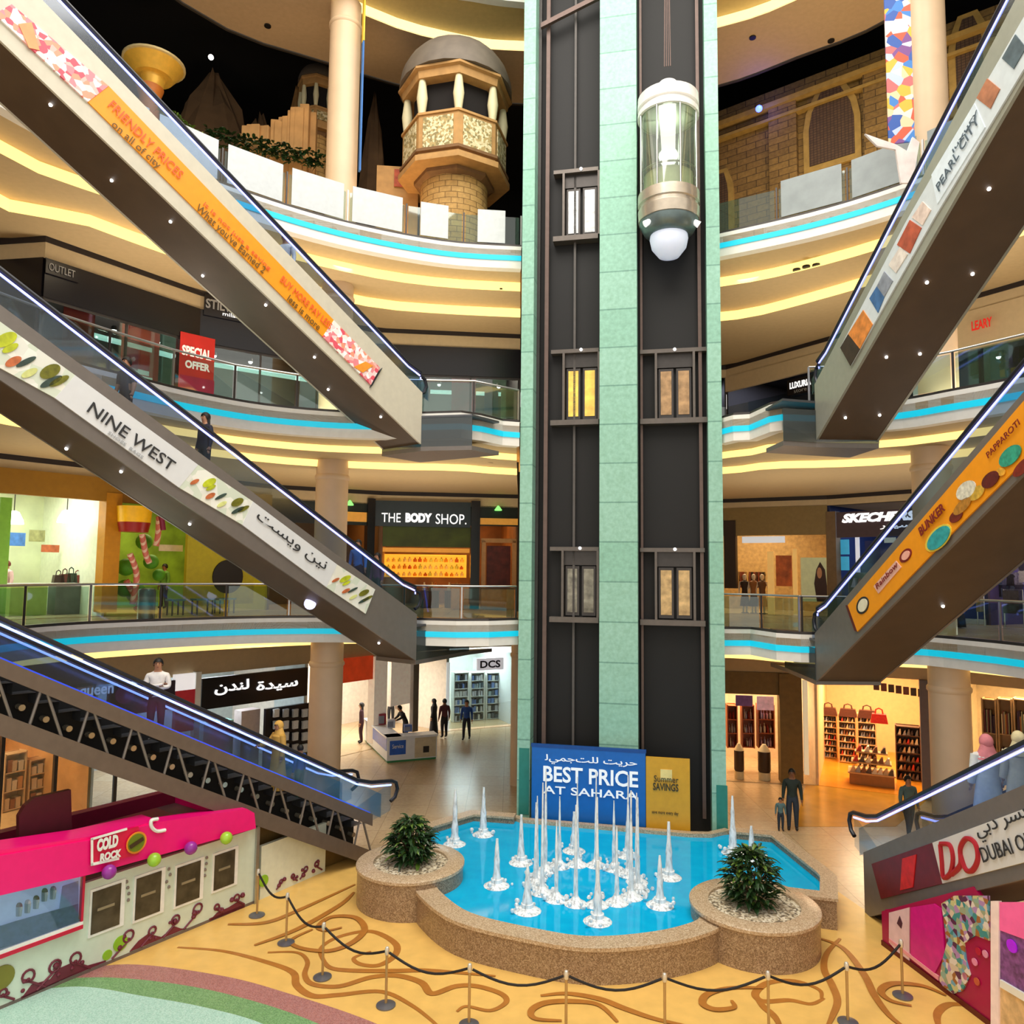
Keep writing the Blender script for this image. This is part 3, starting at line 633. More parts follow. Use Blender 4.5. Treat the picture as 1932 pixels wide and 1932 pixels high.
WPL = mat('white_banner', '#d9dce0', .5, emit=0, noise=.02); BKL = mat('black_print', '#2a2a2c', .6, noise=0); REDL = mat('orange_red_print', '#f0622a', .6, noise=0); BRL = mat('brown_print', '#6b4c10', .6, noise=0)
# left bank, upper: orange banner
t1, f1, Pe1, fe1, se1 = escalator('upper left escalator with orange and pink flowered banner on a cream side', 38.5, 28.5, PZ(795, 838, 11.2), 1.65, 1, 13.2, 1.5, 2.0, CREAMP, lo=.5,
    spots=[(1.2, .4), (2.4, 1.2), (3.4, .5), (5.0, .3), (6.1, 1.25), (7.3, .5), (8.4, .9), (9.8, .4), (10.6, 1.2), (.5, 1.0)])
bn = ppoly(f1, [(166, 192), (205, 162), (630, 604), (609, 635)], -.03, 0).build('banner', OR, t1)
for poly in ([(-10, 26), (22, 8), (205, 162), (166, 192)], [(609, 635), (630, 604), (717, 694), (700, 726)]):
    ppoly(f1, poly, -.04, 0).build('banner_flowers', PINKFL, t1)
ppoly(f1, [(35, 45), (60, 42), (75, 95), (55, 90)], -.055, -.04).build('banner_hand', mat('peach_print', '#eaa26e', .6), bn)
ppoly(f1, [(668, 692), (690, 682), (704, 690), (685, 703)], -.055, -.04).build('banner_fruit', mat('tangerine_print', '#f39a2c', .6), bn)
for s, a, b, h, m in (('FRIENDLY PRICES', (203, 200), (338, 338), 22, REDL), ('on all of city', (207, 240), (296, 322), 22, BRL), ('it is not just a saving', (382, 388), (507, 512), 12, REDL), ("What you've Earned 2", (366, 398), (494, 520), 24, BRL), ('BUY MORE PAY LESS', (528, 530), (622, 622), 16, REDL), ('less is more', (541, 566), (600, 624), 16, BRL)):
    sloped(f1, s, a, b, h, m, bn)
ppoly(f1, [(716, 700), (722, 694), (703, 727), (699, 731)], -.05, 0).build('banner_trim', BKL, bn)
# left bank, middle: NINE WEST
t2, f2, Pe2, fe2, se2 = escalator('middle left escalator with white banner reading nine west between fruit prints', 37, 28.67, PZ(785, 1246, 5), 1.65, 1, 14.2, 1.32, 2.0, GREYP, lo=.5,
    spots=[(1.0, .5), (6.6, .9), (8.4, .5), (9.2, 1.2), (11, .7)])
for poly in ([(-250, 428), (-250, 557), (-44, 669), (-44, 575)], [(-40, 578), (-40, 672), (104, 751), (142, 708)], [(374, 877), (338, 920), (457, 990), (477, 946)], [(636, 1065), (616, 1108), (690, 1158), (708, 1112)]):
    fp = ppoly(f2, poly, -.03, 0).build('banner_fruit_print', FRUIT, t2); A_, B_, C_, D_ = [Vector((q[0], q[1])) for q in poly]
    for (s_, q_, rx, ry, m) in ((.3, .3, .09, .22, PEAR), (.36, .42, .05, .16, PEAR), (.42, .68, .06, .16, ORF), (.55, .5, .04, .2, DKF), (.62, .72, .05, .16, PEAR2), (.8, .35, .09, .2, OLF), (.86, .6, .05, .22, DKF), (.92, .45, .05, .2, OLF), (.12, .55, .05, .15, ORF)):
        c = A_.lerp(D_, s_).lerp(B_.lerp(C_, s_), q_); w_ = (D_-A_).length; h_ = (B_-A_).length; oval(f2, c, rx*w_*.6, ry*h_*1.1, math.atan2((D_-A_).y, (D_-A_).x)+.5, m, fp, 'fruit_shape', v=-.045-.001*rx*100)
w1 = ppoly(f2, [(142, 708), (104, 751), (338, 920), (374, 877)], -.035, 0).build('banner_plate', WPL, t2)
w2 = ppoly(f2, [(477, 946), (457, 990), (616, 1108), (636, 1065)], -.035, 0).build('banner_plate', WPL, t2)
sloped(f2, 'NINE WEST', (163, 776), (322, 890), 27, BKL, w1, bold=.005); sloped(f2, 'SHOES  BAGS', (203, 818), (268, 866), 7, mat('grey_print', '#a5a8ad', noise=0), w1)
sloped(f2, arab(['nun_i ya_m nun_f', 'waw ya_i sin_m ta_f']), (480, 982), (610, 1080), 26, BKL, w2)
mb = MB(); q = PZ(627, 1152, 5.5); q = Pe2(3.2, .8, -.06); mb.ball(q, .16, 14); mb.build('round_lamp', mat('violet_lamp', '#cfd0ff', .4, emit=1.5, noise=0), t2)
# left bank, lower: open truss from ground
t3, f3, Pe3, fe3, se3 = escalator('lower left escalator with open braced truss rising from the ground floor behind pink kiosk', 38.6, 28.5, PZ(690, 1630, 0), 1.7, 1, 12.5, 1.31, 2.0, mat('truss_brown_grey', '#6b5d52', .45, .2), t0=-.2, lo=1.2, open_truss=True, led=mat('blue_white_led', '#8fa4ff', .3, emit=2.4, ehex='#8fa5ff', noise=.3, scale=3), under=mat('truss_floor', '#6a5842', .6))
mb = MB(); a, b, c = Pe3(-.2, .6, 0), Pe3(3.2, .6, 0), Pe3(3.2, .6, 0); c.z = .02; a.z = .02
mb.ext([a, (Pe3(3.2, .6, .05)), c], se3*1.0); mb.build('plinth', mat('brown_plinth', '#7a5f2f', .5), t3)
# right bank, upper
t4, f4, Pe4, fe4, se4 = escalator('upper right escalator with silver picture banner and wide brown underside', -1.35, 28.91, PZ(1539, 831, 11), 1.62, -1, 12.2, 1.45, 1.95, SILVP, lo=.4,
    spots=[(.8, .4), (.9, 1.2), (2.6, .5), (2.7, 1.2), (4.4, .4), (4.6, 1.2), (6.2, .5), (6.3, 1.2), (8.0, .4), (8.2, 1.2), (10, .8)])
SB = mat('silver_blue_banner', '#ccd5d8', .45, emit=.08, noise=.05); bb = ppoly(f4, [(1585, 656), (1604, 690), (1763, 410), (1932, 129), (2010, 0), (2010, -110), (1932, 31), (1708, 420)], -.03, 0).build('banner', SB, t4)
for poly, h in (([(1585, 656), (1604, 690), (1622, 658), (1600, 630)], '#3a2a20'), ([(1600, 630), (1622, 658), (1646, 612), (1628, 585)], '#d9873c'), ([(1640, 563), (1656, 590), (1668, 560), (1654, 540)], '#3f6a9e'), ([(1654, 540), (1668, 560), (1684, 530), (1668, 512)], '#8c93a0'), ([(1676, 500), (1690, 515), (1712, 480), (1698, 465)], '#e9ddd4'),
                ([(1692, 462), (1716, 478), (1738, 430), (1716, 415)], '#b5553a'), ([(1720, 410), (1740, 425), (1756, 396), (1740, 380)], '#ead2c6'), ([(1842, 185), (1868, 205), (1886, 168), (1862, 148)], '#b07250'), ([(1890, 110), (1912, 130), (1935, 90), (1915, 65)], '#52626a')):
    ppoly(f4, poly, -.045, -.03).build('banner_picture', mat('print_'+h[1:], h, .5, noise=.3, scale=5), bb)
ppoly(f4, [(1757, 330), (1768, 385), (1858, 240), (1838, 195)], -.045, -.03).build('banner_plate', mat('pale_blue_plate', '#d7e3ea', .5, emit=.1), bb)
GP = mat('slate_print', '#51606c', .6, noise=0)
sloped(f4, 'PEARL CITY', (1772, 362), (1848, 228), 22, GP, bb, v=-.06); sloped(f4, 'luxury', (1800, 290), (1846, 212), 12, GP, bb, v=-.06)
# right bank, middle: orange
t5, f5, Pe5, fe5, se5 = escalator('middle right escalator with orange food banner on grey side', -1.35, 28.94, PZ(1539, 1286, 4.8), 1.72, -1, 12, 1.25, 1.8, GREYP, lo=.5, spots=[(3.9, 1.1), (8, .6)])
ob = ppoly(f5, [(1599, 1142), (1617, 1192), (1812, 989), (1990, 812), (1990, 688), (1842, 860)], -.03, 0).build('banner', OR, t5)
ppoly(f5, [(1595, 1142), (1599, 1142), (1617, 1192), (1612, 1190)], -.035, 0).build('banner_trim', mat('dark_red_trim', '#5a1c14'), ob)
oval(f5, (1627, 1142), 11, 17, .3, BKL, ob, 'round_logo'); oval(f5, (1627, 1142), 8, 13, .3, mat('cream_logo', '#e7e2c8'), ob, 'round_logo_face', v=-.06)
RD = mat('dark_red_print', '#7c1c14', .6, noise=0)
ppoly(f5, [(1648, 1106), (1657, 1120), (1700, 1070), (1690, 1058)], -.045, -.03).build('banner_plate', mat('pink_plate', '#eab8a8'), ob)
sloped(f5, 'Rainbow', (1655, 1112), (1694, 1068), 12, RD, ob, v=-.06); oval(f5, (1708, 1048), 9, 15, .6, RD, ob, 'ring_logo'); oval(f5, (1708, 1048), 6, 10, .6, mat('pink_logo', '#f0b0a0'), ob, 'ring_logo_face', v=-.06)
sloped(f5, 'BUNKER', (1738, 1012), (1784, 962), 20, RD, ob, v=-.06, bold=.02)
oval(f5, (1770, 1015), 32, 17, -.85, mat('yellow_ring', '#e9cf4a'), ob, 'oval_logo_edge'); oval(f5, (1770, 1015), 28, 14, -.85, mat('teal_logo', '#2f9fa6', .5, noise=.25, scale=9), ob, 'oval_logo', v=-.06)
for c, rx, ry, h in (((1803, 974), 15, 9, '#6d1f14'), ((1815, 955), 22, 9, '#b07a2a'), ((1822, 925), 22, 14, '#d8d6c6'), ((1842, 930), 18, 10, '#caa43c'), ((1868, 905), 20, 12, '#5d1712'), ((1888, 890), 8, 8, '#d9a030'), ((1905, 860), 26, 14, '#2f9a80'), ((1930, 880), 26, 10, '#7a2414')):
    oval(f5, c, rx, ry, -.8, mat('food_'+h[1:], h, .5, noise=.3, scale=12), ob, 'banner_food', v=-.05-.002*rx/10)
sloped(f5, 'PAPPAROTI', (1865, 865), (1925, 800), 14, RD, ob, v=-.06)
# right bank, lower
t6, f6, Pe6, fe6, se6 = escalator('lower right escalator with red and white optical banner rising from the ground floor', -1.35, 28.9, PZ(1640, 1729, 0), 1.7, -1, 11, 1.42, 2.1, GREYP, t0=-.2, lo=1.1)
rb = ppoly(f6, [(1644, 1630), (1662, 1696), (1778, 1667), (1759, 1590)], -.03, 0).build('banner_red', mat('dark_red_banner', '#6a1220', .45, noise=.15, scale=4), t6)
ppoly(f6, [(1702, 1620), (1698, 1680), (1722, 1674), (1728, 1612)], -.045, -.03).build('banner_glow', mat('bright_red_print', '#d01c1c', .5, noise=.2), rb)
wb = ppoly(f6, [(1759, 1590), (1778, 1667), (1932, 1627), (2060, 1594), (2060, 1475), (1932, 1526)], -.03, 0).build('banner_white', WPL, t6)
CRIM = mat('crimson_logo', '#a8182a', .5, noise=0)
def loop(fc, pxs, w, m, par, nm='logo', v=-.05):
    """thick stroke drawn through photo points on an upright face"""
    pts = []
    for p in cat([(x, y, 0) for x, y in pxs], 6): u, z = fc.uz(p.x, p.y, v); pts.append(fc.P(u, v, z))
    mb = MB(); mb.tube(pts, w, 6); o = mb.build(nm, m, par, True); return o
loop(f6, [(1775, 1592), (1792, 1595), (1798, 1620), (1793, 1648), (1780, 1655), (1777, 1625), (1774, 1594)], .045, CRIM, wb)
loop(f6, [(1795, 1650), (1812, 1632), (1812, 1600), (1824, 1582), (1840, 1592), (1845, 1620), (1835, 1642), (1822, 1640), (1812, 1612)], .045, CRIM, wb)
sloped(f6, arab(['ba_i sin_m ra_f', 'dal ba_i ya_f']), (1850, 1592), (1945, 1556), 34, BKL, wb); sloped(f6, 'DUBAI OPTICAL', (1856, 1628), (2020, 1578), 30, BKL, wb)
# landing boxes where the escalators meet the balconies
def landing_box(label, pts, z0, z1, mside, flr):
    t = thing('escalator_landing', label, 'landing', (pts[0][0], pts[0][1], z0))
    mb = MB(); mb.prism(pts, z0, z0+.12); mb.build('bottom_plate', GREYP if mside is SMOKE else UNDER, t)
    mb = MB(); mb.band(pts[:3], z0+.12, z1, .02); mb.build('side_screen', mside, t)
    mb = MB(); mb.prism(pts, flr-.06, flr+.0); mb.build('floor_plate', STEP, t)
def lbox(C, f, s, W, x2, label, z0, flr, h=.95):
    a = C-f*.02+s*W; b = C-f*.02; c = Vector((x2[0], x2[1], 0)); d = Vector(x2)+f.to_2d().to_3d()*1.2
    landing_box(label, [(a.x, a.y), (b.x, b.y), (c.x, c.y), (d.x, d.y), ((a+f*1.6).x, (a+f*1.6).y)], z0, z0+h, SMOKE, flr)
c1 = PZ(795, 838, 11.2); lbox(c1, fe1, se1, 1.65, (PZ(890, 852, 10.95)-Vector((0, 0, 10.95))), 'smoked glass landing box at the foot of the upper left escalator', 11.0, 12.02)
c2 = PZ(785, 1246, 5); lbox(c2, fe2, se2, 1.65, (PZ(885, 1237, 4.85)-Vector((0, 0, 4.85))), 'smoked glass landing box at the foot of the middle left escalator', 4.88, 6.02)
c4 = PZ(1539, 831, 11); lbox(c4, fe4, se4, 1.62, (PZ(1478, 838, 10.85)-Vector((0, 0, 10.85))), 'smoked glass landing box at the foot of the upper right escalator', 10.82, 12.02)
c5 = PZ(1539, 1286, 4.8); lbox(c5, fe5, se5, 1.72, (PZ(1482, 1265, 4.75)-Vector((0, 0, 4.75))), 'smoked glass landing box at the foot of the middle right escalator', 4.72, 5.9)
# ================================================================ fountain
GRAN = speckle('brown_granite', ['#8d7357', '#a1866a', '#7a6149', '#957c60', '#b39a7c'], 55, .3); GRANT = speckle('granite_coping', ['#b39a7a', '#c7b090', '#a58b6c', '#bda282', '#d2bda0'], 50, .3)
def water_mat():
    m = bpy.data.materials.new('turquoise_water'); m.use_nodes = True; nt = m.node_tree; b = nt.nodes['Principled BSDF']
    b.inputs['Base Color'].default_value = lin('#00aee6'); b.inputs['Roughness'].default_value = .06; b.inputs['Specular IOR Level'].default_value = .2
    tc = nt.nodes.new('ShaderNodeTexCoord'); n = nt.nodes.new('ShaderNodeTexNoise'); n.inputs['Scale'].default_value = 3.2; n.inputs['Detail'].default_value = 3
    r = nt.nodes.new('ShaderNodeValToRGB'); r.color_ramp.elements[0].color = lin('#009fdc'); r.color_ramp.elements[1].color = lin('#10c2f0')
    bp = nt.nodes.new('ShaderNodeBump'); bp.inputs['Strength'].default_value = .25
    nt.links.new(tc.outputs['Object'], n.inputs[0]); nt.links.new(n.outputs[0], r.inputs[0]); nt.links.new(r.outputs[0], b.inputs['Base Color'])
    nt.links.new(n.outputs[0], bp.inputs['Height']); nt.links.new(bp.outputs[0], b.inputs['Normal']); return m
front = [(p.x, p.y) for p in cat([(-2.0, 17.3, 0), (-1.9, 16.75, 0), (-1.05, 15.55, 0), (.43, 14.8, 0), (1.6, 14.5, 0), (3.0, 14.75, 0), (4.05, 15.3, 0), (4.4, 15.9, 0)], 6)]
fb = thing('fountain_basin', 'low brown granite fountain basin of turquoise water with curved front in front of lift tower', 'fountain', (1.8, 18, 0))
mb = MB(); mb.band(front, 0, .6, .4); mb.build('front_wall', GRAN, fb)
mb = MB(); mb.band(off(front, -.03), .6, .67, .48); mb.build('front_coping', GRANT, fb)
backL = [(0.2, 22.25), (-1.1, 22.5), (-2.3, 21.3), (-3.0, 19.6)]
backR = [(6.0, 17.05), (7.05, 16.75), (7.55, 17.95), (7.55, 18.3), (7.3, 20.95), (6.1, 21.25)]
for nm, p in (('back_wall', backL[::-1]), ('side_wall', backR[::-1])):
    q = p[::-1]
    mb = MB(); mb.band(q, 0, .6, .3); mb.build(nm, GRAN, fb); mb = MB(); mb.band(off(q, -.03), .6, .66, .37); mb.build('coping', GRANT, fb)
curb = [(.1, 22.3), (.35, 22.05), (4.9, 21.02), (5.5, 21.0), (6.1, 21.35)]
mb = MB(); mb.band(curb, 0, .56, .2); mb.build('tower_curb', GRANT, fb)
mb = MB(); mb.prism([(q[0], q[1]) for q in off(front, .2)]+[(6.0, 17.2), (7.1, 17.0), (7.5, 18.1), (7.2, 20.9), (6.1, 21.3), (5.5, 21.1), (4.9, 21.12), (.35, 22.15), (.1, 22.4), (-1.1, 22.4), (-2.2, 21.2), (-2.9, 19.5)], .0, .46)
tag(mb.build('pool_water', water_mat()), 'turquoise water filling the granite fountain basin', 'water'); bpy.data.objects['pool_water']['kind'] = 'stuff'
def foam_mat():
    m = bpy.data.materials.new('white_water_foam'); m.use_nodes = True; nt = m.node_tree; nt.nodes.clear()
    o = nt.nodes.new('ShaderNodeOutputMaterial'); d = nt.nodes.new('ShaderNodeBsdfPrincipled'); d.inputs['Base Color'].default_value = lin('#f4f9fc'); d.inputs['Roughness'].default_value = .25
    t = nt.nodes.new('ShaderNodeBsdfTransparent'); x = nt.nodes.new('ShaderNodeMixShader'); tc = nt.nodes.new('ShaderNodeTexCoord'); mp = nt.nodes.new('ShaderNodeMapping'); mp.inputs['Scale'].default_value = (1, 1, .25)
    n = nt.nodes.new('ShaderNodeTexNoise'); n.inputs['Scale'].default_value = 16; r = nt.nodes.new('ShaderNodeValToRGB'); r.color_ramp.elements[0].position = .32; r.color_ramp.elements[0].color = (.4, .4, .4, 1); r.color_ramp.elements[1].position = .55
    nt.links.new(tc.outputs['Object'], mp.inputs[0]); nt.links.new(mp.outputs[0], n.inputs[0]); nt.links.new(n.outputs[0], r.inputs[0]); nt.links.new(r.outputs[0], x.inputs[0])
    nt.links.new(t.outputs[0], x.inputs[1]); nt.links.new(d.outputs[0], x.inputs[2]); nt.links.new(x.outputs[0], o.inputs[0]); return m
FOAM = foam_mat()
NOZ = mat('bronze_nozzle', '#5b4230', .4, .6)
def jet(x, y, h, label, r=.11, grp=None, splash=.3, name='fountain_jet'):
    t = thing(name, label, 'water jet', (x, y, .462), 0, grp); rn = random.Random(int(x*1000+y*77))
    pr = []; n = 12
    for i in range(n):
        f = i/(n-1); pr.append((max(.008, r*(1-.75*f)*(1+rn.uniform(-.18, .18))+(.1*r/.11 if i == 0 else 0)), .47+h*f))
    mb = MB(); mb.lathe(pr, (x, y, 0), 10); mb.build('water_column', FOAM, t, True)
    if splash:
        mb = MB(); mb.lathe([(splash, .463), (splash*.8, .5), (splash*.45, .55), (r*1.2, .62)], (x, y, 0), 14); 
        for k in range(7):
            a = rn.uniform(0, 6.28); d = splash*rn.uniform(.5, 1.25); mb.ball((x+d*math.cos(a), y+d*math.sin(a), .48+rn.uniform(0, .12)), rn.uniform(.03, .06), 6)
        mb.build('splash', FOAM, t, True)
    mb = MB(); mb.cyl((x, y-.1, .45), .035, .09, 8); mb.build('nozzle', NOZ, t)
    return t
JL = [('foremost right-hand of the two front fountain jets, before the ring of thin jets', 1.84, 16.02, 1.2), ('foremost left-hand of the two front fountain jets', .41, 16.47, .95), ('fountain jet beside the left planter, nearer of the pair there', -.26, 17.73, 1.03),
      ('fountain jet left of the ring of thin jets, in line with the lift tower edge', .31, 19.1, 1.14), ('fountain jet behind the ring of thin jets, near blue hoarding middle', 1.68, 19.92, .97), ('fountain jet behind the ring, near the right end of blue hoarding', 3.02, 19.63, 1.07),
      ('fountain jet in front of the yellow hoarding, farther of a close pair', 3.78, 18.31, 1.26), ('fountain jet nearer of a close pair, between ring and right planter', 3.27, 16.8, 1.03), ('tall fountain jet in the back left corner of the pool behind left planter', -1.41, 20.32, 1.4), ('tall fountain jet nearest the lift tower on its left side', -.69, 21.06, 1.25),
      ('tall fountain jet behind the right planter shrub', 5.75, 19.9, 1.42), ('low fountain jet just right of the tall one behind the right planter shrub', 6.1, 19.5, .8)]
for l, x, y, h in JL: jet(x, y, h, l)
NR = 16
for k in range(NR):
    a = 2*math.pi*k/NR+.1; hh = 2.0+.4*math.sin(k*2.3)
    jet(1.8+1.18*math.cos(a), 17.9+1.12*math.sin(a), hh, 'tall thin water jet in the central ring of the fountain', .055, 'central ring of thin jets', .26)
# ================================================================ planters and shrubs
PEB = speckle('pale_pebbles', ['#b9a88a', '#d8cbb0', '#8f7f66', '#c9ba9c', '#6f6350', '#e2d8c2'], 22, .6, .6)
LEAF = mat('dark_green_leaf', '#23401c', .4, noise=.35, scale=3); LEAF2 = mat('yellow_green_leaf', '#5d7a2c', .4, noise=.3, scale=3)
def leafmesh(mb, base, d, L, w, droop):
    """a bent pointed leaf with a keel"""
    d = Vector(d).normalized(); s = d.cross(Vector((0, 0, 1)))
    if s.length < .01: s = Vector((1, 0, 0))
    s.normalize(); pts = []
    for i in range(5):
        f = i/4; p = Vector(base)+d*(L*f)-Vector((0, 0, droop*L*f*f)); ww = w*math.sin(math.pi*(.12+.88*f))*(1 if i < 4 else 0)
        pts += [p-s*ww, p+Vector((0, 0, -w*.25)), p+s*ww]
    mb.add(pts, [(3*i+a, 3*i+a+1, 3*i+a+4, 3*i+a+3) for i in range(4) for a in (0, 1)])
def planter(x, y, r, h, label, plabel, seed, ph, pr, plx):
    t = thing('planter', label, 'planter', (x, y, 0))
    mb = MB(); mb.lathe([(r, 0), (r, h-.1)], (x, y, 0), 48); mb.build('drum', GRAN, t, True)
    mb = MB(); mb.lathe([(r, h-.1), (r+.03, h-.08), (r+.03, h-.02), (r, h), (r-.36, h), (r-.36, h-.08)], (x, y, 0), 48); mb.build('coping', GRANT, t, True)
    mb = MB(); mb.lathe([(r-.35, h-.1), (r-.36, h-.05), (.3, h-.02), (.02, h-.02)], (x, y, 0), 32); o = mb.build('pebbles', PEB, t); o['kind'] = 'stuff'
    rn = random.Random(seed)
    p = thing('shrub', plabel, 'plant', (x+plx, y, h-.02))
    for k in range(9):
        a = rn.uniform(0, 6.28); mb = MB(); mb.tube([(x+plx, y, h-.03), (x+plx+.15*math.cos(a), y+.15*math.sin(a), h+ph*.35), (x+plx+pr*.6*math.cos(a), y+pr*.6*math.sin(a), h+ph*.75)], [.025, .02, .008], 6); mb.build('stem', mat('shrub_stem', '#4d3b25', .7), p)
    for nm, cnt, mt in (('foliage', 620, LEAF), ('young_leaves', 70, LEAF2)):
        mb = MB()
        for k in range(cnt):
            a = rn.uniform(0, 6.28); f = rn.random(); zz = h+.03+ph*f*.92; rr = pr*math.sqrt(rn.random())*(math.sin(math.pi*(.2+.75*f))**.7)
            b = (x+plx+rr*.75*math.cos(a), y+rr*.75*math.sin(a), zz); leafmesh(mb, b, (math.cos(a)+rn.uniform(-.6, .6), math.sin(a)+rn.uniform(-.6, .6), rn.uniform(.0, 1.1)), rn.uniform(.16, .32), rn.uniform(.03, .055), .5)
        mb.build(nm, mt, p)
planter(-2.27, 18.1, 1.22, .86, 'round brown granite planter at the left end of the fountain basin', 'dark green shrub growing in the left round planter', 3, 1.0, .62, .0)
planter(5.1, 16.2, 1.28, .8, 'round brown granite planter at the right end of the fountain basin', 'dark green shrub growing in the right round planter', 5, 1.12, .68, -.05)
# ================================================================ rope barrier
BRASSD = mat('stanchion_metal', '#b89a6a', .35, .5); BASEM = mat('stanchion_base', '#77777e', .35, .6); ROPE = mat('black_rope', '#17110f', .7)
SP = [(-5.5, 17.16), (-4.5, 15.95), (-3.44, 14.67), (-2.11, 13.78), (-.63, 13.24), (.98, 13.05), (2.6, 13.0), (4.34, 13.1), (5.79, 13.42), (7.15, 14.25)]
wh = ['beside the corner post of the pink kiosk', 'second from the pink kiosk', 'third from the pink kiosk', 'fourth from the pink kiosk', 'fifth from the pink kiosk, with its base out of the picture', 'below the middle of the curved fountain wall, left of the centre jet', 'below the curved fountain wall, right of the centre jet', 'third from the magenta kiosk, before right planter', 'second from the magenta kiosk', 'next to the magenta kiosk']
s0 = None
for i, (x, y) in enumerate(SP):
    lb = 'rope barrier post '+wh[i]
    if s0 is None:
        s0 = thing('barrier_post', lb, 'barrier post', (x, y, .005), 0, 'rope barrier posts')
        mb = MB(); mb.lathe([(.17, .006), (.17, .025), (.1, .045), (.03, .055)], (x, y, 0), 24); mb.build('base', BASEM, s0, True)
        mb = MB(); mb.lathe([(.024, .05), (.024, .96)], (x, y, 0), 12); mb.build('pole', BRASSD, s0, True)
        mb = MB(); mb.lathe([(.035, .86), (.04, .88), (.04, .95), (.03, .985), (.005, 1.0)], (x, y, 0), 14); mb.build('head', mat('pale_steel', '#d8d2c6', .3, .5), s0, True)
    else: copy_tree(s0, (x, y, .005), 0, lb)
for i in range(len(SP)-1):
    a, b = Vector((*SP[i], .9)), Vector((*SP[i+1], .9)); pts = [a.lerp(b, .03+.94*k/10)-Vector((0, 0, .2*math.sin(math.pi*k/10))) for k in range(11)]
    mb = MB(); mb.tube(pts, .022, 8); tag(mb.build('barrier_rope', ROPE, smooth=True), 'black sagging rope hung between the barrier posts, %s' % (['touching the pink kiosk corner post', 'second rope from the pink kiosk', 'third rope from the pink kiosk', 'fourth rope from the pink kiosk', 'before the left half of the fountain front', 'before the middle of the fountain front', 'before the right planter\'s left side', 'before the right planter', 'nearest the magenta kiosk'][i]), 'rope', 'barrier ropes')
# ================================================================ pink ice cream kiosk
HOT = mat('hot_pink', '#f00a78', .35, noise=.03); DPINK = mat('maroon_roof', '#7a1030', .5, noise=.08); KW = mat('kiosk_mint_white', '#d3e0d0', .45, noise=.04); KW2 = mat('kiosk_white', '#e8ebe6', .4, noise=.02)
OVN = mat('oven_dark', '#4f4a3c', .35, .3, noise=.4, scale=4); FR = mat('window_frame_white', '#f0f0ec', .35); MAR = mat('maroon_flourish', '#6e2436', .5); KG = mat('lime_print', '#8dbf2a', .5); PUR = mat('purple_ball', '#96309a', .2, noise=.2, scale=3); LIME = mat('lime_ball', '#9ccb3a', .2, noise=.2, scale=3)
K = Face((-8.72, 13.5), (-5.78, 17.77)); kt = thing('ice_cream_kiosk', 'hot pink roofed kiosk with mint white printed walls and four hatches, left of the fountain', 'kiosk', (-8.5, 16.5, 0))
kl = K.L; ku0 = -2.6; kz = K.uz(470, 1572, -.15)[1]; kz1 = kz+.36
def kb(nm, m, u0, u1, v0, v1, z0, z1, par=None): mb = MB(); K.box(mb, u0, u1, v0, v1, z0, z1); return mb.build(nm, m, par or kt)
kb('front_wall', KW, ku0, kl, 0, .12, .05, kz); kb('plinth', mat('kiosk_plinth', '#70625a', .5), ku0, kl, -.01, .1, 0, .06); kb('end_wall', KW, kl-.12, kl, .12, 3.2, .05, kz); kb('back_wall', KW, ku0, kl, 3.1, 3.2, .05, kz)
kb('corner_post', STEEL, kl-.02, kl+.06, -.06, .02, 0, kz+.05)
cn = ppoly(K, [(-420, 1788), (170, 1650), (483, 1563), (480, 1534), (466, 1526), (300, 1551), (170, 1585), (-420, 1688)], -.28, .1).build('canopy', HOT, kt); kb('canopy_end', HOT, kl-.1, kl+.1, .1, 3.3, kz, kz1-.05); kb('canopy_back', DPINK, ku0, kl+.1, 3.1, 3.35, kz, kz1); kb('roof_deck', mat('roof_inside', '#5d3a3c', .6, noise=.3, scale=2), ku0, kl-.1, .1, 3.1, kz-.02, kz+.04)
ppoly(K, [(-420, 1688), (170, 1585), (300, 1551), (300, 1548), (170, 1578), (-420, 1668)], -.24, .4).build('canopy_slope', HOT, kt)
kb('roof_box', DPINK, kl-2.6, kl-.9, 1.2, 2.6, kz+.04, kz+.2); ppoly(K, [(36, 1590), (36, 1540), (48, 1520), (66, 1505), (134, 1490), (136, 1566), (100, 1578)], .7, .82).build('roof_sign_back', mat('maroon_dark_board', '#4a0a1c', .5), kt)
kb('roof_hatch', mat('hatch_beige', '#a58e7e', .6, noise=.2), .6, 2.2, .5, 1.4, kz+.04, kz+.1)
# neighbour wall panel to the right
K2 = Face((-5.7, 17.95), (-4.62, 19.65)); k2t = thing('kiosk_screen', 'pale mint screen wall with maroon flower print right of the pink kiosk', 'screen', (-5.2, 18.8, 0))
mb = MB(); z2 = K2.uz(540, 1580)[1]; K2.box(mb, 0, K2.L, 0, .1, 0, z2); mb.build('panel', mat('screen_mint', '#dfe3cf', .5, noise=.05), k2t)
rn = random.Random(4)
def flourish(fc, u0, u1, m, par, nm, zb=.08, v=-.012, n=5, hmax=.4):
    for i in range(n):
        u = u0+(u1-u0)*(i+.5)/n; h = hmax*rn.uniform(.5, 1); s = rn.choice((-1, 1)); r = h*.35
        pts = [fc.P(u+s*-r*2*(1-j/4), v, zb+h*.5*j/4) for j in range(5)]+[fc.P(u+s*r*(1-k/22)*math.sin(k*.5), v, zb+h*.5+r*(1-k/22)*(1-math.cos(k*.5))) for k in range(1, 20)]
        mb = MB(); mb.tube(pts, .022, 5); mb.build(nm, m, par, True)
        for q in range(2):
            mb = MB(); c = fc.P(u+rn.uniform(-.15, .15), v, zb+rn.uniform(.05, h)); mb.ball(c, rn.uniform(.03, .06), 8); mb.build('flower_print', m, par)
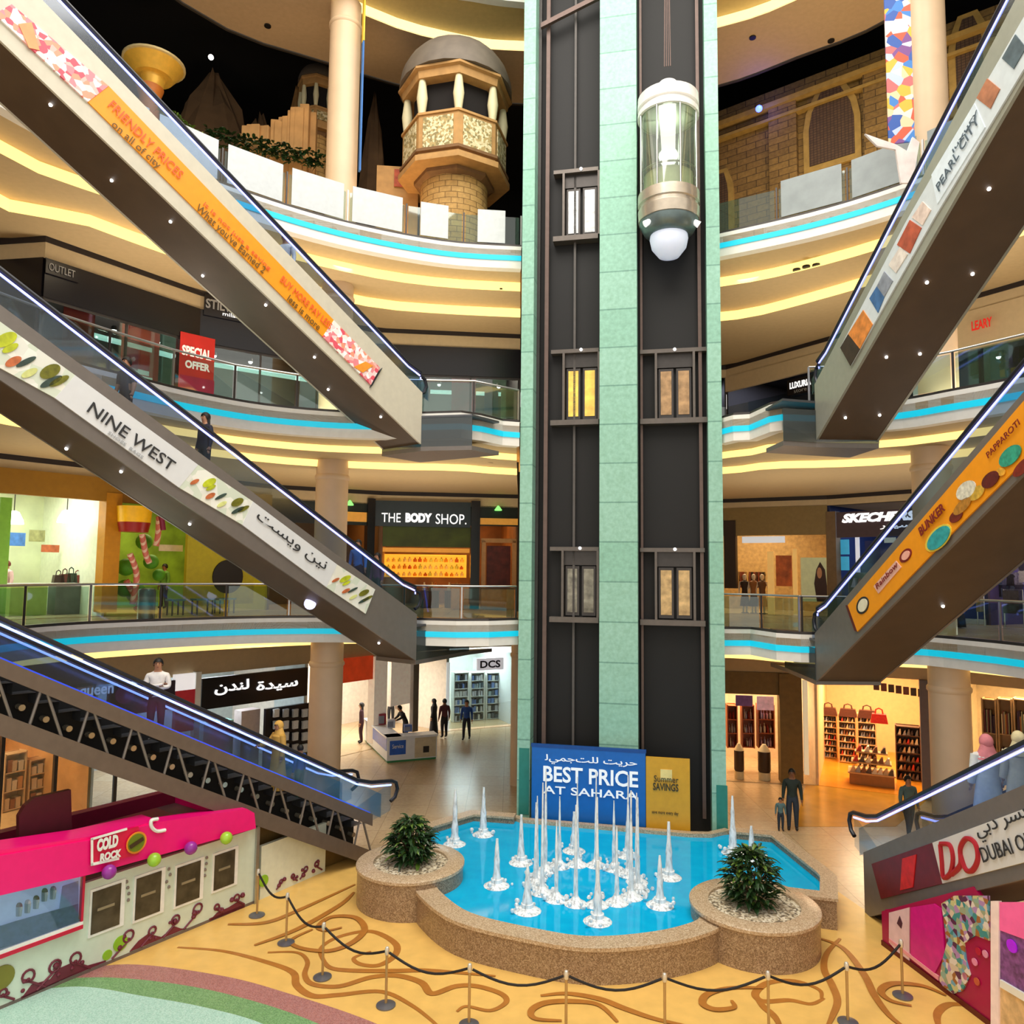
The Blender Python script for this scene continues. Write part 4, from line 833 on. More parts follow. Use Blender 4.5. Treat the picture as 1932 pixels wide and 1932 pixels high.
flourish(K, -.1, 1.5, MAR, kt, 'scroll_print', n=4); flourish(K, 2.0, kl-.2, MAR, kt, 'scroll_print', n=6, hmax=.42); flourish(K2, .4, K2.L-.1, MAR, k2t, 'scroll_print', n=4, hmax=.35)
def disc(fc, px, py, r, m, par, nm, v=-.02, th=.02, label=None):
    u, z = fc.uz(px, py, v); c = fc.P(u, v, z); mb = MB(); n = 22
    mb.ext([c+fc.u*(r*math.cos(2*math.pi*i/n))+Vector((0, 0, r*math.sin(2*math.pi*i/n))) for i in range(n)], fc.n*th); return mb.build(nm, m, par)
for q in ([(40, 1885), (60, 1858), (95, 1848), (110, 1828), (140, 1815), (165, 1822), (190, 1815), (200, 1812)], [(245, 1795), (262, 1775), (280, 1762), (305, 1768), (330, 1748), (342, 1752), (352, 1752)], [(395, 1738), (410, 1722), (432, 1712), (448, 1702), (460, 1708), (462, 1712)]):
    ppoly(K, q+[(q[-1][0], 1700-(q[-1][0]-480)*.417-2), (q[0][0], 1700-(q[0][0]-480)*.417-2)], -.013, 0).build('hill_print', MAR, kt)
disc(K, 228, 1780, .14, KG, kt, 'lime_print'); disc(K, 203, 1802, .09, KG, kt, 'lime_print'); ppoly(K, [(378, 1752), (440, 1728), (462, 1722), (440, 1742), (390, 1762)], -.014, 0).build('lime_print', KG, kt); disc(K, 4, 1845, .2, mat('olive_print', '#7d7a2a'), kt, 'olive_print')
disc(K2, 498, 1662, .13, KG, k2t, 'lime_print')
for i, r in enumerate([(172, 1672, 228, 1752), (255, 1648, 304, 1726), (332, 1628, 378, 1700), (403, 1606, 443, 1672)]):
    u0, u1, z0, z1 = K.rect(*r, 0); h = kb('hatch', FR, u0-.04, u1+.06, -.025, .0, z0-.05, z1+.03); kb('hatch_oven', OVN, u0, u1-.03, -.035, -.024, z0, z1-.02, h); kb('hatch_glint', mat('oven_glint', '#9d9782', .3, .4), u0+.1, u1-.15, -.045, -.034, (z0+z1)/2, (z0+z1)/2+.05, h)  # the lighter bar in each hatch is a painted glint
for x, y, m in ((206, 1645, PUR), (291, 1622, LIME), (360, 1600, PUR), (427, 1581, LIME)):
    u, z = K.uz(x, y, -.42); mb = MB(); mb.ball(K.P(u, -.42, z), .13, 18); mb.build('ball_ornament', m, kt, True)
for x in (242, 316, 389):
    for k in range(4):
        mb = MB(); u, z = K.uz(x, 1680-(x-242)*.31, 0); mb.ball(K.P(u+rn.uniform(-.05, .05), -.01, z+.12*(k-1.5)), .035, 6); mb.build('flower_print', mat('grey_flower', '#8a7d74'), kt)
sg = ppoly(K, [(172, 1582), (172, 1634), (262, 1612), (262, 1560)], -.33, -.29).build('logo_sign', mat('crimson_sign', '#d40d44', .4), kt)
ppoly(K, [(172, 1582), (172, 1634), (176, 1633), (176, 1581)], -.35, -.33).build('sign_border', FR, sg); ppoly(K, [(172, 1634), (172, 1629), (225, 1617), (225, 1622)], -.35, -.33).build('sign_border', FR, sg); ppoly(K, [(172, 1582), (172, 1586), (240, 1566), (240, 1562)], -.35, -.33).build('sign_border', FR, sg)
sloped(K, 'COLD', (182, 1608), (222, 1597), 24, KW2, sg, v=-.36, bold=.06); sloped(K, 'ROCK', (188, 1626), (228, 1616), 15, KW2, sg, v=-.36, bold=.05)
disc(K, 258, 1590, .2, mat('orange_ring', '#e8902a'), sg, 'round_logo', -.38); disc(K, 258, 1590, .165, mat('olive_logo', '#6a7a16'), sg, 'round_logo_face', -.4); ppoly(K, [(244, 1596), (247, 1602), (272, 1585), (270, 1579)], -.42, -.41).build('logo_stroke', mat('brown_logo', '#3d2a10'), sg)
loop(K, [(298, 1545), (286, 1548), (286, 1560), (296, 1568), (312, 1566)], .035, KW2, kt, 'white_swash', -.3)
# freezer with tubs, left end of the kiosk
fz = thing('display_freezer', 'open lit display freezer with ice cream tubs in the left end of the pink kiosk', 'freezer', K.P(.6, .1, .6))
def fb_(nm, m, u0, u1, v0, v1, z0, z1, par=None): mb = MB(); K.box(mb, u0, u1, v0, v1, z0, z1); return mb.build(nm, m, par or fz)
u0, u1, z0, z1 = K.rect(-60, 1672, 150, 1775, -.05); ICE = mat('icy_blue', '#d2dcf0', .3, emit=.25, ehex='#d8e4ff'); 
fb_('glass_front', glass('freezer_glass', '#dfe8f4', .12), u0, u1, -.1, -.08, z0, z1); fb_('back_panel', ICE, u0, u1, -.02, -.0, z0, z1); fb_('sill', FR, u0, u1+.04, -.12, 0, z0-.06, z0); fb_('red_trim', mat('crimson_trim', '#c8143c'), u0, u1+.04, -.13, -.0, z0-.13, z0-.06); fb_('side_frame', mat('crimson_trim', '#c8143c'), u1, u1+.04, -.12, 0, z0, z1)
ppoly(K, [(-60, 1800), (-30, 1757), (30, 1738), (148, 1705), (148, 1750), (60, 1775)], -.074, -.06).build('ice_tray', mat('ice_tray_blue', '#5f6d98', .35, noise=.25, scale=9), fz); ppoly(K, [(118, 1672), (148, 1662), (148, 1748), (112, 1715)], -.073, -.062).build('side_glass', mat('pale_ice_side', '#a8bce0', .3, noise=.15), fz)
for i in range(5): fb_('shelf', mat('freezer_grey', '#6d7896', .4), u0, u1, -.075, -.02, z0+.02+i*.01, z0+.03+i*.01) if i == 0 else None
for i in range(5):
    u, z = K.uz((36, 52, 68, 84, 100)[i], (1722, 1716, 1708, 1694, 1690)[i], -.06); c = K.P(u, -.05, z-.06); mb = MB(); mb.lathe([(.05, 0), (.065, .16)], c, 12, 0, 1, .4); mb.slot(1).ball(c+Vector((0, 0, .17)), .06, 10, 1, .4, 1)
    tag(mb.build('ice_cream_tub', [mat('tub_silver', '#aab0bc', .3, .5), mat('tub_%d' % i, ['#7c3a52', '#e6d6d8', '#5a3a34', '#40323a', '#8c8fa0'][i])]), 'small ice cream tub on display in the lit freezer of pink kiosk', 'tub', 'tubs in the display freezer')
# ================================================================ magenta candy kiosk at the right
KR = Face((7.72, 16.15), (8.36, 12.2)); rt = thing('candy_kiosk', 'magenta kiosk with confetti print wall and white corner post under the lower right escalator', 'kiosk', (8.8, 14.3, 0))
MAG = mat('magenta_wall', '#a3064a', .35, noise=.12, scale=1.2); PINKG = mat('pink_glow_print', '#d0128a', .35, noise=.1)
def rb_(nm, m, px, v0=-.02, v1=0., par=None): return ppoly(KR, px, v0, v1).build(nm, m, par or rt)
mb = MB(); mb.ext([KR.P(0, 0, 0), KR.P(KR.L, 0, 0), KR.P(KR.L, 0, 1.22), KR.P(2.55, 0, KR.uz(1868, 1690)[1]), KR.P(0, 0, KR.uz(1676, 1728)[1])], KR.n*.08); mb.build('front_wall', MAG, rt)
mb = MB(); KR.box(mb, 0, KR.L, .08, 1.6, 0, .7); mb.build('body', MAG, rt); mb = MB(); KR.box(mb, 0, KR.L, -.03, .02, 0, .1); mb.build('plinth', mat('dark_red_plinth', '#5d100c'), rt)
rb_('white_panel', mat('pale_pink_panel', '#e6c6ce', .4), [(1677, 1722), (1677, 1778), (1715, 1822), (1715, 1712)]); rb_('pink_panel', PINKG, [(1718, 1712), (1718, 1800), (1760, 1842), (1782, 1800), (1776, 1715), (1762, 1705)])
rb_('stripe', mat('pink_stripe', '#e79aa6'), [(1677, 1770), (1677, 1776), (1770, 1850), (1770, 1842)], -.03)
CONF = speckle('confetti_print', ['#8fb0a0', '#c8c890', '#6aa6c4', '#d8c6b0', '#a06a3a', '#b08ac0', '#3f8f92', '#e0d8d0', '#5a2a50', '#9aa68a'], 11, .4)
rb_('confetti_print', CONF, [(1776, 1705), (1800, 1690), (1865, 1690), (1866, 1775), (1840, 1765), (1818, 1780), (1822, 1812), (1830, 1840), (1815, 1870), (1790, 1878), (1772, 1850), (1778, 1810), (1786, 1780)], -.03)
for x, y, h in ((1845, 1795, '#b8103a'), (1838, 1815, '#e08ab0'), (1858, 1800, '#d890b0'), (1842, 1852, '#c05a3a'), (1820, 1842, '#d88aa8')): disc(KR, x, y, .06, mat('dot_'+h[1:], h), rt, 'confetti_dot', -.03)
rb_('perfume_print', mat('plum_print', '#4a2438'), [(1692, 1742), (1697, 1728), (1702, 1742), (1700, 1752)], -.03)
rb_('corner_post', mat('kiosk_post_white', '#ead6d2', .35, emit=.1), [(1869, 1700), (1869, 2010), (1884, 2030), (1884, 1700)], -.06)
cd = thing('candy_display', 'candy display case with purple and pink sweets, right end of the magenta kiosk', 'display case', (8.7, 12.9, 0))
ppoly(KR, [(1886, 1706), (1886, 1850), (1980, 1905), (1980, 1706)], -.03, -.01).build('case_glass', mat('candy_fill', '#7a4a8c', .3, noise=.5, scale=10), cd); ppoly(KR, [(1886, 1702), (1886, 1755), (1980, 1790), (1980, 1702)], -.05, -.03).build('candy_header', mat('pink_candy', '#e8609a', .3, emit=.2), cd)
ppoly(KR, [(1886, 1848), (1886, 1862), (1980, 1918), (1980, 1903)], -.07, -.03).build('case_sill', KW2, cd); disc(KR, 1908, 1785, .1, mat('violet_candy', '#a018d0', .3, emit=.3), cd, 'candy_jar_lid', -.06)
ppoly(KR, [(1886, 1862), (1886, 2010), (1980, 2080), (1980, 1918)], -.03, -.01).build('lower_front', mat('warm_front', '#d9b98a', .4, noise=.3), cd)
# ================================================================ information counter on the ground floor
WC = mat('counter_white', '#e9eef4', .3, noise=.03); BC = mat('counter_blue', '#2f62c8', .3, noise=.15); GRC = mat('counter_green', '#3d8f5a', .4)
dk = thing('service_counter', 'white and blue service counter on the polished floor left of the lift tower', 'counter', (-4.2, 32, 0))
D1 = Face((-6.5, 34.3), (-4.84, 30.44)); D2 = Face((-4.84, 30.44), (-2.95, 31.2))
for fc, L in ((D1, D1.L), (D2, D2.L)):
    mb = MB(); fc.box(mb, 0, L, 0, .5, .08, .95); mb.build('counter_front', WC, dk); mb = MB(); fc.box(mb, -.02, L+.02, -.05, .6, .95, 1.0); mb.build('counter_top', WC, dk); mb = MB(); fc.box(mb, .02, L-.02, .04, .5, 0, .08); mb.build('kick', GRC, dk)
mb = MB(); D1.box(mb, D1.L*.35, D1.L*.98, -.012, 0, .45, .92); mb.build('blue_panel', BC, dk); mb = MB(); D2.box(mb, .1, .75, -.012, 0, .3, .85); mb.build('blue_panel', BC, dk)
mb = MB(); D2.box(mb, D2.L*.55, D2.L*.98, -.015, 0, .12, .9); mb.build('cream_panel', mat('counter_cream', '#cfc3a6', .4), dk); mb = MB(); D2.box(mb, D2.L*.72, D2.L*.84, -.02, -.01, .3, .55); mb.build('waste_flap', mat('flap_black', '#2a221c'), dk)
text('Service', frame(D2.P(.2, -.03, .55), D2.u, (0, 0, 1)), .45, .16, KW2, dk)
for i, (x, y, h, m) in enumerate(((-5.5, 33.0, .45, '#9c2038'), (-5.0, 32.3, .35, '#d0d4e2'), (-5.9, 33.6, .4, '#e6dfe6'), (-4.2, 31.6, .28, '#5672b8'))):
    mb = MB(); mb.cbox((x, y, 1.0), .3, .24, h, .4); mb.slot(1).cbox((x, y-.13, 1.05), .24, .02, h-.12, .4); tag(mb.build('display_stand', [mat('stand_'+m[1:], m, .4), mat('stand_face', '#8a8fa0')]), ['red brochure stand on the white service counter', 'pale monitor on the white service counter, nearest its corner', 'white brochure box at the far end of the service counter', 'blue box on the service counter front run'][i], 'stand')
# ================================================================ theme park set on the third floor
SAND = tiled('sandstone_blocks', '#c79f5f', '#b58c4e', '#7d5c30', .42, .2, .8, .012, offset=.5, rot=(math.radians(90), 0, 0), noise=.4, bump=.4); STUC = mat('ochre_stucco', '#b98d54', .75, noise=.12, scale=4, bump=.2); STUCD = mat('brown_stucco', '#7d5a36', .8, noise=.12, scale=4)
IVORY = mat('ivory_column', '#e2d8ae', .55, noise=.05); DOME = mat('grey_dome', '#6d6255', .6, noise=.12, scale=3); LATT = speckle('carved_lattice', ['#d3c59a', '#b39c66', '#e0d4ac', '#8d7f52'], 14, .7, .5); REDP = mat('faded_red_print', '#a84a2c', .7, noise=.3, scale=7)
def pz(px, py, Y): return PY(px, py, Y)[2]
def minaret(name, label, cx, cy, r, Z, k=1., full=True):
    """Z(name) gives heights"""
    t = thing(name, label, 'tower', (cx, cy, 18.0)); a0 = math.radians(8)
    def oc(nm, prof, m, n=8, sm=False, par=None): mb = MB(); mb.lathe([(q*r, z) for q, z in prof], (cx, cy, 0), n, a0); return mb.build(nm, m, par or t, sm)
    z = Z
    oc('shaft', [(.6, 18.0), (.6, z[0])], SAND, 32, True)
    oc('corbel', [(.62, z[0]-.05), (.72, z[0]+.05), (.72, z[0]+.2), (.84, z[0]+.28), (.84, z[0]+.42), (.98, z[0]+.52), (.98, z[0]+.62)], STUCD)
    oc('parapet_rim', [(1.0, z[1]-.2), (1.0, z[1]), (.93, z[1]+.02)], STUC)
    oc('parapet', [(.93, z[1]), (.93, z[2])], STUC)
    oc('parapet_cap', [(.96, z[2]-.04), (.96, z[2]+.04), (.8, z[2]+.05)], STUC)
    for i in range(8):
        a = a0+2*math.pi*(i+.5)/8; c = Vector((cx+r*.93*math.cos(math.pi/8)*math.cos(a), cy+r*.93*math.cos(math.pi/8)*math.sin(a), 0)); u = Vector((-math.sin(a), math.cos(a), 0)); n = Vector((math.cos(a), math.sin(a), 0)); hw = r*.27
        if c.y > cy+.3*r: continue
        mb = MB(); mb.obox(c-u*hw+n*.01+Vector((0, 0, z[1]+.15)), u*2*hw, n*.03, (0, 0, z[2]-z[1]-.3)); mb.build('lattice_panel', LATT, t)
    for i in range(8):
        a = a0+2*math.pi*i/8; x, y = cx+r*.86*math.cos(a), cy+r*.86*math.sin(a); h = z[3]-z[2]; mb = MB()
        mb.lathe([(.1*k, z[2]), (.13*k, z[2]+h*.12), (.19*k, z[2]+h*.5), (.13*k, z[2]+h*.88), (.11*k, z[3])], (x, y, 0), 14); mb.build('pillar', IVORY, t, True)
    oc('lintel', [(.8, z[3]-.05), (.95, z[3]-.04), (.97, z[3]+.2), (1.03, z[3]+.24), (1.03, z[3]+.32), (.9, z[3]+.36)], STUC)
    oc('shade_core', [(.74, z[2]-.02), (.74, z[3])], mat('gallery_shade', '#120c0a', .9))  # dark core added as the shade seen between the pillars
    H = z[4]-z[3]-.34
    oc('dome', [(1.02*math.cos(b), z[3]+.34+H*math.sin(b)) for b in (i*math.pi/2/8 for i in range(8))]+[(.03, z[4])], DOME, 24, True)
    return t
cy = 25.7; cxm = PY(858, 300, cy)[0]
minaret('brick_minaret', 'large sandstone minaret with grey dome and ivory pillars left of lift tower', cxm, cy, 1.98, [pz(858, 325, 24.5), pz(858, 283, cy-1.9), pz(858, 203, cy-1.9), pz(858, 132, cy-1.9), 26.35])
cx2 = PY(605, 200, 30)[0]
minaret('brick_minaret', 'small shadowed sandstone minaret behind the left cream column', cx2, 29.6, .82, [pz(605, 262, 29.5), pz(605, 240, 29.2), pz(605, 210, 29.2), pz(605, 165, 29.2), pz(605, 127, 29.6)], .6)
# rocks and sand wall
ROCK = mat('brown_rock', '#6b5238', .9, noise=.25, scale=1.2, bump=.6); ROCKL = mat('sand_rock', '#b88a52', .85, noise=.2, scale=2, bump=.5)
def rock(x, y, z, sx, sy, sz, m, label, seed, name='rock'):
    rn = random.Random(seed); mb = MB(); n = 14; rings = 7; vs = []
    for i in range(rings+1):
        f = i/rings
        for k in range(n):
            a = 2*math.pi*k/n; w = max(.02, 1-f*f)**.65*(1+rn.uniform(-.12, .12)); vs.append((x+sx*w*math.cos(a), y+sy*w*math.sin(a), z+sz*f*(1+rn.uniform(-.05, .05))))
    mb.add(vs, [(i*n+k, i*n+(k+1) % n, (i+1)*n+(k+1) % n, (i+1)*n+k) for i in range(rings) for k in range(n)]+[list(range(n))[::-1], [rings*n+k for k in range(n)]])
    return tag(mb.build(name, m), label, 'rock')
p = PY(400, 250, 30); rock(p[0], 30, 18, 2.6, 1.5, PY(330, 150, 30)[2]-18, ROCK, 'tall dark rock mountain at the back of the theme park beside golden horn', 1, 'rock_mountain')
p = PY(480, 250, 31); rock(p[0], 31.5, 18, 2.4, 1.2, PY(480, 215, 31)[2]-18, ROCK, 'lower dark rock ridge behind the sand blocks', 2, 'rock_mountain')
p = PY(705, 260, 31); rock(p[0], 31, 18, .75, .7, PY(705, 190, 31)[2]-18, ROCK, 'narrow dark rock spire between left column and large minaret', 3, 'rock_spire')
p = PY(560, 180, 32); rock(p[0], 32, 18, .9, .7, PY(560, 165, 32)[2]-18, ROCKL, 'dim sand rock peak behind the small minaret', 6, 'rock_peak')
rn = random.Random(9)
for i in range(16):
    px = 466+i*8.2; Y = 26.6; top = 266-i*3.2-rn.uniform(0, 12); q = PY(px, top, Y)
    mb = MB(); mb.cbox((q[0], Y+rn.uniform(-.3, .3), 18), .34, .5, q[2]-18, rn.uniform(-.2, .2)); tag(mb.build('sand_block', ROCKL, bevel=.03), 'stepped sand coloured block rising towards the small minaret', 'block', 'stepped sand blocks')
q = PY(740, 340, 25.2); mb = MB(); mb.cbox((q[0], 26.4, 18), 1.5, .3, PY(740, 318, 26.4)[2]-18, .1); mb.slot(1).cbox((q[0]+.25, 26.22, PY(740, 352, 26.2)[2]), .7, .03, .65, .1)
tag(mb.build('sand_wall', [STUC, REDP]), 'low ochre wall with a red mark at the left foot of large minaret', 'wall')
# garland of greenery in front of the sand blocks
gm = MB()
for i in range(420):
    f = rn.random(); px = 390+220*f; py = 250+50*f+rn.uniform(-10, 22); b = PY(px, py, 25.9); leafmesh(gm, b, (rn.uniform(-1, 1), rn.uniform(-1, 0), rn.uniform(-.3, .8)), rn.uniform(.2, .38), .06, .5)
tag(gm.build('greenery_garland', LEAF), 'dark green garland trailing along the sand blocks on third floor', 'plant')
vm = MB()
for i in range(160):
    f = rn.random(); px = 300+80*f; py = 200+60*f+rn.uniform(-8, 10); b = PY(px, py, 22.8-1.5*(1-f)); leafmesh(vm, b, (rn.uniform(-1, 1), rn.uniform(-1, 0), rn.uniform(-.3, .8)), rn.uniform(.12, .24), .04, .5)
tag(vm.build('greenery_garland', LEAF2), 'thin olive green vine along the top of balustrade behind orange banner escalator', 'plant')
# golden horn
hp = PY(285, 130, 25.0); gt = thing('golden_horn', 'golden trumpet shaped ornament on an orange stem rising behind the orange banner escalator', 'ornament', (hp[0], 25, 18))
GOLDM = mat('golden_paint', '#d9a63c', .35, .3, emit=.15, noise=.1); 
z0 = PY(285, 185, 25)[2]; z1 = PY(285, 122, 25)[2]; x0 = hp[0]
mb = MB(); mb.lathe([(.32, z0-1.5), (.34, z0), (.45, z0+.35)], (x0, 25, 0), 20); mb.build('stem', mat('orange_stem', '#c8752c', .5), gt, True)
mb = MB(); mb.lathe([(.3, z0+.3), (.4, z0+.75), (.62, z1-.5), (.9, z1-.12), (.98, z1-.02), (.92, z1+.0), (.6, z1-.4), (.35, z0+.7)], (x0+.1, 25, 0), 28); mb.build('bell', GOLDM, gt, True)
mb = MB(); mb.lathe([(.93, z1-.06), (1.02, z1-.03), (1.02, z1+.04), (.93, z1+.05)], (x0+.1, 25, 0), 28); mb.build('rim', mat('pale_gold', '#ecd9a0', .4, .2), gt, True)
for px, py in ((398, 108), (428, 8)):
    q = PY(px, py, 27); mb = MB(); mb.ball(q, .1, 12); tag(mb.build('spot_bulb', mat('spot_bulb_white', '#fffaf0', emit=4, noise=0)), 'tiny bright spotlight in the dark hall above the golden horn' if py > 50 else 'tiny bright spotlight under the tan ceiling ring at top left', 'spotlight')
# castle wall at the right with pointed arches
CWM = tiled('castle_stone', '#8a6c38', '#775c30', '#4c3a20', .62, .27, .85, .014, offset=.5, rot=(math.radians(90), 0, 0), noise=.5, bump=.4)
CWD = mat('castle_trim', '#a08242', .8, noise=.15, scale=4, bump=.3); INS = tiled('arch_infill', '#4d3826', '#5a422c', '#33241a', .1, .1, .8, .01, rot=(math.radians(90), 0, 0))
W = Face((7.0, 31.2), (14.2, 25.6)); ct = thing('castle_wall', 'ochre stone castle wall with pointed blind arches behind the third floor balustrade on right', 'castle wall', (10, 29, 18))
mb = MB(); W.box(mb, -1.5, W.L+5, 0, .5, 18, 26.9); mb.build('stonework', CWM, ct)
for x, w in ((1480, 26), (1655, 22), (1725, 26)):
    u0 = W.uz(x-w, 250)[0]; u1 = W.uz(x+w, 250)[0]; mb = MB(); W.box(mb, u0, u1, -.25, 0, 18, 26.2); mb.build('buttress', CWM, ct)
mb = MB(); W.box(mb, -1.5, W.L+5, -.4, 0, 26.0, 26.2); W.box(mb, -1.5, W.L+5, -.3, 0, 25.5, 25.62); mb.build('cornice', CWD, ct)
def arch(pxc, w, ytop, yspr, ybot, label=None):
    u, _ = W.uz(pxc, 250); um = W.uz(pxc-w, 250)[0]; hw = u-um; zt = W.uz(pxc, ytop)[1]; zs = W.uz(pxc, yspr)[1]; zb = W.uz(pxc, ybot)[1]
    def outline(g): return [(u-hw-g, zb-g), (u-hw-g, zs), (u-hw*.85-g, zs+(zt-zs)*.45+g*.3), (u-hw*.4-g*.6, zt+g*.8), (u+hw*.4+g*.6, zt+g*.8), (u+hw*.85+g, zs+(zt-zs)*.45+g*.3), (u+hw+g, zs), (u+hw+g, zb-g)]
    mb = MB(); mb.ext([W.P(a, -.12, z) for a, z in outline(.22)], W.n*.12); fr = mb.build('arch_surround', CWD, ct); mb = MB(); mb.ext([W.P(a, -.14, z) for a, z in outline(0)], W.n*.02); mb.build('arch_infill', INS, fr)
arch(1570, 42, 168, 235, 305); arch(1835, 26, 34, 90, 200); arch(1362, 12, 330, 370, 440)
q = PY(1432, 205, 28.2); bl = MB(); bl.ball(q, .13, 14); tag(bl.build('blue_spotlight', mat('blue_glow', '#3a4cff', emit=9, noise=0)), 'small glowing blue spotlight before the dark castle wall', 'spotlight')
l = bpy.data.lights.new('blue_glow_light', 'POINT'); l.energy = 25; l.color = (.05, .08, 1); l.shadow_soft_size = .1; o = bpy.data.objects.new('blue_glow_light', l); COL.objects.link(o); o.location = (q[0], q[1]-.2, q[2])
# banners along the columns
BANN = speckle('colourful_banner_print', ['#3f7fc8', '#d8d4dc', '#d3593a', '#f0c9a0', '#2f58a8', '#e3b13a', '#b8c6e0', '#7a4a8c', '#d8d2cc', '#c86a6a'], 4.2, .5)
b = PY(1697, 150, 18.6); mb = MB(); mb.cbox((b[0], 18.6, PY(1710, 270, 18.6)[2]), .62, .05, 9.2, -.25); tag(mb.build('hanging_banner', BANN), 'tall narrow multicoloured banner hanging beside the right cream column', 'banner')
p0, p1 = PY(1655, 255, 17.9), PY(1725, 262, 17.9); mb = MB(); mb.ext([PY(1632, 252, 17.9), PY(1655, 275, 17.9), PY(1690, 282, 17.9), PY(1700, 345, 17.9), PY(1722, 345, 17.9), PY(1735, 268, 17.9), PY(1722, 258, 17.9), PY(1712, 285, 17.9), PY(1690, 272, 17.9), PY(1660, 262, 17.9)], (0, .06, 0))
tag(mb.build('festoon_cloth', mat('white_festoon', '#e8dcd8', .6, noise=.15, scale=3)), 'white festoon cloth tied under the multicoloured banner on right balustrade', 'cloth')
b0 = PY(682, 150, 24.0); YB = mat('yellow_banner', '#e8c838', .6, noise=.05); BB = mat('blue_banner', '#2f6fb8', .6, noise=.15, scale=2)
mb = MB(); mb.cbox((b0[0], 24.1, PY(680, 75, 24)[2]), .2, .05, 3.5, -1.1); mb.slot(1).cbox((b0[0], 24.1, PY(678, 320, 24)[2]), .16, .05, PY(680, 75, 24)[2]-PY(678, 320, 24)[2], -1.1)
tag(mb.build('hanging_banner', [YB, BB]), 'yellow and blue banner seen edge on beside the left cream column', 'banner')
# ================================================================ shops behind the walkways
FILL_LIGHTS = []
ROOMS = [0]
def room(fc, u0, u1, D, z0, z1, wall, flr=None, ceil=None, lamp=150, lcol='#ffe9c4', back=None):
    mb = MB(); ms = [wall, flr or STONEFL, ceil or SOFF, back or wall]
    fc.box(mb.slot(3), u0, u1, D, D+.1, z0, z1); fc.box(mb.slot(0), u0, u0+.08, .02, D, z0, z1); fc.box(mb, u1-.08, u1, .02, D, z0, z1)
    fc.box(mb.slot(1), u0, u1, 0, D, z0-.02, z0+.015); fc.box(mb.slot(2), u0, u1, .05, D, z1, z1+.08)
    ROOMS[0] += 1; st(mb.build('wall_shop_%d' % ROOMS[0], ms))
    if lamp: c = fc.P((u0+u1)/2, D*.45, z1-.05); FILL_LIGHTS.append((c.x, c.y, c.z, min(3.5, (u1-u0)*.6), D*.4, lamp, lcol))
def spots(fc, rects, z, v, label, m, name='shop_spotlight'):
    for u in rects:
        c = fc.P(u, v, z-.12); mb = MB(); mb.lathe([(.07, .12), (.09, 0)], c, 10); mb.slot(1).ball(c, .075, 8); tag(mb.build(name, [DKSTEEL, m]), label, 'spotlight', label)
BULB = mat('white_bulb', '#fffdf6', emit=6, noise=0)
def wallm(fc, name, m, px, v0, v1, kind=True):
    o = panel(fc, name, '', '', px, v0, v1, m, parent=None, kind='structure'); return o
def sign(fc, label, px, m, v=-.12, th=.1):
    t = thing('shop_sign', label, 'shop sign', fc.P(fc.rect(*px, v)[0], v, fc.rect(*px, v)[2])); panel(fc, 'sign_board', '', '', px, v, v+th, m, parent=t); return t
def uprect(fc, px, v): return fc.rect(*px, v)
def shelf_unit(fc, px, v, depth, rows, label, m, items=None, back=None, zfloor=None):
    """items = (cols, kind, palette, item label, group)"""
    u0, u1, z0, z1 = fc.rect(*px, v)
    if zfloor is not None: z0 = zfloor
    t = thing('shelf_unit', label, 'shelf', fc.P((u0+u1)/2, v, z0))
    for a, b in ((u0, u0+.04), (u1-.04, u1)): mb = MB(); fc.box(mb, a, b, v, v+depth, z0, z1); mb.build('side_panel', m, t)
    mb = MB(); fc.box(mb, u0+.04, u1-.04, v+depth-.03, v+depth, z0, z1); mb.build('back_panel', back or m, t)
    for r in range(rows+1):
        z = z0+.05+(z1-z0-.08)*r/rows; mb = MB(); fc.box(mb, u0+.04, u1-.04, v, v+depth-.03, z-.03, z); mb.build('shelf_board', m, t)
    if items:
        cols, kind, pal, il, grp = items; h = (z1-z0-.08)/rows; rn = random.Random(int(u0*10)+rows)
        for r in range(rows):
            for c in range(cols):
                u = u0+.08+(u1-u0-.16)*(c+.5)/cols+rn.uniform(-.02, .02); z = z0+.05+h*r+.002; w = (u1-u0-.16)/cols*.8
                goods(kind, fc.P(u, v+depth*.4, z), fc, w, h*.72*rn.uniform(.7, 1), min(depth*.6, .3), rn.choice(pal), il, grp)
    return t
GM = {}
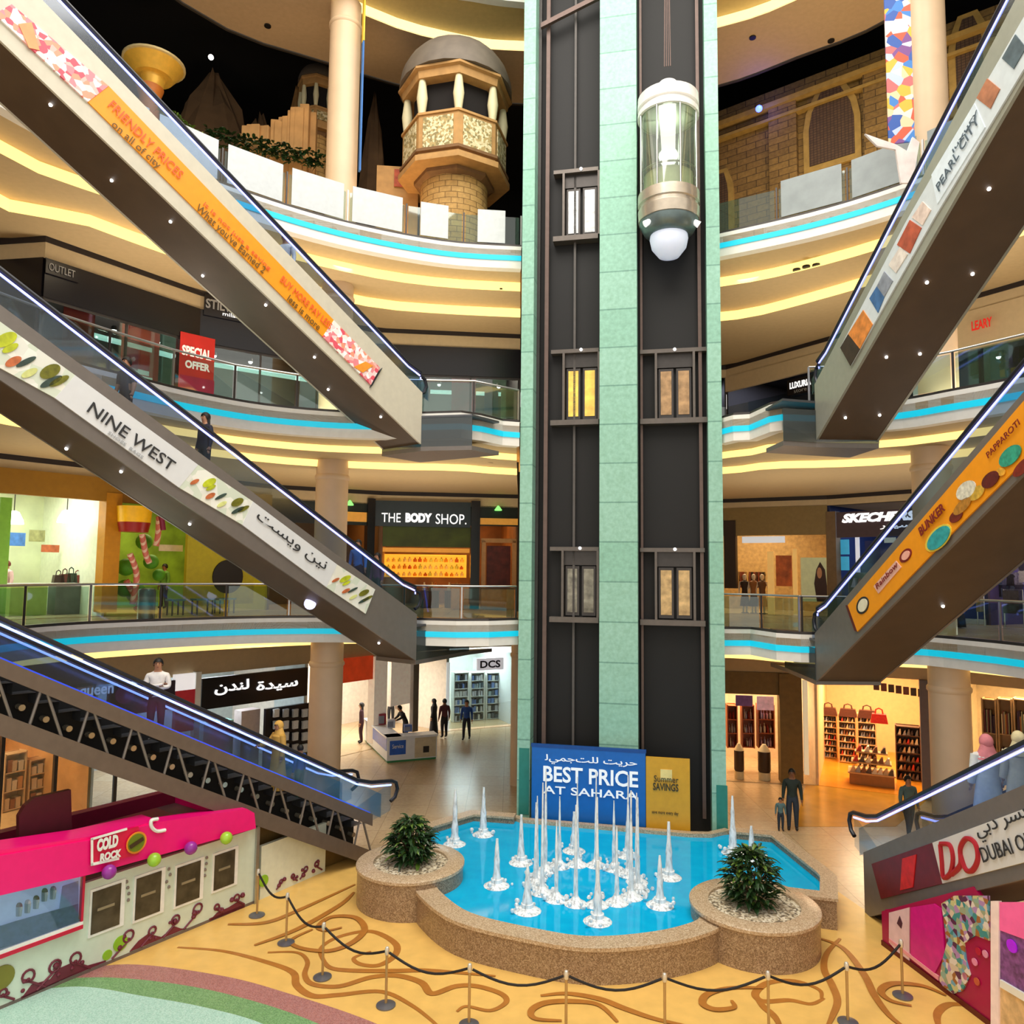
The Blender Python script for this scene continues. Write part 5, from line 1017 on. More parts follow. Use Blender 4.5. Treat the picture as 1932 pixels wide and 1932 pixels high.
def goods(kind, p, fc, w, h, d, hexc, label, grp):
    m = mat('goods_'+hexc[1:], hexc, .4, noise=.15, scale=8); key = (kind, hexc)
    if key not in GM:
        mb = MB()
        if kind == 'shoe':
            mb.ext([(-.5, -.5, 0), (-.2, -.5, .5), (.1, -.5, .95), (.45, -.5, 1), (.5, -.5, .1), (.5, -.5, 0)], (0, 1, 0)); mb.ext([(-.5, -.52, 0), (.52, -.52, 0), (.52, -.52, .14), (-.54, -.52, .14)], (0, 1.04, 0))
        elif kind == 'bottle': mb.lathe([(.42, 0), (.45, .08), (.45, .6), (.18, .75), (.18, .95), (.2, 1)], (0, 0, 0), 10)
        elif kind == 'garment': mb.ext([(-.5, -.5, .8), (-.3, -.5, 1), (.3, -.5, 1), (.5, -.5, .8), (.34, -.5, .7), (.38, -.5, 0), (-.38, -.5, 0), (-.34, -.5, .7)], (0, 1, 0))
        elif kind == 'book': mb.box(-.5, .5, -.5, .5, 0, 1); mb.box(-.4, .4, -.46, .52, .03, .97)
        elif kind == 'bag': mb.ext([(-.5, -.5, 0), (.5, -.5, 0), (.4, -.5, .62), (-.4, -.5, .62)], (0, 1, 0)); mb.tube([(-.22, 0, .6), (-.18, 0, .9), (0, 0, 1), (.18, 0, .9), (.22, 0, .6)], .05, 6)
        else: mb.box(-.5, .5, -.5, .5, 0, .92); mb.box(-.53, .53, -.53, .53, .8, 1)
        nm = {'shoe': 'shoe', 'bottle': 'bottle', 'garment': 'garment', 'book': 'book', 'bag': 'handbag', 'box': 'product_box'}[kind]
        o = mb.build(nm, m, smooth=(kind == 'bottle'))
        me = o.data; off_ = o.location.copy()
        for v in me.vertices: v.co += off_
        GM[key] = o; first = True
    else:
        o = GM[key].copy(); COL.objects.link(o); first = False
    o.location = p; o.rotation_euler = (0, 0, math.atan2(fc.u.y, fc.u.x)); o.scale = (w, d, h); tag(o, label, kind if kind != 'box' else 'product', grp); return o
def mannequin(fc, u, v, z, hexs, label, h=1.7):
    t = thing('mannequin', label, 'mannequin', fc.P(u, v, z)); c = fc.P(u, v, 0); m = mat('mannequin_ivory', '#d9cdb8', .4)
    mb = MB(); mb.lathe([(.16, z), (.16, z+.02)], c, 16); mb.build('stand', DKSTEEL, t)
    k = h/1.7
    mb = MB(); mb.lathe([(.05, z+1.42*k), (.05, z+1.48*k), (.085, z+1.54*k), (.1, z+1.62*k), (.07, z+1.7*k), (.01, z+1.73*k)], c, 14); mb.build('head', m, t, True)
    mb = MB(); mb.lathe([(.12, z+.85*k), (.11, z+1.05*k), (.17, z+1.28*k), (.16, z+1.38*k), (.06, z+1.45*k)], c, 16, 0, 1.15, .75); mb.build('top', mat('cloth_'+hexs[0][1:], hexs[0], .7, noise=.1), t, True)
    mb = MB(); mb.lathe([(.2, z+.3*k), (.17, z+.6*k), (.12, z+.87*k)], c, 16, 0, 1.1, .8); mb.build('skirt', mat('cloth_'+hexs[1][1:], hexs[1], .7, noise=.1), t, True)
    for s in (-1, 1):
        a = c+fc.u*(s*.19); mb = MB(); mb.tube([a+Vector((0, 0, z+1.38*k)), a+fc.u*s*.06+Vector((0, 0, z+1.1*k)), a+fc.u*s*.05-fc.n*.05+Vector((0, 0, z+.85*k))], [.05, .04, .03], 8); mb.build('arm', m, t, True)
        a = c+fc.u*(s*.07); mb = MB(); mb.tube([a+Vector((0, 0, z+.35*k)), a+Vector((0, 0, z+.03))], [.05, .035], 8); mb.build('leg', m, t, True)
BLKS = mat('black_shopfront', '#141218', .25, noise=.1); RED = mat('red_poster', '#c3261c', .4, emit=.12, noise=.12, scale=2); MAGP = mat('magenta_poster', '#a81840', .4, emit=.08, noise=.15, scale=2); SGL = glass('shop_window_glass', '#e2ecea', .12); WHL = mat('white_sign_letters', '#f4f4f2', .4, emit=1.0, noise=0); GRL = mat('grey_sign_letters', '#9a9a98', .4, noise=0)
# ---- second floor left: black shop with red sale posters
F2a = Face((-13.0, 20.2), (-10.35, 24.2)); F2b = Face((-10.35, 24.2), (-5.4, 27.8)); F2c = Face((-5.4, 27.8), (.25, 28.4)); F2z = Face((-14.9, 20.5), (-13.0, 20.2))
DKW = mat('dark_shop_wall', '#2d2a2c', .6)
for fc, e in ((F2z, 60), (F2a, 420), (F2b, 560), (F2c, 520)):
    room(fc, 0, fc.L, 5, 12, 16.1, DKW, ceil=BLKS, lamp=e, lcol='#ffe2d0')
    mb = MB(); fc.box(mb, 0, fc.L, -.06, .1, 15.0, 16.1); st(mb.build('wall_black_band', BLKS))
    mb = MB(); fc.box(mb, 0, fc.L, -.02, .04, 12, 12.15); fc.box(mb, 0, fc.L, 0, .05, 14.92, 15.0); k = int(fc.L/1.6)
    for i in range(k+1): fc.box(mb, fc.L*i/max(1, k)-.03, fc.L*i/max(1, k)+.03, 0, .06, 12.15, 15)
    st(mb.build('trim_shopfront_frame', DKSTEEL)); mb = MB(); fc.box(mb, 0, fc.L, .02, .035, 12.15, 14.92); st(mb.build('window_shopfront', SGL))
s = sign(F2b, 'black shop sign with white letters over the sale posters on the second floor', (385, 562, 470, 602), BLKS, -.12, .05)
ptext(F2b, 'STILVAA', (388, 570, 462, 588), GRL, s, v=-.14, bold=.03); ptext(F2b, 'milano', (420, 592, 460, 599), WHL, s, v=-.14)
s = sign(F2a, 'dark sign with faint grey letters above the escalator at far left second floor', (86, 498, 150, 524), BLKS, -.12, .05); ptext(F2a, 'OUTLET', (92, 503, 142, 517), GRL, s, v=-.14)
def poster(fc, label, px, m, texts=(), v=.1, th=.02, name='poster'):
    t = thing(name, label, 'poster', fc.P(fc.rect(*px, v)[0], v, fc.rect(*px, v)[2])); panel(fc, 'sheet', '', '', px, v, v+th, m, parent=t)
    for (s_, r, mm, *b) in texts: ptext(fc, s_, r, mm, t, v=v-.02, bold=b[0] if b else 0)
    return t
WHP = mat('white_print', '#f6e8e4', .5, emit=.3, noise=0)
poster(F2a, 'dim red poster behind glass at the left end of the black shop', (118, 560, 178, 690), mat('dim_red_poster', '#7a1c14', .5, noise=.25, scale=2))
t = poster(F2a, 'red and pink poster with pale shapes in the black shop window', (228, 618, 300, 728), RED)
u0, u1, z0, z1 = F2a.rect(228, 618, 300, 728, .08)
for a, b, c, d, m in ((.05, .45, .25, .6, MAGP), (.5, .9, .35, .62, RED), (.15, .8, .62, .7, WHP), (.2, .75, .2, .28, WHP), (.55, .85, .05, .18, WHP), (0, 1, 0, .06, MAGP)): mb = MB(); F2a.box(mb, u0+(u1-u0)*a, u0+(u1-u0)*b, .075, .095, z0+(z1-z0)*c, z0+(z1-z0)*d); mb.build('poster_shape', m, t)
t = poster(F2b, 'red poster reading special offer in the black shop window', (338, 630, 404, 748), RED, [('SPECIAL', (344, 656, 398, 674), WHP, .04), ('OFFER', (350, 682, 394, 697), WHP, .04)]) if False else poster(F2a, 'red poster reading special offer in the black shop window', (338, 634, 378, 745), RED)
F2s = Face((F2a.P(3.6, 0, 0).x, F2a.P(3.6, 0, 0).y), (F2b.P(1.3, 0, 0).x, F2b.P(1.3, 0, 0).y))
bpy.data.objects.remove(t.children[0]); bpy.data.objects.remove(t)
t = poster(F2s, 'red poster reading special offer hung in the black shop window', (338, 632, 404, 748), RED, [('SPECIAL', (343, 656, 399, 675), WHP, .04), ('OFFER', (349, 683, 396, 698), WHP, .04)], v=.0)
panel(F2s, 'poster_foot', '', '', (338, 712, 404, 748), -.01, 0, MAGP, parent=t)
for fc, us_, lb in ((F2a, (.8, 2.2, 3.6), 'small white spotlight behind glass in the black shop, left part'), (F2b, (.6, 1.8), 'small white spotlight behind glass in the black shop by the special offer poster')): spots(fc, us_, 14.85, .35, lb, BULB)
CAB = mat('display_cabinet_teal', '#5f7476', .35, noise=.1)
for i, (x0, x1, lb) in enumerate(((412, 446, 'grey green display cabinet right of the special offer poster'), (450, 484, 'grey green display cabinet below the edge of orange banner escalator'))):
    u0, u1, z0, z1 = F2b.rect(x0, 690, x1, 750, .6); t = thing('display_cabinet', lb, 'cabinet', F2b.P((u0+u1)/2, .6, 12.02)); mb = MB(); F2b.box(mb, u0, u1, .6, 1.1, 12.02, 12.7); mb.build('body', CAB, t); mb = MB(); F2b.box(mb, u0-.02, u1+.02, .55, 1.15, 13.4, 13.45); mb.build('top', STEEL, t); mb = MB(); F2b.box(mb, u0, u1, .62, 1.08, 12.7, 13.4); mb.build('glass_box', SGL, t)
    goods('bag', F2b.P((u0+u1)/2, .85, 12.72), F2b, .36, .34, .16, ['#8c2448', '#b8b8c4'][i], ['crimson handbag inside the display cabinet beside special offer poster', 'grey handbag inside the display cabinet under orange banner escalator'][i], None)
for px, lb, m in (((778, 705, 812, 752), 'dark red poster in the black shop right of orange banner escalator', mat('dark_red_poster', '#741a1a', .5, noise=.2)), ((852, 700, 898, 775), 'red poster with pale rose figures in the black shop near lift tower', mat('rose_red_poster', '#a82a26', .45, emit=.06, noise=.35, scale=3)), ((914, 735, 940, 780), 'blue poster in the black shop near the lift tower', mat('blue_poster', '#1d4a7c', .4, noise=.2)), ((945, 733, 978, 790), 'pale green mirror panel in the black shop beside lift tower', mat('pale_green_panel', '#a4a878', .4, noise=.3, scale=2))): poster(F2c, lb, px, m, v=.12)
spots(F2c, (2.6, 3.9, 4.9), 14.85, .35, 'small white spotlight in the black shop window beside the lift tower', BULB)
LSTR = mat('teal_white_trough', '#cfeae4', .4, emit=1.6, noise=0)
for fc, lb in ((F2a, 'pale teal ceiling light trough in the black shop above the red posters'), (F2b, 'pale teal ceiling light trough in the black shop right of special offer poster'), (F2c, 'pale teal ceiling light trough in the black shop next to lift tower')):
    mb = MB(); fc.box(mb, .35, fc.L-.35, .7, .95, 14.5, 14.6); tag(mb.build('ceiling_light_trough', LSTR), lb, 'ceiling light')
# ---- second floor right
G2a = Face((6.5, 33.0), (9.35, 32.5)); G2b = Face((9.35, 32.5), (12.15, 28.2)); G2c = Face((12.15, 28.2), (15.0, 23.7)); G2d = Face((15.0, 23.7), (18, 19))
for fc, e in ((G2a, 40), (G2b, 150), (G2c, 220), (G2d, 260)):
    room(fc, 0, fc.L, 4.5, 12, 16.2, DKW, ceil=BLKS, lamp=e, lcol='#dfe4ff'); mb = MB(); fc.box(mb, 0, fc.L, .02, .035, 12.1, 14.9); st(mb.build('window_shopfront', SGL))
mb = MB(); G2b.box(mb, 0, G2b.L, -.06, .1, 15.55, 16.2); st(mb.build('wall_cream_band', BULK)); mb = MB(); G2c.box(mb, 0, G2c.L, -.06, .1, 14.9, 16.2); G2d.box(mb, 0, G2d.L, -.06, .1, 14.9, 16.2); st(mb.build('wall_cream_band', BULK))
s = sign(G2b, 'black sign board with white lettering between lift tower and silver banner escalator', (1485, 712, 1535, 742), BLKS, -.2, .1); ptext(G2b, 'LUXURIA', (1490, 718, 1530, 730), WHL, s, v=-.22, bold=.03); ptext(G2b, 'store', (1498, 733, 1522, 739), GRL, s, v=-.22)
G2s = Face((13.9, 24.9), (16.3, 21.2)); s = thing('shop_sign', 'red shop lettering on the cream wall at the right edge of second floor', 'shop sign', G2s.P(0, 0, 15)); RL = mat('red_letters', '#d3241c', .4, emit=.4, noise=0); ptext(G2s, 'LEARY', (1833, 602, 1872, 620), RL, s, bold=.03)
rn = random.Random(12)
for i in range(14):
    px = 1842+rn.uniform(0, 86); py = 648+rn.uniform(0, 80); u, z = G2d.uz(px, py, .5) if px > 1880 else G2c.uz(px, py, .5)
    fc = G2d if px > 1880 else G2c; goods('garment', fc.P(u, .5, min(z, 14.2)), fc, .5, .62, .12, rn.choice(['#2d5c7c', '#2a7a80', '#3c3a70', '#1d2c44', '#6a4a8c', '#c8944a']), 'garment hanging in the dark window of the shop with red lettering', 'garments under the red lettering')
spots(G2d, (.4,), 14.7, .3, 'bright white spotlight in the window under the red lettering', BULB)
poster(G2c, 'white display panel behind the balustrade right of the silver banner escalator', (1722, 690, 1752, 748), mat('white_display', '#c9d6da', .4, emit=.1), v=-.1)
# ---- first floor left: yellow children's shop
H1a = Face((-16, 21), (-9.5, 29.5)); H1c = Face((-9.5, 29.5), (-5.5, 31.6)); H1d = Face((-5.5, 31.6), (.25, 32.4))
MUST = mat('mustard_wall', '#94680c', .6, noise=.06); YEW = mat('yellow_wall', '#b4a818', .6, noise=.08); GRNW = mat('pale_green_wall', '#d3dcb6', .6, noise=.14, scale=1.2); ORG = mat('orange_pillar', '#b87c0c', .5); LIMEP = mat('lime_pillar', '#7db83c', .5)
ux = lambda fc, x, y=1000, v=0: fc.uz(x, y, v)[0]
room(H1a, ux(H1a, -80), ux(H1a, 205), 5, 6, 10.4, mat('white_green_wall', '#dfe6cf', .6, noise=.06), lamp=190, lcol='#fafff0', back=GRNW); room(H1a, ux(H1a, 205), H1a.L, 5, 6, 10.4, YEW, lamp=130, lcol='#ffe9b0', back=mat('green_mural', '#7fa432', .6, noise=.4, scale=1.2))
mb = MB(); H1a.box(mb, 0, H1a.L, -.1, .1, H1a.uz(100, 938)[1], 10.5); st(mb.build('wall_mustard_band', MUST))
wallm(H1a, 'wall_orange_pillar', ORG, (196, 930, 226, 1155), -.12, .4); wallm(H1a, 'wall_lime_pillar', LIMEP, (-6, 938, 16, 1180), -.1, .4)
wallm(H1a, 'wall_yellow_side', YEW, (352, 1000, 480, 1140), -.06, .1)
def pend(px, py, label):
    u, z = H1a.uz(px, py, 1.2); t = thing('pendant_lamp', label, 'lamp', H1a.P(u, 1.2, z)); mb = MB(); mb.lathe([(.28, z-.18), (.26, z-.05), (.14, z+.2), (.05, z+.24)], H1a.P(u, 1.2, 0), 20); mb.build('lamp_shade', mat('lamp_shade_white', '#fdfdf4', .5, emit=3, noise=0), t, True); mb = MB(); mb.tube([H1a.P(u, 1.2, z+.24), H1a.P(u, 1.2, 10.4)], .015, 6); mb.build('cord', DKSTEEL, t)
pend(26, 978, 'glowing white pendant lamp in the green lit shop, next to the lime pillar'); pend(126, 976, 'glowing white pendant lamp in the green lit shop, middle of the window')
for px, lb, h in (((16, 1005, 48, 1030), 'small blue panel on the wall of the green lit shop', '#3f6fb0'), ((55, 1000, 85, 1022), 'shelf of small toys on the pale green wall, left', '#8a8a5a'), ((140, 1000, 175, 1022), 'shelf of small toys on the pale green wall, right', '#8a7a5a'), ((78, 1028, 112, 1042), 'small red shelf on the pale green wall', '#b05a34')):
    poster(H1a, lb, px, mat('wall_item_'+h[1:], h, .5, noise=.3, scale=6), v=3.2, name='wall_display')
CT = mat('shop_counter_grey', '#6e7270', .4, noise=.2, scale=3)
for px, lb, m in (((20, 1075, 90, 1150), 'pale green sales counter in the green lit shop', mat('pale_green_counter', '#a9c46a', .5)), ((105, 1090, 190, 1150), 'dark counter with monitors in the green lit shop', CT)):
    u0, u1, z0, z1 = H1a.rect(*px, 1.6); t = thing('sales_counter', lb, 'counter', H1a.P((u0+u1)/2, 1.6, 6.02)); mb = MB(); H1a.box(mb, u0, u1, 1.6, 2.2, 6.02, 7.0); mb.build('body', m, t); mb = MB(); H1a.box(mb, u0-.03, u1+.03, 1.55, 2.25, 7.0, 7.05); mb.build('top', KW2, t)
for i, (x, h) in enumerate(((112, '#3a2a24'), (124, '#5a2a24'), (136, '#2c3a2a'), (148, '#7c2c24'), (160, '#c88a8a'), (172, '#6a2a20'), (184, '#3a3a2a'))):
    u, z = H1a.uz(x, 1075, 1.8); goods('bag', H1a.P(u, 1.85, 7.06), H1a, .34, .42+.05*(i % 3), .2, h, 'toy basket standing on the dark counter of the green lit shop', 'toy baskets on the dark counter')
# giant bucket, striped candy poles, green caterpillar, black round opening
u, z = H1a.uz(252, 980, -.35); t = thing('giant_bucket', 'giant hanging toy bucket, yellow above and dark red below, on the mustard shop front', 'ornament', H1a.P(u, -.35, z)); c = H1a.P(u, -.4, 0); zb = H1a.uz(252, 1004, -.35)[1]; zm = H1a.uz(252, 986, -.35)[1]; zt = H1a.uz(252, 956, -.35)[1]
mb = MB(); mb.lathe([(.44, zb), (.5, zm)], c, 24); mb.build('bucket_foot', mat('dark_red_bucket', '#8c1410', .35), t, True); mb = MB(); mb.lathe([(.5, zm), (.54, zt), (.5, zt), (.46, zm+.1)], c, 24); mb.build('bucket_body', mat('yellow_bucket', '#f0b814', .35), t, True)
mb = MB(); mb.tube([c+H1a.u*(.52)+Vector((0, 0, zt-.1)), c+H1a.u*.8+Vector((0, 0, zt+.0)), c+H1a.u*.95+Vector((0, 0, zm+.1)), c+H1a.u*1.0+Vector((0, 0, zm-.2))], .09, 10); mb.build('spout', mat('plum_spout', '#7c1c3c', .4), t, True)
CAN = tiled('candy_stripes', '#d87a6a', '#c86a5c', '#e8c8b0', 9, .16, .5, .03, rot=(.5, .6, 0))
for i, (pts, lb) in enumerate((([(245, 1045), (258, 1085), (250, 1140)], 'pink striped candy pole left of the giant bucket'), ([(268, 1008), (275, 1045), (282, 1062)], 'pink striped candy pole under the giant bucket'), ([(300, 975), (298, 1010), (294, 1030)], 'pink striped candy pole right of the giant bucket'), ([(238, 1095), (262, 1140), (255, 1150)], 'pink striped candy pole leaning at the shop floor'))):
    P_ = [];
    for x, y in pts: u, z = H1a.uz(x, y, .2+.1*i); P_.append(H1a.P(u, .2+.1*i, max(6.1, z)))
    mb = MB(); mb.tube(cat(P_, 5), .1, 10); tag(mb.build('candy_pole', CAN, smooth=True), lb, 'ornament')
GC = mat('grass_green', '#4f9a24', .6, noise=.25, scale=4)
for i, (x, y, r) in enumerate(((236, 1110, .3), (258, 1120, .34), (285, 1060, .26), (272, 1022, .28), (238, 1070, .3), (300, 1085, .22))):
    u, z = H1a.uz(x, y, .9); mb = MB(); mb.ball(H1a.P(u, .9, max(6.4, z)), r, 16); tag(mb.build('green_ball', GC, smooth=True), 'round green bush ball among the candy poles of the mustard shop', 'ornament', 'green balls among the candy poles')
u, z = H1a.uz(430, 1088, -.08); c = H1a.P(u, -.1, z); mb = MB(); mb.ext([c+H1a.u*(.62*math.cos(a))+Vector((0, 0, .62*math.sin(a))) for a in (2*math.pi*i/28 for i in range(28))], H1a.n*.04); tag(mb.build('round_panel', mat('black_round_panel', '#120c08', .6)), 'big black round panel on the yellow shop wall', 'panel')
poster(H1a, 'cream menu board in the middle of the yellow shop', (300, 1028, 345, 1040), mat('cream_board', '#d8c8a0', .5), v=.5)
for i, (x0, x1) in enumerate(((365, 400), (408, 440), (318, 345))):
    u0, u1, z0, z1 = H1a.rect(x0, 1105, x1, 1150, -1.2); t = thing('low_display_table', 'low display table before the yellow shop, %s' % ['below the left half of the black round panel', 'below the right edge of the black round panel', 'beside the candy poles'][i], 'table', H1a.P((u0+u1)/2, -1.2, 6.02)); mb = MB(); H1a.box(mb, u0, u1, -1.4, -1.0, 6.5, 6.56); mb.build('table_top', mat('table_teal', '#4a7a78', .4), t)
    for a in (u0+.04, u1-.08):
        for v in (-1.38, -1.06): mb = MB(); H1a.box(mb, a, a+.04, v, v+.04, 6.02, 6.5); mb.build('leg', DKSTEEL, t)
# grey litter bin pillar on the walkway
u, z = H1a.uz(277, 1130, -4.6); c = H1a.P(u, -4.6, 0); mb = MB(); mb.lathe([(.23, 6.02), (.23, 6.95), (.2, 7.0)], c, 20); mb.slot(1).lathe([(.2, 7.0), (.12, 7.02)], c, 20); tag(mb.build('litter_bin', [mat('bin_steel', '#8a8e92', .3, .6), BLKS], smooth=True), 'grey steel litter bin behind the first floor balustrade by candy poles', 'bin')
# ---- first floor centre: dark green front with orange interior
DKG = mat('dark_green_front', '#16221e', .35, noise=.1); GNB = mat('green_canopy', '#3c4a14', .6, noise=.35, scale=1.5); ORW = mat('orange_lit_wall', '#7a4c22', .5, noise=.3, scale=1.5); SIGN = mat('slate_sign', '#22323a', .35)
room(H1c, 0, H1c.L, 5, 6, 10.4, mat('brown_shop_wall', '#6a4a26', .6), lamp=80, lcol='#ffc070'); room(H1d, 0, H1d.L, 5, 6, 10.4, ORW, lamp=200, lcol='#ffc880')
mb = MB(); H1d.box(mb, 0, H1d.L, .0, .1, H1d.uz(800, 990)[1], 10.4); H1c.box(mb, 0, H1c.L, 0, .1, H1c.uz(660, 990)[1], 10.4); st(mb.build('wall_green_band', DKG))
s = sign(H1d, 'slate sign board reading the body shop on the first floor', (706, 946, 888, 994), SIGN, -.2, .15); ptext(H1d, 'THE', (720, 968, 756, 985), WHL, s, v=-.23, bold=.0); ptext(H1d, 'BODY', (765, 968, 815, 986), WHL, s, v=-.23, bold=.06); ptext(H1d, 'SHOP.', (822, 970, 880, 989), WHL, s, v=-.23, bold=.0)
wallm(H1d, 'wall_black_pillar', BLKS, (888, 945, 905, 1165), -.15, .3); wallm(H1c, 'wall_black_pillar', BLKS, (692, 940, 706, 1165), -.15, .3)
wallm(H1d, 'wall_green_canopy', GNB, (722, 994, 888, 1032), -.1, .1); wallm(H1d, 'trim_lit_lintel', mat('lit_orange_lintel', '#d08a2c', .4, emit=.5), (722, 1034, 886, 1042), -.05, .1)
wallm(H1c, 'wall_orange_sign', mat('orange_sign', '#d89a40', .4, emit=.25), (650, 966, 692, 984), -.1, .1); wallm(H1d, 'wall_orange_sign', mat('orange_sign', '#d89a40', .4, emit=.25), (905, 978, 977, 990), -.1, .1)
for px, py, fc, lb in ((660, 952, H1c, 'green glowing lamp above the orange sign left of dark pillar'), (940, 962, H1d, 'green glowing lamp above the orange sign beside lift tower')):
    u, z = fc.uz(px, py, -.25); mb = MB(); mb.lathe([(.03, .18), (.16, 0), (.15, -.03)], fc.P(u, -.25, z), 14); tag(mb.build('green_lamp', mat('green_lamp_glow', '#7ae06a', .4, emit=1.6, noise=0)), lb, 'lamp')
shelf_unit(H1d, (724, 1046, 880, 1102), 3.0, .4, 3, 'lit golden back wall shelf of bottles in the orange shop', mat('golden_shelf', '#e8b040', .4, emit=.6, ehex='#ffb838', noise=.1), (15, 'bottle', ['#f2d070', '#e8a030', '#d8e070', '#f0e0a0', '#c86a20'], 'bottle on the lit golden shelf of the orange shop', 'bottles on the golden shelf'), zfloor=7.3)
for i, (x0, x1, lb) in enumerate(((790, 830, 'round tiered table of gift baskets in the orange shop, left'), (838, 876, 'round tiered table of gift baskets in the orange shop, right'))):
    u0, u1, _, _ = H1d.rect(x0, 1100, x1, 1150, .9); c = H1d.P((u0+u1)/2, .9, 0); t = thing('display_table', lb, 'table', (c.x, c.y, 6.02)); mb = MB(); mb.lathe([(.42, 6.02), (.42, 6.7), (.46, 6.72), (.46, 6.76)], c, 20); mb.build('table_base', mat('dark_wood_table', '#5a3318', .5), t)
    for k in range(5): a = k*1.256; goods('bottle' if k % 2 else 'bag', c+Vector((.26*math.cos(a), .26*math.sin(a), 6.76)), H1d, .2, .35, .16, ['#c8701c', '#d8b060', '#8c2c18', '#e8d8b0', '#7a5a2a'][k], 'gift item on the %s tiered table of the orange shop' % ['left', 'right'][i], 'gift items on the %s tiered table' % ['left', 'right'][i])
t = thing('door_frame', 'pale door frame with dark red poster inside, between dark pillar and lift tower', 'door', H1d.P(4.6, 0, 6))
for px in ((908, 1020, 916, 1150), (966, 1020, 974, 1150), (908, 1016, 974, 1024)): panel(H1d, 'frame_bar', '', '', px, -.05, .05, mat('frame_pale_wood', '#b98c58', .4), parent=t)
panel(H1d, 'poster_sheet', '', '', (918, 1030, 963, 1110), .2, .24, mat('dark_red_display', '#5a2018', .5, noise=.4, scale=4), parent=t)
for px, lb in (((852, 1104, 884, 1150), 'orange lit counter front in the orange shop beside the dark pillar'), ((908, 1112, 975, 1158), 'orange lit counter behind the balustrade beside lift tower')):
    u0, u1, z0, z1 = H1d.rect(*px, -.5); t = thing('sales_counter', lb, 'counter', H1d.P((u0+u1)/2, -.5, 6.02)); mb = MB(); H1d.box(mb, u0, u1, -.5, 0, 6.02, z1); mb.build('body', mat('orange_counter', '#b8742c', .4, emit=.12, noise=.2), t); mb = MB(); H1d.box(mb, u0-.03, u1+.03, -.55, .05, z1, z1+.05); mb.build('top', mat('counter_wood_top', '#6a3c1c', .4), t)
# ---- first floor right: fashion shop and sports shop
J1a = Face((6.5, 35), (13.2, 31.4)); J1b = Face((13.2, 31.4), (17, 27)); J1c = Face((17, 27), (19.5, 22)); zf = 5.86
room(J1a, 0, J1a.L, 5, zf, 10.5, mat('amber_wall', '#b89a66', .6, noise=.2), lamp=260, lcol='#ffdca8'); room(J1b, 0, J1b.L, 4, zf, 10.5, mat('navy_wall', '#1e2c58', .5, noise=.1), lamp=170, lcol='#c8dcff'); room(J1c, 0, J1c.L, 4, zf, 10.5, mat('violet_wall', '#5a5078', .6), lamp=150, lcol='#d8d0ff')
mb = MB(); J1a.box(mb, 0, J1a.L, -.05, .1, J1a.uz(1450, 1010)[1], 10.5); st(mb.build('wall_khaki_band', mat('khaki_band', '#8a7444', .6)))
wallm(J1a, 'wall_dark_pillar', mat('dark_brown_pillar', '#2c1c12', .5), (1366, 982, 1388, 1110), -.1, .3); wallm(J1a, 'trim_white_header', mat('lit_white_header', '#d8dce0', .4, emit=.5), (1400, 1012, 1480, 1024), -.08, .1)
wallm(J1b, 'wall_brown_pillar', mat('taupe_pillar', '#7a6448', .5), (1560, 965, 1578, 1165), -.1, .3)
poster(J1a, 'orange portrait poster between two amber lit columns of fashion shop', (1464, 1048, 1494, 1106), mat('orange_portrait', '#b8602c', .5, noise=.45, scale=3), v=.3)
t = poster(J1a, 'pale poster with a dark haired figure at the right end of fashion shop', (1511, 1052, 1560, 1135), mat('pale_green_poster', '#c8cc9a', .5, emit=.15), v=-.05)
u0, u1, z0, z1 = J1a.rect(1530, 1060, 1560, 1135, -.08); pc = [(u0+.35*(u1-u0), z0), (u0+.2*(u1-u0), z0+.45*(z1-z0)), (u0+.35*(u1-u0), z0+.8*(z1-z0)), (u0+.6*(u1-u0), z1), (u0+.9*(u1-u0), z0+.8*(z1-z0)), (u1, z0+.4*(z1-z0)), (u1, z0)]
mb = MB(); mb.ext([J1a.P(a, -.075, z) for a, z in pc], J1a.n*.02); mb.build('figure_print', mat('dark_hair_print', '#3a2016', .6), t); mb = MB(); mb.ext([J1a.P(u0+(u1-u0)*(.55+.16*math.cos(a)), -.085, z0+(z1-z0)*(.72+.14*math.sin(a))) for a in (2*math.pi*i/14 for i in range(14))], J1a.n*.01); mb.build('face_print', mat('face_print', '#c8926a', .6), t)
for px in ((1448, 1040, 1460, 1165), (1496, 1035, 1504, 1165)): wallm(J1a, 'wall_lit_column', mat('amber_column', '#e8b868', .4, emit=.4), px, .1, .3)
for x, hs, lb in ((1405, ('#2c1a12', '#4a2a18'), 'mannequin in dark brown clothes in the amber fashion shop, beside dark pillar'), (1422, ('#8a5a2c', '#3a2414'), 'mannequin in a tan top in the amber fashion shop'), (1438, ('#5a4030', '#caa870'), 'mannequin in brown top and cream skirt in the amber fashion shop')): mannequin(J1a, ux(J1a, x, 1100, .8), .8, zf+.02, hs, lb)
rn = random.Random(3)
for i in range(12): x = 1395+i*4.2; goods('garment', J1a.P(ux(J1a, x, 1080, 3), 3.0, zf+1.1), J1a, .1, .75, .4, rn.choice(['#4a2814', '#8a6a3c', '#c8a060', '#2c1c14', '#7a3a24']), 'garment on the back rail of the amber fashion shop', 'garments on the back rail')
s = sign(J1b, 'dark purple sign board with slanted white lettering reading skechers', (1578, 962, 1760, 1012), mat('purple_brown_sign', '#4a3a44', .4), -.15, .12); ptext(J1b, 'SKECHERS', (1588, 966, 1730, 984), WHL, s, v=-.18, bold=.06, shear=.3); ptext(J1b, arab(['sin_i ya_m kaf_i ra_f']), (1660, 986, 1720, 998), WHL, s, v=-.18, bold=.02)
BLUG = mat('glowing_teal_panel', '#3a9ac0', .4, emit=.5); 
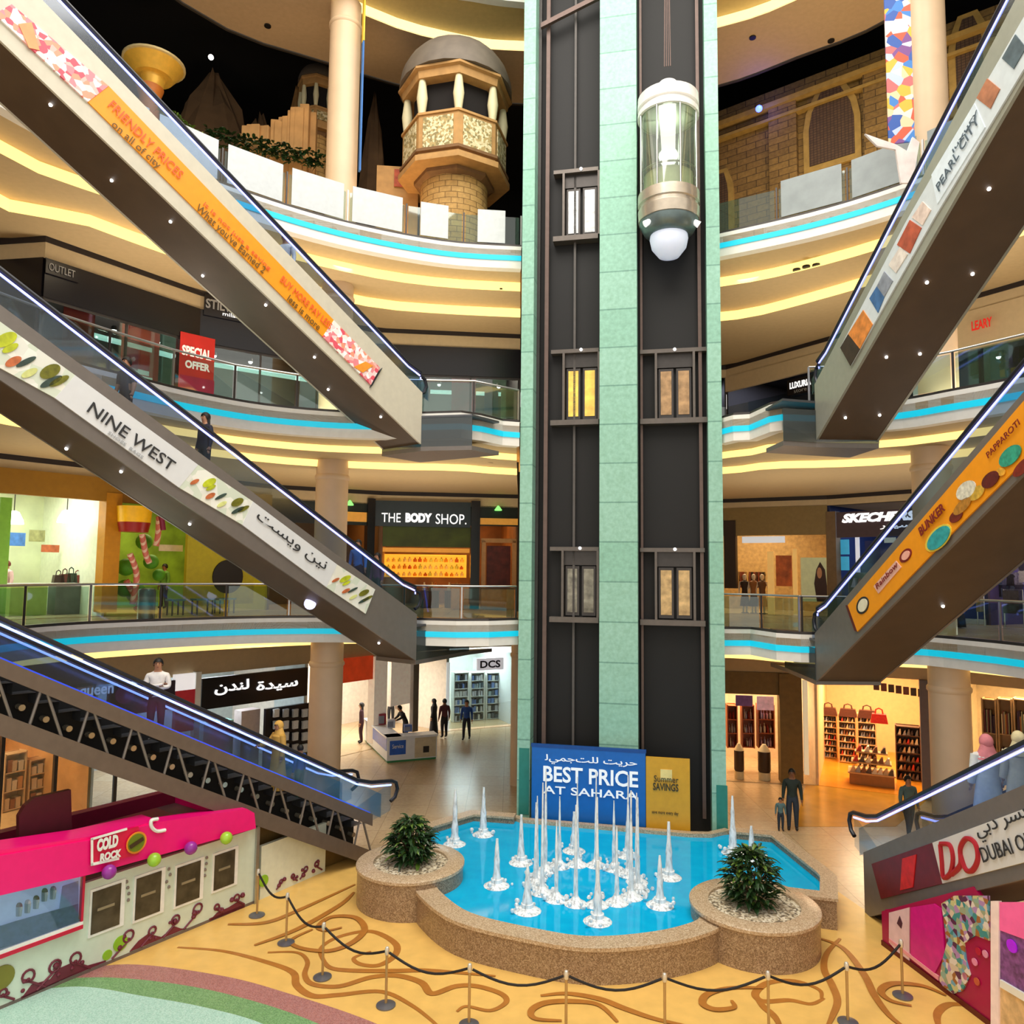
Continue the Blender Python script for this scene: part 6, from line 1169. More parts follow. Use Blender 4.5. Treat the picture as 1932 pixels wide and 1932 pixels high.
for px, lb, m in (((1584, 1018, 1602, 1046), 'glowing teal panel in the navy sports shop, upper left', BLUG), ((1584, 1050, 1602, 1076), 'glowing teal panel in the navy sports shop, lower left', BLUG), ((1614, 1012, 1622, 1080), 'white strip lit column in the navy sports shop', mat('white_strip_panel', '#d8dce8', .4, emit=.5)), ((1632, 1020, 1662, 1062), 'dark blue poster in the navy sports shop', mat('deep_blue_poster', '#14245c', .4, emit=.1, noise=.2)), ((1668, 1014, 1690, 1024), 'cream lit panel in the navy sports shop', mat('cream_lit_panel', '#d8d8b8', .4, emit=.4))): poster(J1b, lb, px, m, v=.3)
shelf_unit(J1b, (1600, 1080, 1660, 1130), .8, .4, 3, 'low shelf of sports shoes in the navy sports shop', CT, (5, 'shoe', ['#c8d0d8', '#3a5a9a', '#9a3040', '#50a0b0'], 'sports shoe on the low shelf of navy sports shop', 'sports shoes on the low shelf'), zfloor=zf+.02)
rn = random.Random(21)
for i in range(26):
    px = 1868+(i % 9)*8; py = 1078+(i//9)*24+rn.uniform(-4, 4); u, z = J1c.uz(px, py, .6); goods('garment', J1c.P(u, .6, z), J1c, .36, .42, .1, rn.choice(['#7a78a8', '#3c3c60', '#a8a8d0', '#5a6a8c', '#2c2c3c', '#c8c8d8']), 'violet grey garment displayed in the shop window at the right edge of first floor', 'violet garments at the right edge')
for i, (x0, x1) in enumerate(((1896, 1932), (1845, 1858))):
    u0, u1, _, _ = J1c.rect(x0, 1150, x1, 1200, -.6); t = thing('clothes_rack', ['dark clothes rack in front of the violet shop', 'narrow pale rack beside dark robed figure'][i], 'rack', J1c.P(u0, -.6, zf))
    mb = MB(); mb.tube([J1c.P(u0, -.6, zf+.02), J1c.P(u0, -.6, zf+1.3), J1c.P(u1, -.6, zf+1.3), J1c.P(u1, -.6, zf+.02)], .02, 6); mb.build('rack_frame', STEEL, t); mb = MB(); J1c.box(mb, u0+.05, u1-.05, -.75, -.5, zf+.5, zf+1.27); mb.build('hanging_clothes', [mat('dark_clothes', '#3c3c46', .7, noise=.4, scale=6), mat('olive_clothes', '#8c8460', .7, noise=.3, scale=6)][i], t)
# ---- ground floor left
M0a = Face((-15.5, 19), (-13, 24)); M0b = Face((-13, 24), (-8, 30)); M0c = Face((-8, 30), (-3, 36.5)); M0d = Face((-3, 36.5), (.25, 38)); NAVY = mat('black_navy_sign', '#0e0e18', .3)
WHW = mat('white_shop_wall', '#dfe3e2', .5, noise=.05); ORI = mat('orange_wood_wall', '#d89a5c', .5, noise=.2, scale=2)
room(M0a, -2, M0a.L, 5, 0, 4.2, ORI, lamp=380, lcol='#ffe0be', flr=mat('light_wood_floor', '#d8a870', .3, noise=.15)); room(M0b, 0, M0b.L, 5, 0, 4.2, mat('cool_grey_wall', '#bcc8c8', .5), lamp=240, lcol='#eaf4ff')
room(M0c, 0, M0c.L, 5, 0, 4.0, mat('cream_shop_wall', '#e4ddd0', .5, noise=.08), lamp=400, lcol='#fff6ea'); room(M0d, 0, M0d.L, 5, 0, 4.0, WHW, lamp=380, lcol='#f4fbff')
s = sign(M0b, 'black navy shop sign with white arabic lettering on the ground floor', (381, 1270, 580, 1326), NAVY, -.2, .15)
ptext(M0b, arab(['sin_i ya_m dal_f ta_marb']), (484, 1282, 562, 1303), WHL, s, v=-.23, bold=.025); ptext(M0b, arab(['lam_i nun_m dal_f nun_f']).replace('\uFEE6', '\uFEE5'), (405, 1284, 470, 1309), WHL, s, v=-.23, bold=.025)
s = sign(M0b, 'dark purple sign with white letters and red logo behind lower left escalator', (200, 1288, 330, 1336), mat('dark_purple_sign', '#2e2436', .4), -.22, .15) if False else sign(M0b, 'dark purple sign with white letters and red logo behind the lower left escalator', (205, 1290, 330, 1345), mat('dark_purple_sign', '#2e2436', .4), -.2, .15)
ptext(M0b, 'queen', (150, 1296, 214, 1318), WHL, s, v=-.23, bold=.02); disc(M0b, 236, 1310, .3, mat('plum_logo', '#8a2860', .4, emit=.3), s, 'round_logo', -.24)
t = thing('light_box', 'white and red light box pillar left of the arabic sign', 'light box', M0b.P(1, -.2, 0)); panel(M0b, 'white_face', '', '', (331, 1272, 368, 1302), -.2, 0, mat('white_lightbox', '#f2f0f0', .4, emit=.6), parent=t); panel(M0b, 'red_face', '', '', (331, 1302, 368, 1380), -.2, 0, mat('red_lightbox', '#a8242c', .4, emit=.2), parent=t); panel(M0b, 'frame_post', '', '', (368, 1268, 378, 1400), -.24, 0, KW2, parent=t)
TEALC = mat('teal_glass_counter', '#a8d8cc', .15, noise=.08)
for px, lb in (((384, 1362, 440, 1398), 'pale teal glass counter under the arabic sign'), ((455, 1340, 490, 1400), 'pink white product display under the arabic sign')):
    u0, u1, z0, z1 = M0b.rect(*px, .3); t = thing('glass_counter', lb, 'counter', M0b.P((u0+u1)/2, .3, .02)); mb = MB(); M0b.box(mb, u0, u1, .3, .8, .02, .5); mb.build('base', KW2, t); mb = MB(); M0b.box(mb, u0, u1, .3, .8, .5, max(1, z1)); mb.build('glass_case', TEALC if 'teal' in lb else mat('pink_white_case', '#d8c8c4', .4), t)
wallm(M0b, 'wall_black_panel', NAVY, (500, 1332, 586, 1470), -.05, .1)
rn = random.Random(8)
for i in range(4):
    for j in range(5): px = 520+i*18; py = 1345+j*22; u, z = M0b.uz(px, py, -.12); goods('box', M0b.P(u, -.15, z-.15), M0b, .22, .3, .1, rn.choice(['#e8ecf0', '#d8e0e8', '#c0c8d0']), 'white product box on the black wall under the arabic sign', 'white boxes on the black wall')
# mullions and goods in the orange shop at far left
for x in (2, 104, 218):
    u, _ = M0a.uz(x, 1450) if x < 190 else M0b.uz(x, 1450); fc = M0a if x < 190 else M0b; mb = MB(); fc.box(mb, u-.05, u+.05, -.05, .05, 0, 4.0); o = st(mb.build('window_mullion', DKSTEEL))
mb = MB(); M0a.box(mb, -2, M0a.L, -.01, .01, .1, 4); st(mb.build('window_orange_shop', SGL))
for i, (x0, y0, x1, y1) in enumerate(((8, 1420, 50, 1500), (55, 1430, 98, 1510), (115, 1470, 160, 1530))):
    shelf_unit(M0a, (x0, y0, x1, y1), 2.2, .4, 3, 'pale wooden shelf in the orange lit shop, %s' % ['by the left edge', 'middle one', 'behind the maroon roof board of the kiosk'][i], mat('pale_wood', '#e0b484', .5), (3, 'box', ['#e8c8a8', '#d89860', '#f0dcc8', '#a8643c'], 'small box on a pale wooden shelf in the orange lit shop', 'boxes in the orange lit shop'), zfloor=.02)
# ground floor centre
s = sign(M0c, 'red and orange shop sign behind the left column on the ground floor', (646, 1240, 704, 1285), mat('red_orange_sign', '#b83a18', .4, emit=.4, noise=.3, scale=2), -.15, .12)
for px in ((706, 1238, 730, 1400), (738, 1238, 774, 1330)): wallm(M0c, 'wall_cream_pillar', mat('cream_bright_pillar', '#efe3d2', .4, emit=.15), px, -.1, .3)
wallm(M0c, 'wall_grey_post', mat('grey_post', '#6a625c', .5), (780, 1240, 790, 1380), -.12, .1)
mb = MB(); M0d.box(mb, 0, M0d.L, .0, .02, .1, 3.6); st(mb.build('window_pharmacy', SGL))
for i, (x0, x1) in enumerate(((796, 824), (828, 846))): shelf_unit(M0c, (x0, 1262, x1, 1345), 2.2, .4, 4, 'white wall shelf in the bright white shop, %s' % ['farther from the lift tower', 'beside the white door post'][i], KW2, (5, 'box', ['#e8ecec', '#a8c8c8', '#6a8a90', '#d0d8dc', '#3a5a60'], 'small product on the white wall shelves', 'products on the white wall shelves'))
for i, (x0, x1) in enumerate(((856, 884), (888, 914), (918, 956))): shelf_unit(M0d, (x0, 1268, x1, 1385), 1.8, .4, 6, 'white product shelf in the white shop next to lift tower, %s' % ['farthest from the tower', 'middle of three', 'nearest the tower'][i], KW2, (5, 'box', ['#eef0f2', '#9ab0b8', '#4a5a68', '#d0d4e0', '#6a8ac8', '#2c3440'], 'small product on the white shelves beside the lift tower', 'products on the white shelves'), zfloor=.02)
s = sign(M0d, 'white shop sign with black symbols beside the lift tower', (900, 1242, 950, 1264), mat('white_black_sign', '#e8e6ee', .4, emit=.4), -.3, .12); ptext(M0d, 'DCS', (906, 1246, 944, 1260), mat('black_letters', '#26242e', noise=0), s, v=-.33, bold=.03)
wallm(M0d, 'trim_white_post', mat('white_post_lit', '#e8f4f8', .4, emit=.3), (842, 1250, 848, 1380), -.05, .1)
# ---- ground floor right
N0a = Face((6.2, 28.6), (11.2, 27.9)); N0b = Face((11.2, 27.9), (14.8, 26.2)); N0c = Face((14.8, 26.2), (19, 22)); WOODF = mat('orange_wood_floor', '#e09428', .22, noise=.12, scale=1.5)
PEACH = mat('peach_wall', '#f0c890', .55, noise=.05)
room(N0a, 0, N0a.L, 4, 0, 4.1, mat('warm_white_wall', '#e8cfae', .5), lamp=260, lcol='#ffdcae'); room(N0b, -.1, N0b.L, 7, 0, 4.2, PEACH, flr=WOODF, lamp=420, lcol='#ffe4ba'); room(N0c, 0, N0c.L, 4, 0, 4.2, mat('book_wall', '#d8c49c', .6), lamp=340, lcol='#ffe0b0')
wallm(N0a, 'wall_brown_header', mat('olive_brown_wall', '#7a6230', .6, noise=.1), (1364, 1268, 1476, 1310), -.05, .15); wallm(N0a, 'wall_brown_pier', mat('olive_brown_wall', '#7a6230'), (1472, 1272, 1514, 1478), -.15, .3); wallm(N0a, 'trim_bright_jamb', mat('bright_jamb', '#fff0c8', .4, emit=.3), (1517, 1284, 1525, 1462), -.05, .1)
mb = MB(); p = [PZ(1524, 1466, .0), PZ(1500, 1560, .0), PZ(1690, 1560, 0), PZ(1760, 1500, 0)]; mb.prism([(q[0], q[1]) for q in p], .002, .006); st(mb.build('floor_amber_patch', mat('amber_floor', '#c8922c', .2, noise=.15, scale=1.5)))  # flat amber patch over the tiles before the shop
for i, (x0, x1) in enumerate(((1372, 1392), (1400, 1424), (1430, 1462))): shelf_unit(N0a, (x0, 1330, x1, 1412), 1.2, .45, 3, 'cosmetics wall shelf in the warm shop beside lift tower, %s' % ['nearest the tower', 'middle of three', 'beside the brown pier'][i], mat('red_brown_shelf', '#a8552c', .5), (4, 'bottle', ['#f4e4d4', '#e0b0c0', '#c8c0e0', '#f8f0e0', '#b03a30'], 'cosmetic bottle on the red brown shelves beside the lift tower', 'cosmetic bottles'))
for i, (x0, x1, lb) in enumerate(((1385, 1404, 'dark cylindrical bin in the warm shop, nearer the lift tower'), (1430, 1454, 'dark cylindrical bin in the warm shop, nearer the brown pier'))):
    u0, u1, _, _ = N0a.rect(x0, 1420, x1, 1460, .4); c = N0a.P((u0+u1)/2, .4, 0); r = (u1-u0)/2; t = thing('product_bin', lb, 'bin', (c.x, c.y, .02)); mb = MB(); mb.lathe([(r*.85, .3), (r, .35), (r, 1.05)], c, 18); mb.build('bin_body', mat('dark_brown_bin', '#3c2a20', .4), t, True); mb = MB(); mb.lathe([(r*.95, .02), (r*.95, .3)], c, 18); mb.build('plinth', mat('cream_plinth', '#e8d8b0', .4), t); mb = MB(); mb.lathe([(r, 1.05), (r*.9, 1.1), (r*.3, 1.3)], c, 18); mb.build('heap', mat('cream_heap', '#f0e0b8', .5), t, True)
for px, lb, h in (((1388, 1312, 1420, 1332), 'violet picture above the cosmetics shelf', '#5a3a6a'), ((1428, 1314, 1460, 1340), 'pale lilac picture above the cosmetics shelf', '#d8b8d0')): poster(N0a, lb, px, mat('picture_'+h[1:], h, .5, emit=.15, noise=.3), v=1.1)
SHW = mat('shoe_shelf_wood', '#d8ac74', .5)
SHOEC = ['#5a4a40', '#e8dcc8', '#a8a8b0', '#c83c2c', '#3a2c28', '#d8b890', '#8a5a3a', '#7a7a80']
for i, (x0, x1) in enumerate(((1549, 1580), (1582, 1616), (1618, 1654))): shelf_unit(N0b, (x0, 1348, x1, 1452), 4.5-.5*i, .4, 7, 'wall shelf of shoes in the peach shoe shop, %s' % ['beside the bright door jamb', 'middle of three', 'behind the display table'][i], SHW, (5, 'shoe', SHOEC, 'shoe on the wall shelves of the peach shoe shop', 'shoes on the wall shelves'), zfloor=.02)
shelf_unit(N0b, (1690, 1370, 1738, 1460), 2.2, .4, 6, 'dark shelf of shoes at the right side of the shoe shop', mat('dark_shoe_shelf', '#5a3a20', .5), (5, 'shoe', SHOEC, 'shoe on the dark right hand shelf of the shoe shop', 'shoes on the dark shelf'), zfloor=.02)
for i, x in enumerate((1563, 1600, 1636)): vv = 4.6-.5*i; u, z = N0b.uz(x, 1352, vv); goods('bag', N0b.P(u, vv, N0b.rect(1528, 1348, 1562, 1452, 4.5-.5*i)[3]+.0), N0b, .7, .5, .25, '#5a3020', 'brown handbag on top of the shoe wall shelves', 'handbags on top of the shoe shelves')
u0, u1, z0, z1 = N0b.rect(1600, 1430, 1690, 1490, .9); t = thing('display_table', 'tiered display table heaped with shoes in the middle of the shoe shop', 'table', N0b.P((u0+u1)/2, .9, .02))
for k, (a, z, v0, v1) in enumerate(((0, .45, .7, 1.7), (.12, .8, .85, 1.55), (.24, 1.15, 1.0, 1.4))): mb = MB(); N0b.box(mb, u0+a, u1-a, v0, v1, z-.05, z); mb.build('tier_board', SHW, t)
mb = MB(); N0b.box(mb, u0+.05, u1-.05, .75, 1.65, .02, .4); mb.build('base', mat('table_base_wood', '#a8743a', .5), t)
for k, (a, z, v0) in enumerate(((.05, .455, .75), (.16, .805, .9), (.28, 1.155, 1.05))):
    n = 8-k*2
    for i in range(n): u = u0+a+.1+(u1-u0-2*a-.2)*i/(n-1); goods('shoe', N0b.P(u, v0+.12, z), N0b, .17, .2, .26, random.choice(SHOEC), 'shoe on the tiered display table of the shoe shop', 'shoes on the display table')
goods('bag', N0b.P(ux(N0b, 1660, 1400, 2.4), 2.4, 2.0), N0b, .6, .55, .3, '#d02c1c', 'red bag high on the dark right side display of shoe shop', None)
wallm(N0b, 'wall_grey_pillar', mat('mauve_grey_pillar', '#6e6468', .5, noise=.05), (1738, 1284, 1760, 1520), -.2, .2)
for i in range(7): x = 1648+i*14; u, z = N0b.uz(x, 1300, -.05); poster(N0b, 'small brown framed picture above the shoe shop opening, %s' % ['first from the brown pier', 'second from the brown pier', 'third from the brown pier', 'middle of the row', 'third from the mauve grey pillar', 'second from the mauve grey pillar', 'nearest the mauve grey pillar'][i], (x, 1287+i*2.2, x+11, 1302+i*2.2), mat('brown_frame_%d' % (i % 3), ['#6a3a20', '#8a4a2c', '#5a4020'][i % 3], .5), v=.0, name='framed_picture')
for i in range(3):
    shelf_unit(N0c, (1852+i*30, 1318, 1880+i*30, 1400), .6, .35, 2, 'tall bookshelf at the right edge of ground floor, %s' % ['next to the right column', 'middle one', 'outermost'][i], mat('book_shelf_wood', '#b89468', .5), (6, 'book', ['#6a2a24', '#d8c8a0', '#b8742c', '#4a3040', '#e8dcc0', '#8a8a70', '#c8502c'], 'book on the bookshelves at the right edge of ground floor', 'books on the bookshelves'), zfloor=1.2)
# ================================================================ people
SKIN = mat('skin_tan', '#b98462', .55, noise=.04); SKIND = mat('skin_brown', '#8a5a3e', .55, noise=.04); HAIRM = mat('black_hair', '#0a0807', .6); EYE_ = mat('eye_dark', '#1a1210', .3); LIP = mat('lip_tone', '#8a4a40', .5); SHOEM = mat('dark_shoe', '#221c1a', .5)
def skin_body(V, E, R):
    R = [tuple(q*1.28 for q in r) if isinstance(r, tuple) else r*1.28 for r in R]
    """one continuous skinned figure from joints, bones and radii; evaluated to a mesh"""
    me = bpy.data.meshes.new('tmp'); me.from_pydata(V, E, []); o = bpy.data.objects.new('tmp', me); COL.objects.link(o)
    sk = o.modifiers.new('s', 'SKIN'); sk.use_smooth_shade = True; sk.branch_smoothing = .6
    for i, r in enumerate(R): d = me.skin_vertices[0].data[i]; d.radius = (r, r) if not isinstance(r, tuple) else r; d.use_root = (i == 0)
    ss = o.modifiers.new('u', 'SUBSURF'); ss.levels = 2; ss.render_levels = 2
    out = bpy.data.meshes.new_from_object(o.evaluated_get(bpy.context.evaluated_depsgraph_get())); bpy.data.objects.remove(o); return out
def person(label, loc, rz, shirt, trousers, skin=SKIN, hair='short', hairm=None, arms='down', legs='stand', h=1.72, group=None, robe=None, scarf=None, head_turn=0., lean=0., bag=None, female=False, sleeve=True):
    hairm = hairm or HAIRM; t = thing('person', label, 'person', loc, rz, group); k = h/1.72; v3 = lambda *a: Vector(a)
    sw = .165 if female else .19
    P = {'pelvis': v3(0, 0, .93), 'waist': v3(0, 0, 1.08), 'chest': v3(0, .01, 1.27), 'upper': v3(0, 0, 1.4), 'neck': v3(0, .005, 1.49), 'head0': v3(0, .015, 1.56), 'head1': v3(0, .02, 1.64), 'head2': v3(0, .01, 1.70)}
    for s, n in ((-1, 'L'), (1, 'R')):
        P['sh'+n] = v3(s*sw, 0, 1.40); P['hip'+n] = v3(s*.095, 0, .88)
        if arms == 'crossed': P['el'+n] = v3(s*(sw+.05), .06, 1.14); P['wr'+n] = v3(-s*.05, .22, 1.17+.03*s); P['ha'+n] = v3(-s*.13, .2, 1.19+.03*s)
        elif arms == 'rail' and s == 1: P['el'+n] = v3(s*(sw+.1), .1, 1.2); P['wr'+n] = v3(s*(sw+.2), .3, 1.12); P['ha'+n] = v3(s*(sw+.21), .38, 1.11)
        elif arms == 'fold': P['el'+n] = v3(s*(sw+.05), .03, 1.13); P['wr'+n] = v3(s*.06, .24, 1.05); P['ha'+n] = v3(s*.02, .29, 1.04)
        elif arms == 'reach': P['el'+n] = v3(s*(sw+.03), .18, 1.2); P['wr'+n] = v3(s*.15, .42, 1.1); P['ha'+n] = v3(s*.14, .5, 1.08)
        else: P['el'+n] = v3(s*(sw+.05), -.01, 1.13); P['wr'+n] = v3(s*(sw+.07), .05, .89); P['ha'+n] = v3(s*(sw+.07), .07, .81)
        st_ = (.16*s if legs == 'walk' else 0.02*s)
        P['kn'+n] = v3(s*.1, .03+st_*.6, .5); P['an'+n] = v3(s*.105, -.02+st_, .09); P['to'+n] = v3(s*.115, .13+st_, .035)
    if lean:
        for q in P:
            if P[q].z > .93: d = P[q].z-.93; P[q] = P[q]+Vector((0, math.sin(lean)*d, (math.cos(lean)-1)*d))
    names = list(P); idx = {n: i for i, n in enumerate(names)}
    B = [('pelvis', 'waist', 's'), ('waist', 'chest', 's'), ('chest', 'upper', 's'), ('upper', 'neck', 'k'), ('neck', 'head0', 'k'), ('head0', 'head1', 'k'), ('head1', 'head2', 'k')]
    for n in 'LR': B += [('upper', 'sh'+n, 's'), ('sh'+n, 'el'+n, 's'), ('el'+n, 'wr'+n, 's' if sleeve else 'k'), ('wr'+n, 'ha'+n, 'k'), ('pelvis', 'hip'+n, 't'), ('hip'+n, 'kn'+n, 't'), ('kn'+n, 'an'+n, 't'), ('an'+n, 'to'+n, 'f')]
    Rr = {'pelvis': (.145, .11), 'waist': (.125 if female else .135, .095), 'chest': (.15, .11), 'upper': (.12, .08), 'neck': .052, 'head0': (.062, .07), 'head1': (.066, .08), 'head2': (.05, .06)}
    for n in 'LR': Rr.update({'sh'+n: .062, 'el'+n: .045, 'wr'+n: .03, 'ha'+n: (.036, .02), 'hip'+n: .095, 'kn'+n: .062, 'an'+n: .042, 'to'+n: .035})
    me = skin_body([tuple(P[n]) for n in names], [(idx[a], idx[b]) for a, b, _ in B], [Rr[n] for n in names])
    mats = [shirt, trousers, skin, SHOEM]; kk = {'s': 0, 't': 1, 'k': 2, 'f': 3}
    me.materials.clear()
    for m in mats: me.materials.append(m)
    segs = [(P[a], P[b]-P[a], kk[c]) for a, b, c in B]
    for f in me.polygons:
        c = f.center; best = 9; bi = 0
        for a, d, q in segs:
            tt = max(0, min(1, (c-a).dot(d)/d.length_squared)); dd = (c-a-d*tt).length
            if dd < best: best = dd; bi = q
        f.material_index = bi if not (bi == 2 and c.z < P['neck'].z-.03 and abs(c.x) < .12 and c.z > 1.2) else 0
        f.use_smooth = True
    # fingers, nose, ears, eyes joined to the same body mesh
    import bmesh
    ex = MB(); 
    for s, n in ((-1, 'L'), (1, 'R')):
        w, hh = P['wr'+n], P['ha'+n]; d = (hh-w).normalized(); sd = d.cross(Vector((1, 0, 0)))
        if sd.length < .3: sd = d.cross(Vector((0, 0, 1)))
        sd.normalize(); up = d.cross(sd); ex.slot(2)
        for j, (o_, L) in enumerate(((-.026, .062), (-.009, .075), (.009, .07), (.025, .055))): b = hh+sd*o_+d*.01; ex.tube([b, b+d*L*.5+up*.006, b+d*L+up*.022], [.0095, .009, .006], 6)
        b = w+d*.03+sd*-.03; ex.tube([b, b-sd*.025+d*.03, b-sd*.028+d*.06+up*.01], [.011, .01, .007], 6)
    hc = P['head1']+Vector((0, 0, -.015)); ex.slot(2).ball(hc+Vector((0, .108, -.012)), .017, 8, .8, 1.1, 1.3); 
    for s in (-1, 1): ex.slot(2).ball(hc+Vector((s*.083, .0, 0)), .024, 8, .4, .8, 1.3); ex.slot(4).ball(hc+Vector((s*.033, .092, .022)), .011, 8)
    ex.slot(5).ball(hc+Vector((0, .088, -.055)), .02, 8, 1.2, .5, .35)
    bm = bmesh.new(); bm.from_mesh(me); vs = [bm.verts.new(v) for v in ex.v]
    for f, mi in zip(ex.f, ex.m):
        try: nf = bm.faces.new([vs[i] for i in f]); nf.material_index = mi; nf.smooth = True
        except ValueError: pass
    bm.to_mesh(me); bm.free(); me.materials.append(EYE_); me.materials.append(LIP); me.name = 'body'
    b = bpy.data.objects.new('body', me); COL.objects.link(b); b.parent = t
    t.scale = (k, k, k); M = Wm(t)
    def part(nm, mb, m, sm=True): mb.v = [tuple(M @ Vector(v)) for v in mb.v]; return mb.build(nm, m, t, sm)
    def cap(nm, m, r, zlow, back=True, grow=1.):
        mb = MB(); vs = []; n = 16; rings = 8; c = hc+Vector((0, -.012, .015))
        for i in range(rings+1):
            for q in range(n):
                a = 2*math.pi*q/n; fy = math.sin(a); low = zlow if fy < .25 else (.35 if fy > .6 else .35+(zlow-.35)*(.6-fy)/.35)
                th = (math.pi/2-low)*i/rings; vs.append(c+Vector((r*.93*math.sin(th)*math.cos(a), r*1.06*math.sin(th)*fy, r*1.12*math.cos(th))))
        mb.add(vs, [(i*n+q, i*n+(q+1) % n, (i+1)*n+(q+1) % n, (i+1)*n+q) for i in range(rings) for q in range(n)]); return part(nm, mb, m)
    if hair == 'short': cap('hair', hairm, .112, -.5)
    if hair == 'long':
        cap('hair', hairm, .114, -.7); mb = MB(); c = hc+Vector((0, -.045, 0)); mb.lathe([(.1, .03), (.11, -.1), (.12, -.25), (.08, -.36)], c, 14, 0, 1.0, .5); part('hair_length', mb, hairm)
    if scarf:
        cap('headscarf', scarf, .122, -.9); mb = MB(); c = P['neck']+Vector((0, -.02, 0)); mb.lathe([(.19, -.16), (.15, -.05), (.11, .05), (.095, .1)], c, 16, 0, 1.1, .8); part('scarf_drape', mb, scarf)
    if robe:
        mb = MB(); mb.lathe([(.27, .03), (.25, .3), (.21, .65), (.18, .95), (.165, 1.1), (.19, 1.28), (.185, 1.38), (.08, 1.47)], (0, 0, 0), 20, 0, 1.1, .82); part('robe', mb, robe)
        mb = MB()
        for n in 'LR': mb.tube([P['sh'+n], P['el'+n], P['wr'+n]], [.085, .07, .065], 10)
        part('robe_sleeves', mb, robe)
    if bag:
        c = P['wrR']+Vector((.06, 0, -.22)); mb = MB(); mb.obox(c+Vector((-.05, -.14, -.2)), (.1, 0, 0), (0, .28, 0), (0, 0, .22)); mb.tube([c+Vector((0, -.1, 0)), c+Vector((0, -.06, .16)), c+Vector((0, .06, .16)), c+Vector((0, .1, 0))], .012, 6); part('handbag', mb, bag, False)
    return t
mm = lambda n, h, **k: mat('clothes_'+n, h, .75, noise=.12, scale=9, **k)
def on_esc(P, t_, l, stepu): return P(t_, l, stepu)
# riders (the escalators run from far low to near high; step height = handrail - 1)
def esc_pos(P, fc, px, py, l, u):
    best = None
    for i in range(0, 260):
        q = P(i*.05-.3, l, u+1.4); d = q-Vector((0, 0, EYE)); r = ray(px, py); e = abs(r.x/r.y-d.x/d.y)
        if best is None or e < best[0]: best = (e, i*.05-.3)
    return P(best[1], l, u)
def face_to(p, deg=0): return math.atan2(p.x, -p.y)+math.radians(deg) if False else math.atan2(-(-p.x), -p.y)+math.radians(deg)
person('person with long dark hair and pink bag on the middle left escalator', esc_pos(Pe2, f2, 388, 800, .75, 1.0), math.radians(150), mm('dark_navy', '#1b1c30'), mm('charcoal', '#1d1f26'), hair='long', female=True, arms='down', bag=mat('pink_bag', '#b8506a', .5), h=1.68)
person('person in white shirt and dark trousers with folded arms on the lower left escalator', esc_pos(Pe3, f3, 297, 1280, .8, 1.0), math.radians(200), mm('white_shirt', '#e9e4de'), mm('navy_trousers', '#20243c'), arms='crossed')
person('person in golden yellow headscarf and robe near the bottom of the lower left escalator', esc_pos(Pe3, f3, 525, 1400, .8, 1.0), math.radians(140), mm('gold', '#c79a3e'), mm('gold2', '#b8862c'), robe=mm('gold_robe', '#cfa04a'), scarf=mm('gold_scarf', '#d9a850'), female=True, hair='none', arms='rail', h=1.62)
person('person in blue clothes standing low on the lower left escalator, behind the golden robed one', esc_pos(Pe3, f3, 566, 1430, .8, 1.0), math.radians(60), mm('royal_blue', '#1f4a9c'), mm('green_trousers', '#1f5a4a'), h=1.3)
person('person in white shirt riding the upper left escalator beside the fascia', esc_pos(Pe1, f1, 540, 460, .9, 1.0), math.radians(170), mm('white_shirt', '#e9e4de'), mm('charcoal', '#1d1f26'), h=1.7)
person('person in dark clothes with bare arms on middle left escalator near red posters', esc_pos(Pe2, f2, 238, 710, .9, 1.0), math.radians(160), mm('dark_navy', '#1b1c30'), mm('charcoal', '#1d1f26'), sleeve=False, h=1.62)
person('person in light blue jacket low on the middle left escalator before the orange shop', esc_pos(Pe2, f2, 676, 1060, .9, 1.0), math.radians(170), mm('sky_blue', '#3f78b8'), mm('charcoal', '#1d1f26'), h=1.6)
person('person in plum top lowest on the middle left escalator', esc_pos(Pe2, f2, 712, 1090, .8, 1.0), math.radians(150), mm('plum', '#6a2c5c'), mm('dark_navy', '#1b1c30'), hair='long', female=True, h=1.6)
person('person in white robe and pink headscarf on the lower right escalator', esc_pos(Pe6, f6, 1862, 1420, .75, 1.1), math.radians(-10), mm('white_shirt', '#e9e4de'), mm('white_shirt', '#e9e4de'), robe=mm('white_robe', '#e6ece6'), scarf=mm('pink_scarf', '#d8848a'), hair='none', h=1.76)
person('person in cream robe and cream headscarf next to the pink headscarf wearer on escalator', esc_pos(Pe6, f6, 1892, 1415, 1.0, 1.1)+Vector((.05, -.35, .2)), math.radians(-20), mm('cream', '#e6dcb4'), mm('cream', '#e6dcb4'), robe=mm('cream_robe', '#e8deba'), scarf=mm('cream_scarf', '#e6d8a8'), hair='none', h=1.66)
person('person in dark red trousers at the right edge of lower right escalator', esc_pos(Pe6, f6, 1915, 1440, .8, 1.1)+Vector((.25, -.5, .3)), math.radians(10), mm('charcoal', '#1d1f26'), mm('dark_red', '#5a1a1c'), h=1.55)
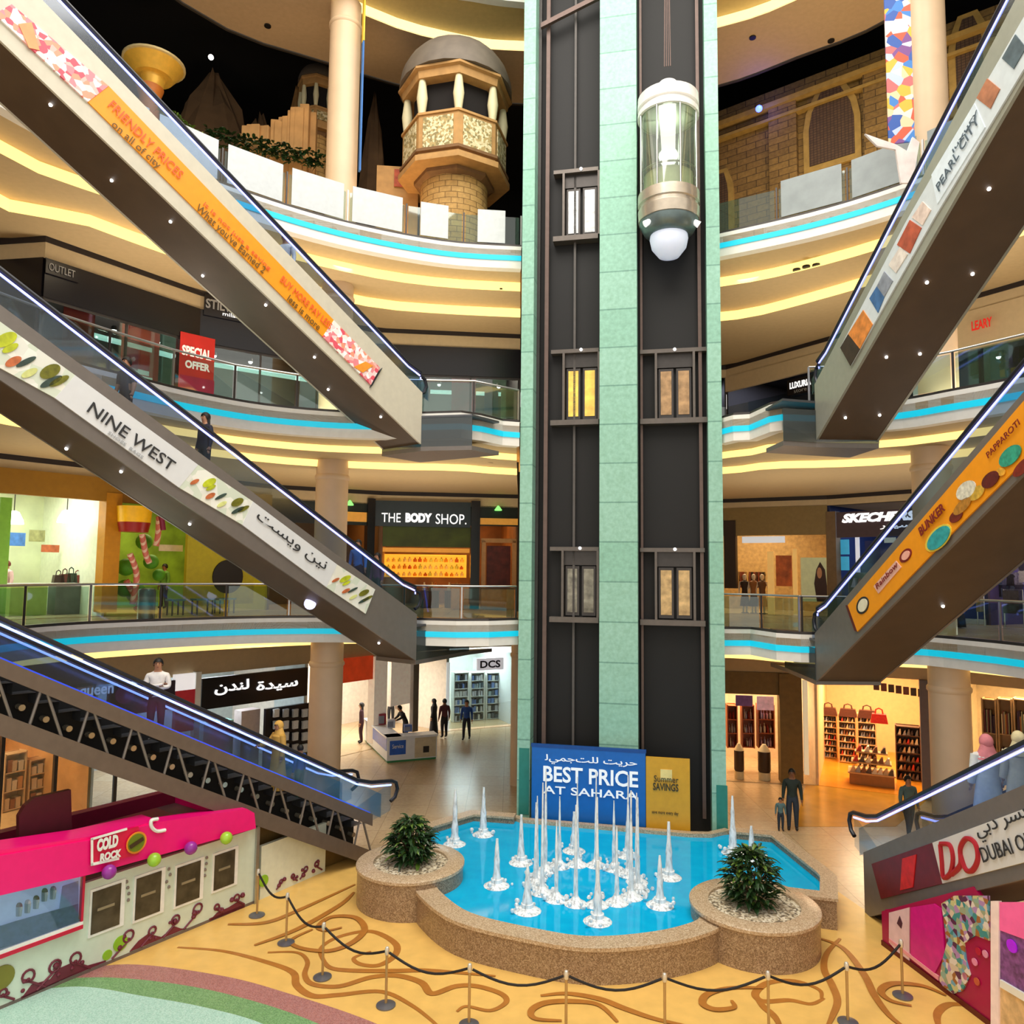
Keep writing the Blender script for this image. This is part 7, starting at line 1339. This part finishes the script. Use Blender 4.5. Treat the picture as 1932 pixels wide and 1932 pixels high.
# ground floor
g = lambda px, py: PZ(px, py, .018)
person('person in blue shirt walking on the polished floor left of the lift tower', g(880, 1395), math.radians(170), mm('royal_blue', '#1a2f80'), mm('dark_navy', '#15182c'), legs='walk')
person('person in maroon top standing beside the white service counter', g(838, 1392), math.radians(30), mm('maroon', '#5a2c34'), mm('charcoal', '#1d1f26'), skin=SKIND, bag=None)
person('person in black robe beside the maroon top one near the service counter', g(818, 1388), math.radians(80), mm('black', '#16141a'), mm('black', '#16141a'), robe=mm('black_robe', '#17151b'), scarf=mm('black_scarf', '#121016'), hair='none', female=True, h=1.64)
person('person in black leaning over the middle of the white service counter', PZ(772, 1392, .005)+Vector((0, -1.2, 0)), math.radians(120), mm('black', '#16141a'), mm('charcoal', '#1d1f26'), arms='reach', lean=.45)
person('person in pale pink shirt standing far behind the service counter', g(737, 1368), math.radians(20), mm('pale_pink', '#d8b0b0'), mm('charcoal', '#1d1f26'), skin=SKIND)
person('person in dark maroon at the orange lit shop beside left column', g(681, 1402), math.radians(100), mm('dark_maroon', '#3c1a26'), mm('dark_maroon', '#3c1a26'), hair='long', female=True)
person('person in dark clothes standing behind the pool at its back right edge', g(1496, 1566), math.radians(160), mm('dark_teal', '#24302c'), mm('slate', '#2c3848'), skin=SKIND, h=1.75)
person('child in grey blue standing beside the dark clothed person behind pool', g(1482, 1570)+Vector((-.1, .1, 0)), math.radians(170), mm('grey_blue', '#5a7a80'), mm('slate', '#2c3848'), h=.95)
person('person in grey blue coat standing in front of the shoe shop', g(1716, 1580), math.radians(185), mm('grey_blue', '#4f6470'), mm('slate', '#2c3848'), legs='walk', h=1.72)
# first floor
q = PZ(308, 1148, 6.01); person('person in green shirt on the first floor before the candy pole shop', q, math.radians(150), mm('leaf_green', '#5a8a34'), mm('black', '#16141a'), skin=SKIND)
q = H1a.P(H1a.uz(14, 1060, 2.6)[0], 2.6, 6.02); person('person in pale top and red brown cap behind the pale green counter', q, math.radians(160), mm('pale_pink', '#d8c8b8'), mm('charcoal', '#1d1f26'), hairm=mat('red_brown_cap', '#6a2418', .6))
q = PZ(1868, 1198, 5.87); q = Vector((q.x*.9, q.y*.9, 5.87)) if False else q; person('person in long black robe at the right edge of first floor', J1c.P(0, -1.6, 5.87)+Vector((-.6, -.8, 0)), math.radians(160), mm('black', '#16141a'), mm('black', '#16141a'), robe=mm('black_robe', '#17151b'), scarf=mm('black_scarf', '#121016'), hair='none', female=True, h=1.66)
# ================================================================ camera, light, exposure
cam = bpy.data.cameras.new('camera'); co = bpy.data.objects.new('camera', cam); COL.objects.link(co)
cam.sensor_width = 36; cam.lens = 36*F/1932; cam.clip_start = .1; cam.clip_end = 200
Rv = Vector((CR, -SR*math.sin(TH), SR*math.cos(TH))); Uv = Vector((-SR, -CR*math.sin(TH), CR*math.cos(TH)))
Mc = Matrix((Rv, Uv, Rv.cross(Uv))).transposed().to_4x4(); Mc.translation = (0, 0, EYE); co.matrix_world = Mc
SC.camera = co
w = bpy.data.worlds.new('daylight'); SC.world = w; w.use_nodes = True
bg = w.node_tree.nodes['Background']; bg.inputs[0].default_value = lin('#fbf6ec'); bg.inputs[1].default_value = 1.05
def area(name, loc, rot, sx, sy, e, hexc='#fff0d2'):
    l = bpy.data.lights.new(name, 'AREA'); l.shape = 'RECTANGLE'; l.size = sx; l.size_y = sy; l.energy = e; l.color = lin(hexc)[:3]
    o = bpy.data.objects.new(name, l); COL.objects.link(o); o.location = loc; o.rotation_euler = rot; return o
area('skylight', (1, 10, 31), (0, 0, 0), 18, 18, 6000, '#fff8ee')
FILL_LIGHTS += [(-10.6, 19.5, 17.2, 4, 1, 90, '#ffe8c0'), (-7.2, 23.6, 17.2, 4, 1, 110, '#ffe8c0'), (-2.4, 25.6, 17.2, 4, 1, 110, '#ffe8c0'), (8.8, 24.4, 17.2, 3, 1.5, 110, '#ffe8c0'), (12.6, 20.5, 17.2, 3, 1.5, 110, '#ffe8c0'),
  (-11, 22.5, 11.2, 4, 2, 140, '#ffe8c0'), (-5.5, 26.5, 11.2, 5, 2, 140, '#ffe8c0'), (-1, 27.5, 11.2, 3, 2, 110, '#ffe8c0'), (9.5, 27, 11.2, 4, 2, 150, '#ffe8c0'), (14, 23, 11.2, 3, 2, 120, '#ffe8c0'),
  (-9.5, 25, 5.2, 4, 2, 130, '#ffe8c0'), (-3.2, 29, 5.2, 5, 4, 220, '#fff0da'), (8.8, 25, 5.1, 3, 2, 130, '#ffe8c0'), (13.6, 22.5, 5.1, 3, 2, 110, '#ffe8c0')]  # walkway fills added to brighten shopfronts, posters and soffits
for i, (x, y, z, sx, sy, e, c) in enumerate(FILL_LIGHTS): area('ceiling_fill_light', (x, y, z), (0, 0, 0), sx, sy, e, c)  # added area fills under the ceilings; no panels are built there
for x, y, z, e in ((-9.5, 23.0, 18.05, 110), (-3.5, 25.2, 18.05, 110), (9.0, 25.2, 18.05, 230), (12.6, 21.8, 18.05, 170)): area('upward_fill_light', (x, y, z), (math.pi, 0, 0), 2.5, .8, e, '#ffdca8')  # unseen fills added to brighten the top ring and theme set
for x, y, z in ((-10.5, 20.5, 12.05), (-6.5, 23.2, 12.05), (-2, 24.5, 12.05), (9, 23.5, 12.05), (12.8, 19.8, 12.05), (-11.8, 21.8, 6.05), (-6, 25.8, 6.05), (-1.5, 26, 6.05), (9, 25.5, 5.92), (13.5, 21.8, 5.92)): area('upward_fill_light', (x, y, z), (math.pi, 0, 0), 3, .5, 130, '#fff0dc')  # upward fills added to brighten the soffits; the floors have no fittings
SC.view_settings.view_transform = 'Standard'; SC.view_settings.look = 'None'; SC.view_settings.gamma = 1; SC.view_settings.use_curve_mapping = False
SC.view_settings.exposure = .12
SC.cycles.max_bounces = 6; SC.cycles.transparent_max_bounces = 24; SC.cycles.diffuse_bounces = 3; SC.cycles.glossy_bounces = 3; SC.cycles.caustics_reflective = False; SC.cycles.caustics_refractive = False
SC.cycles.sample_clamp_indirect = 4
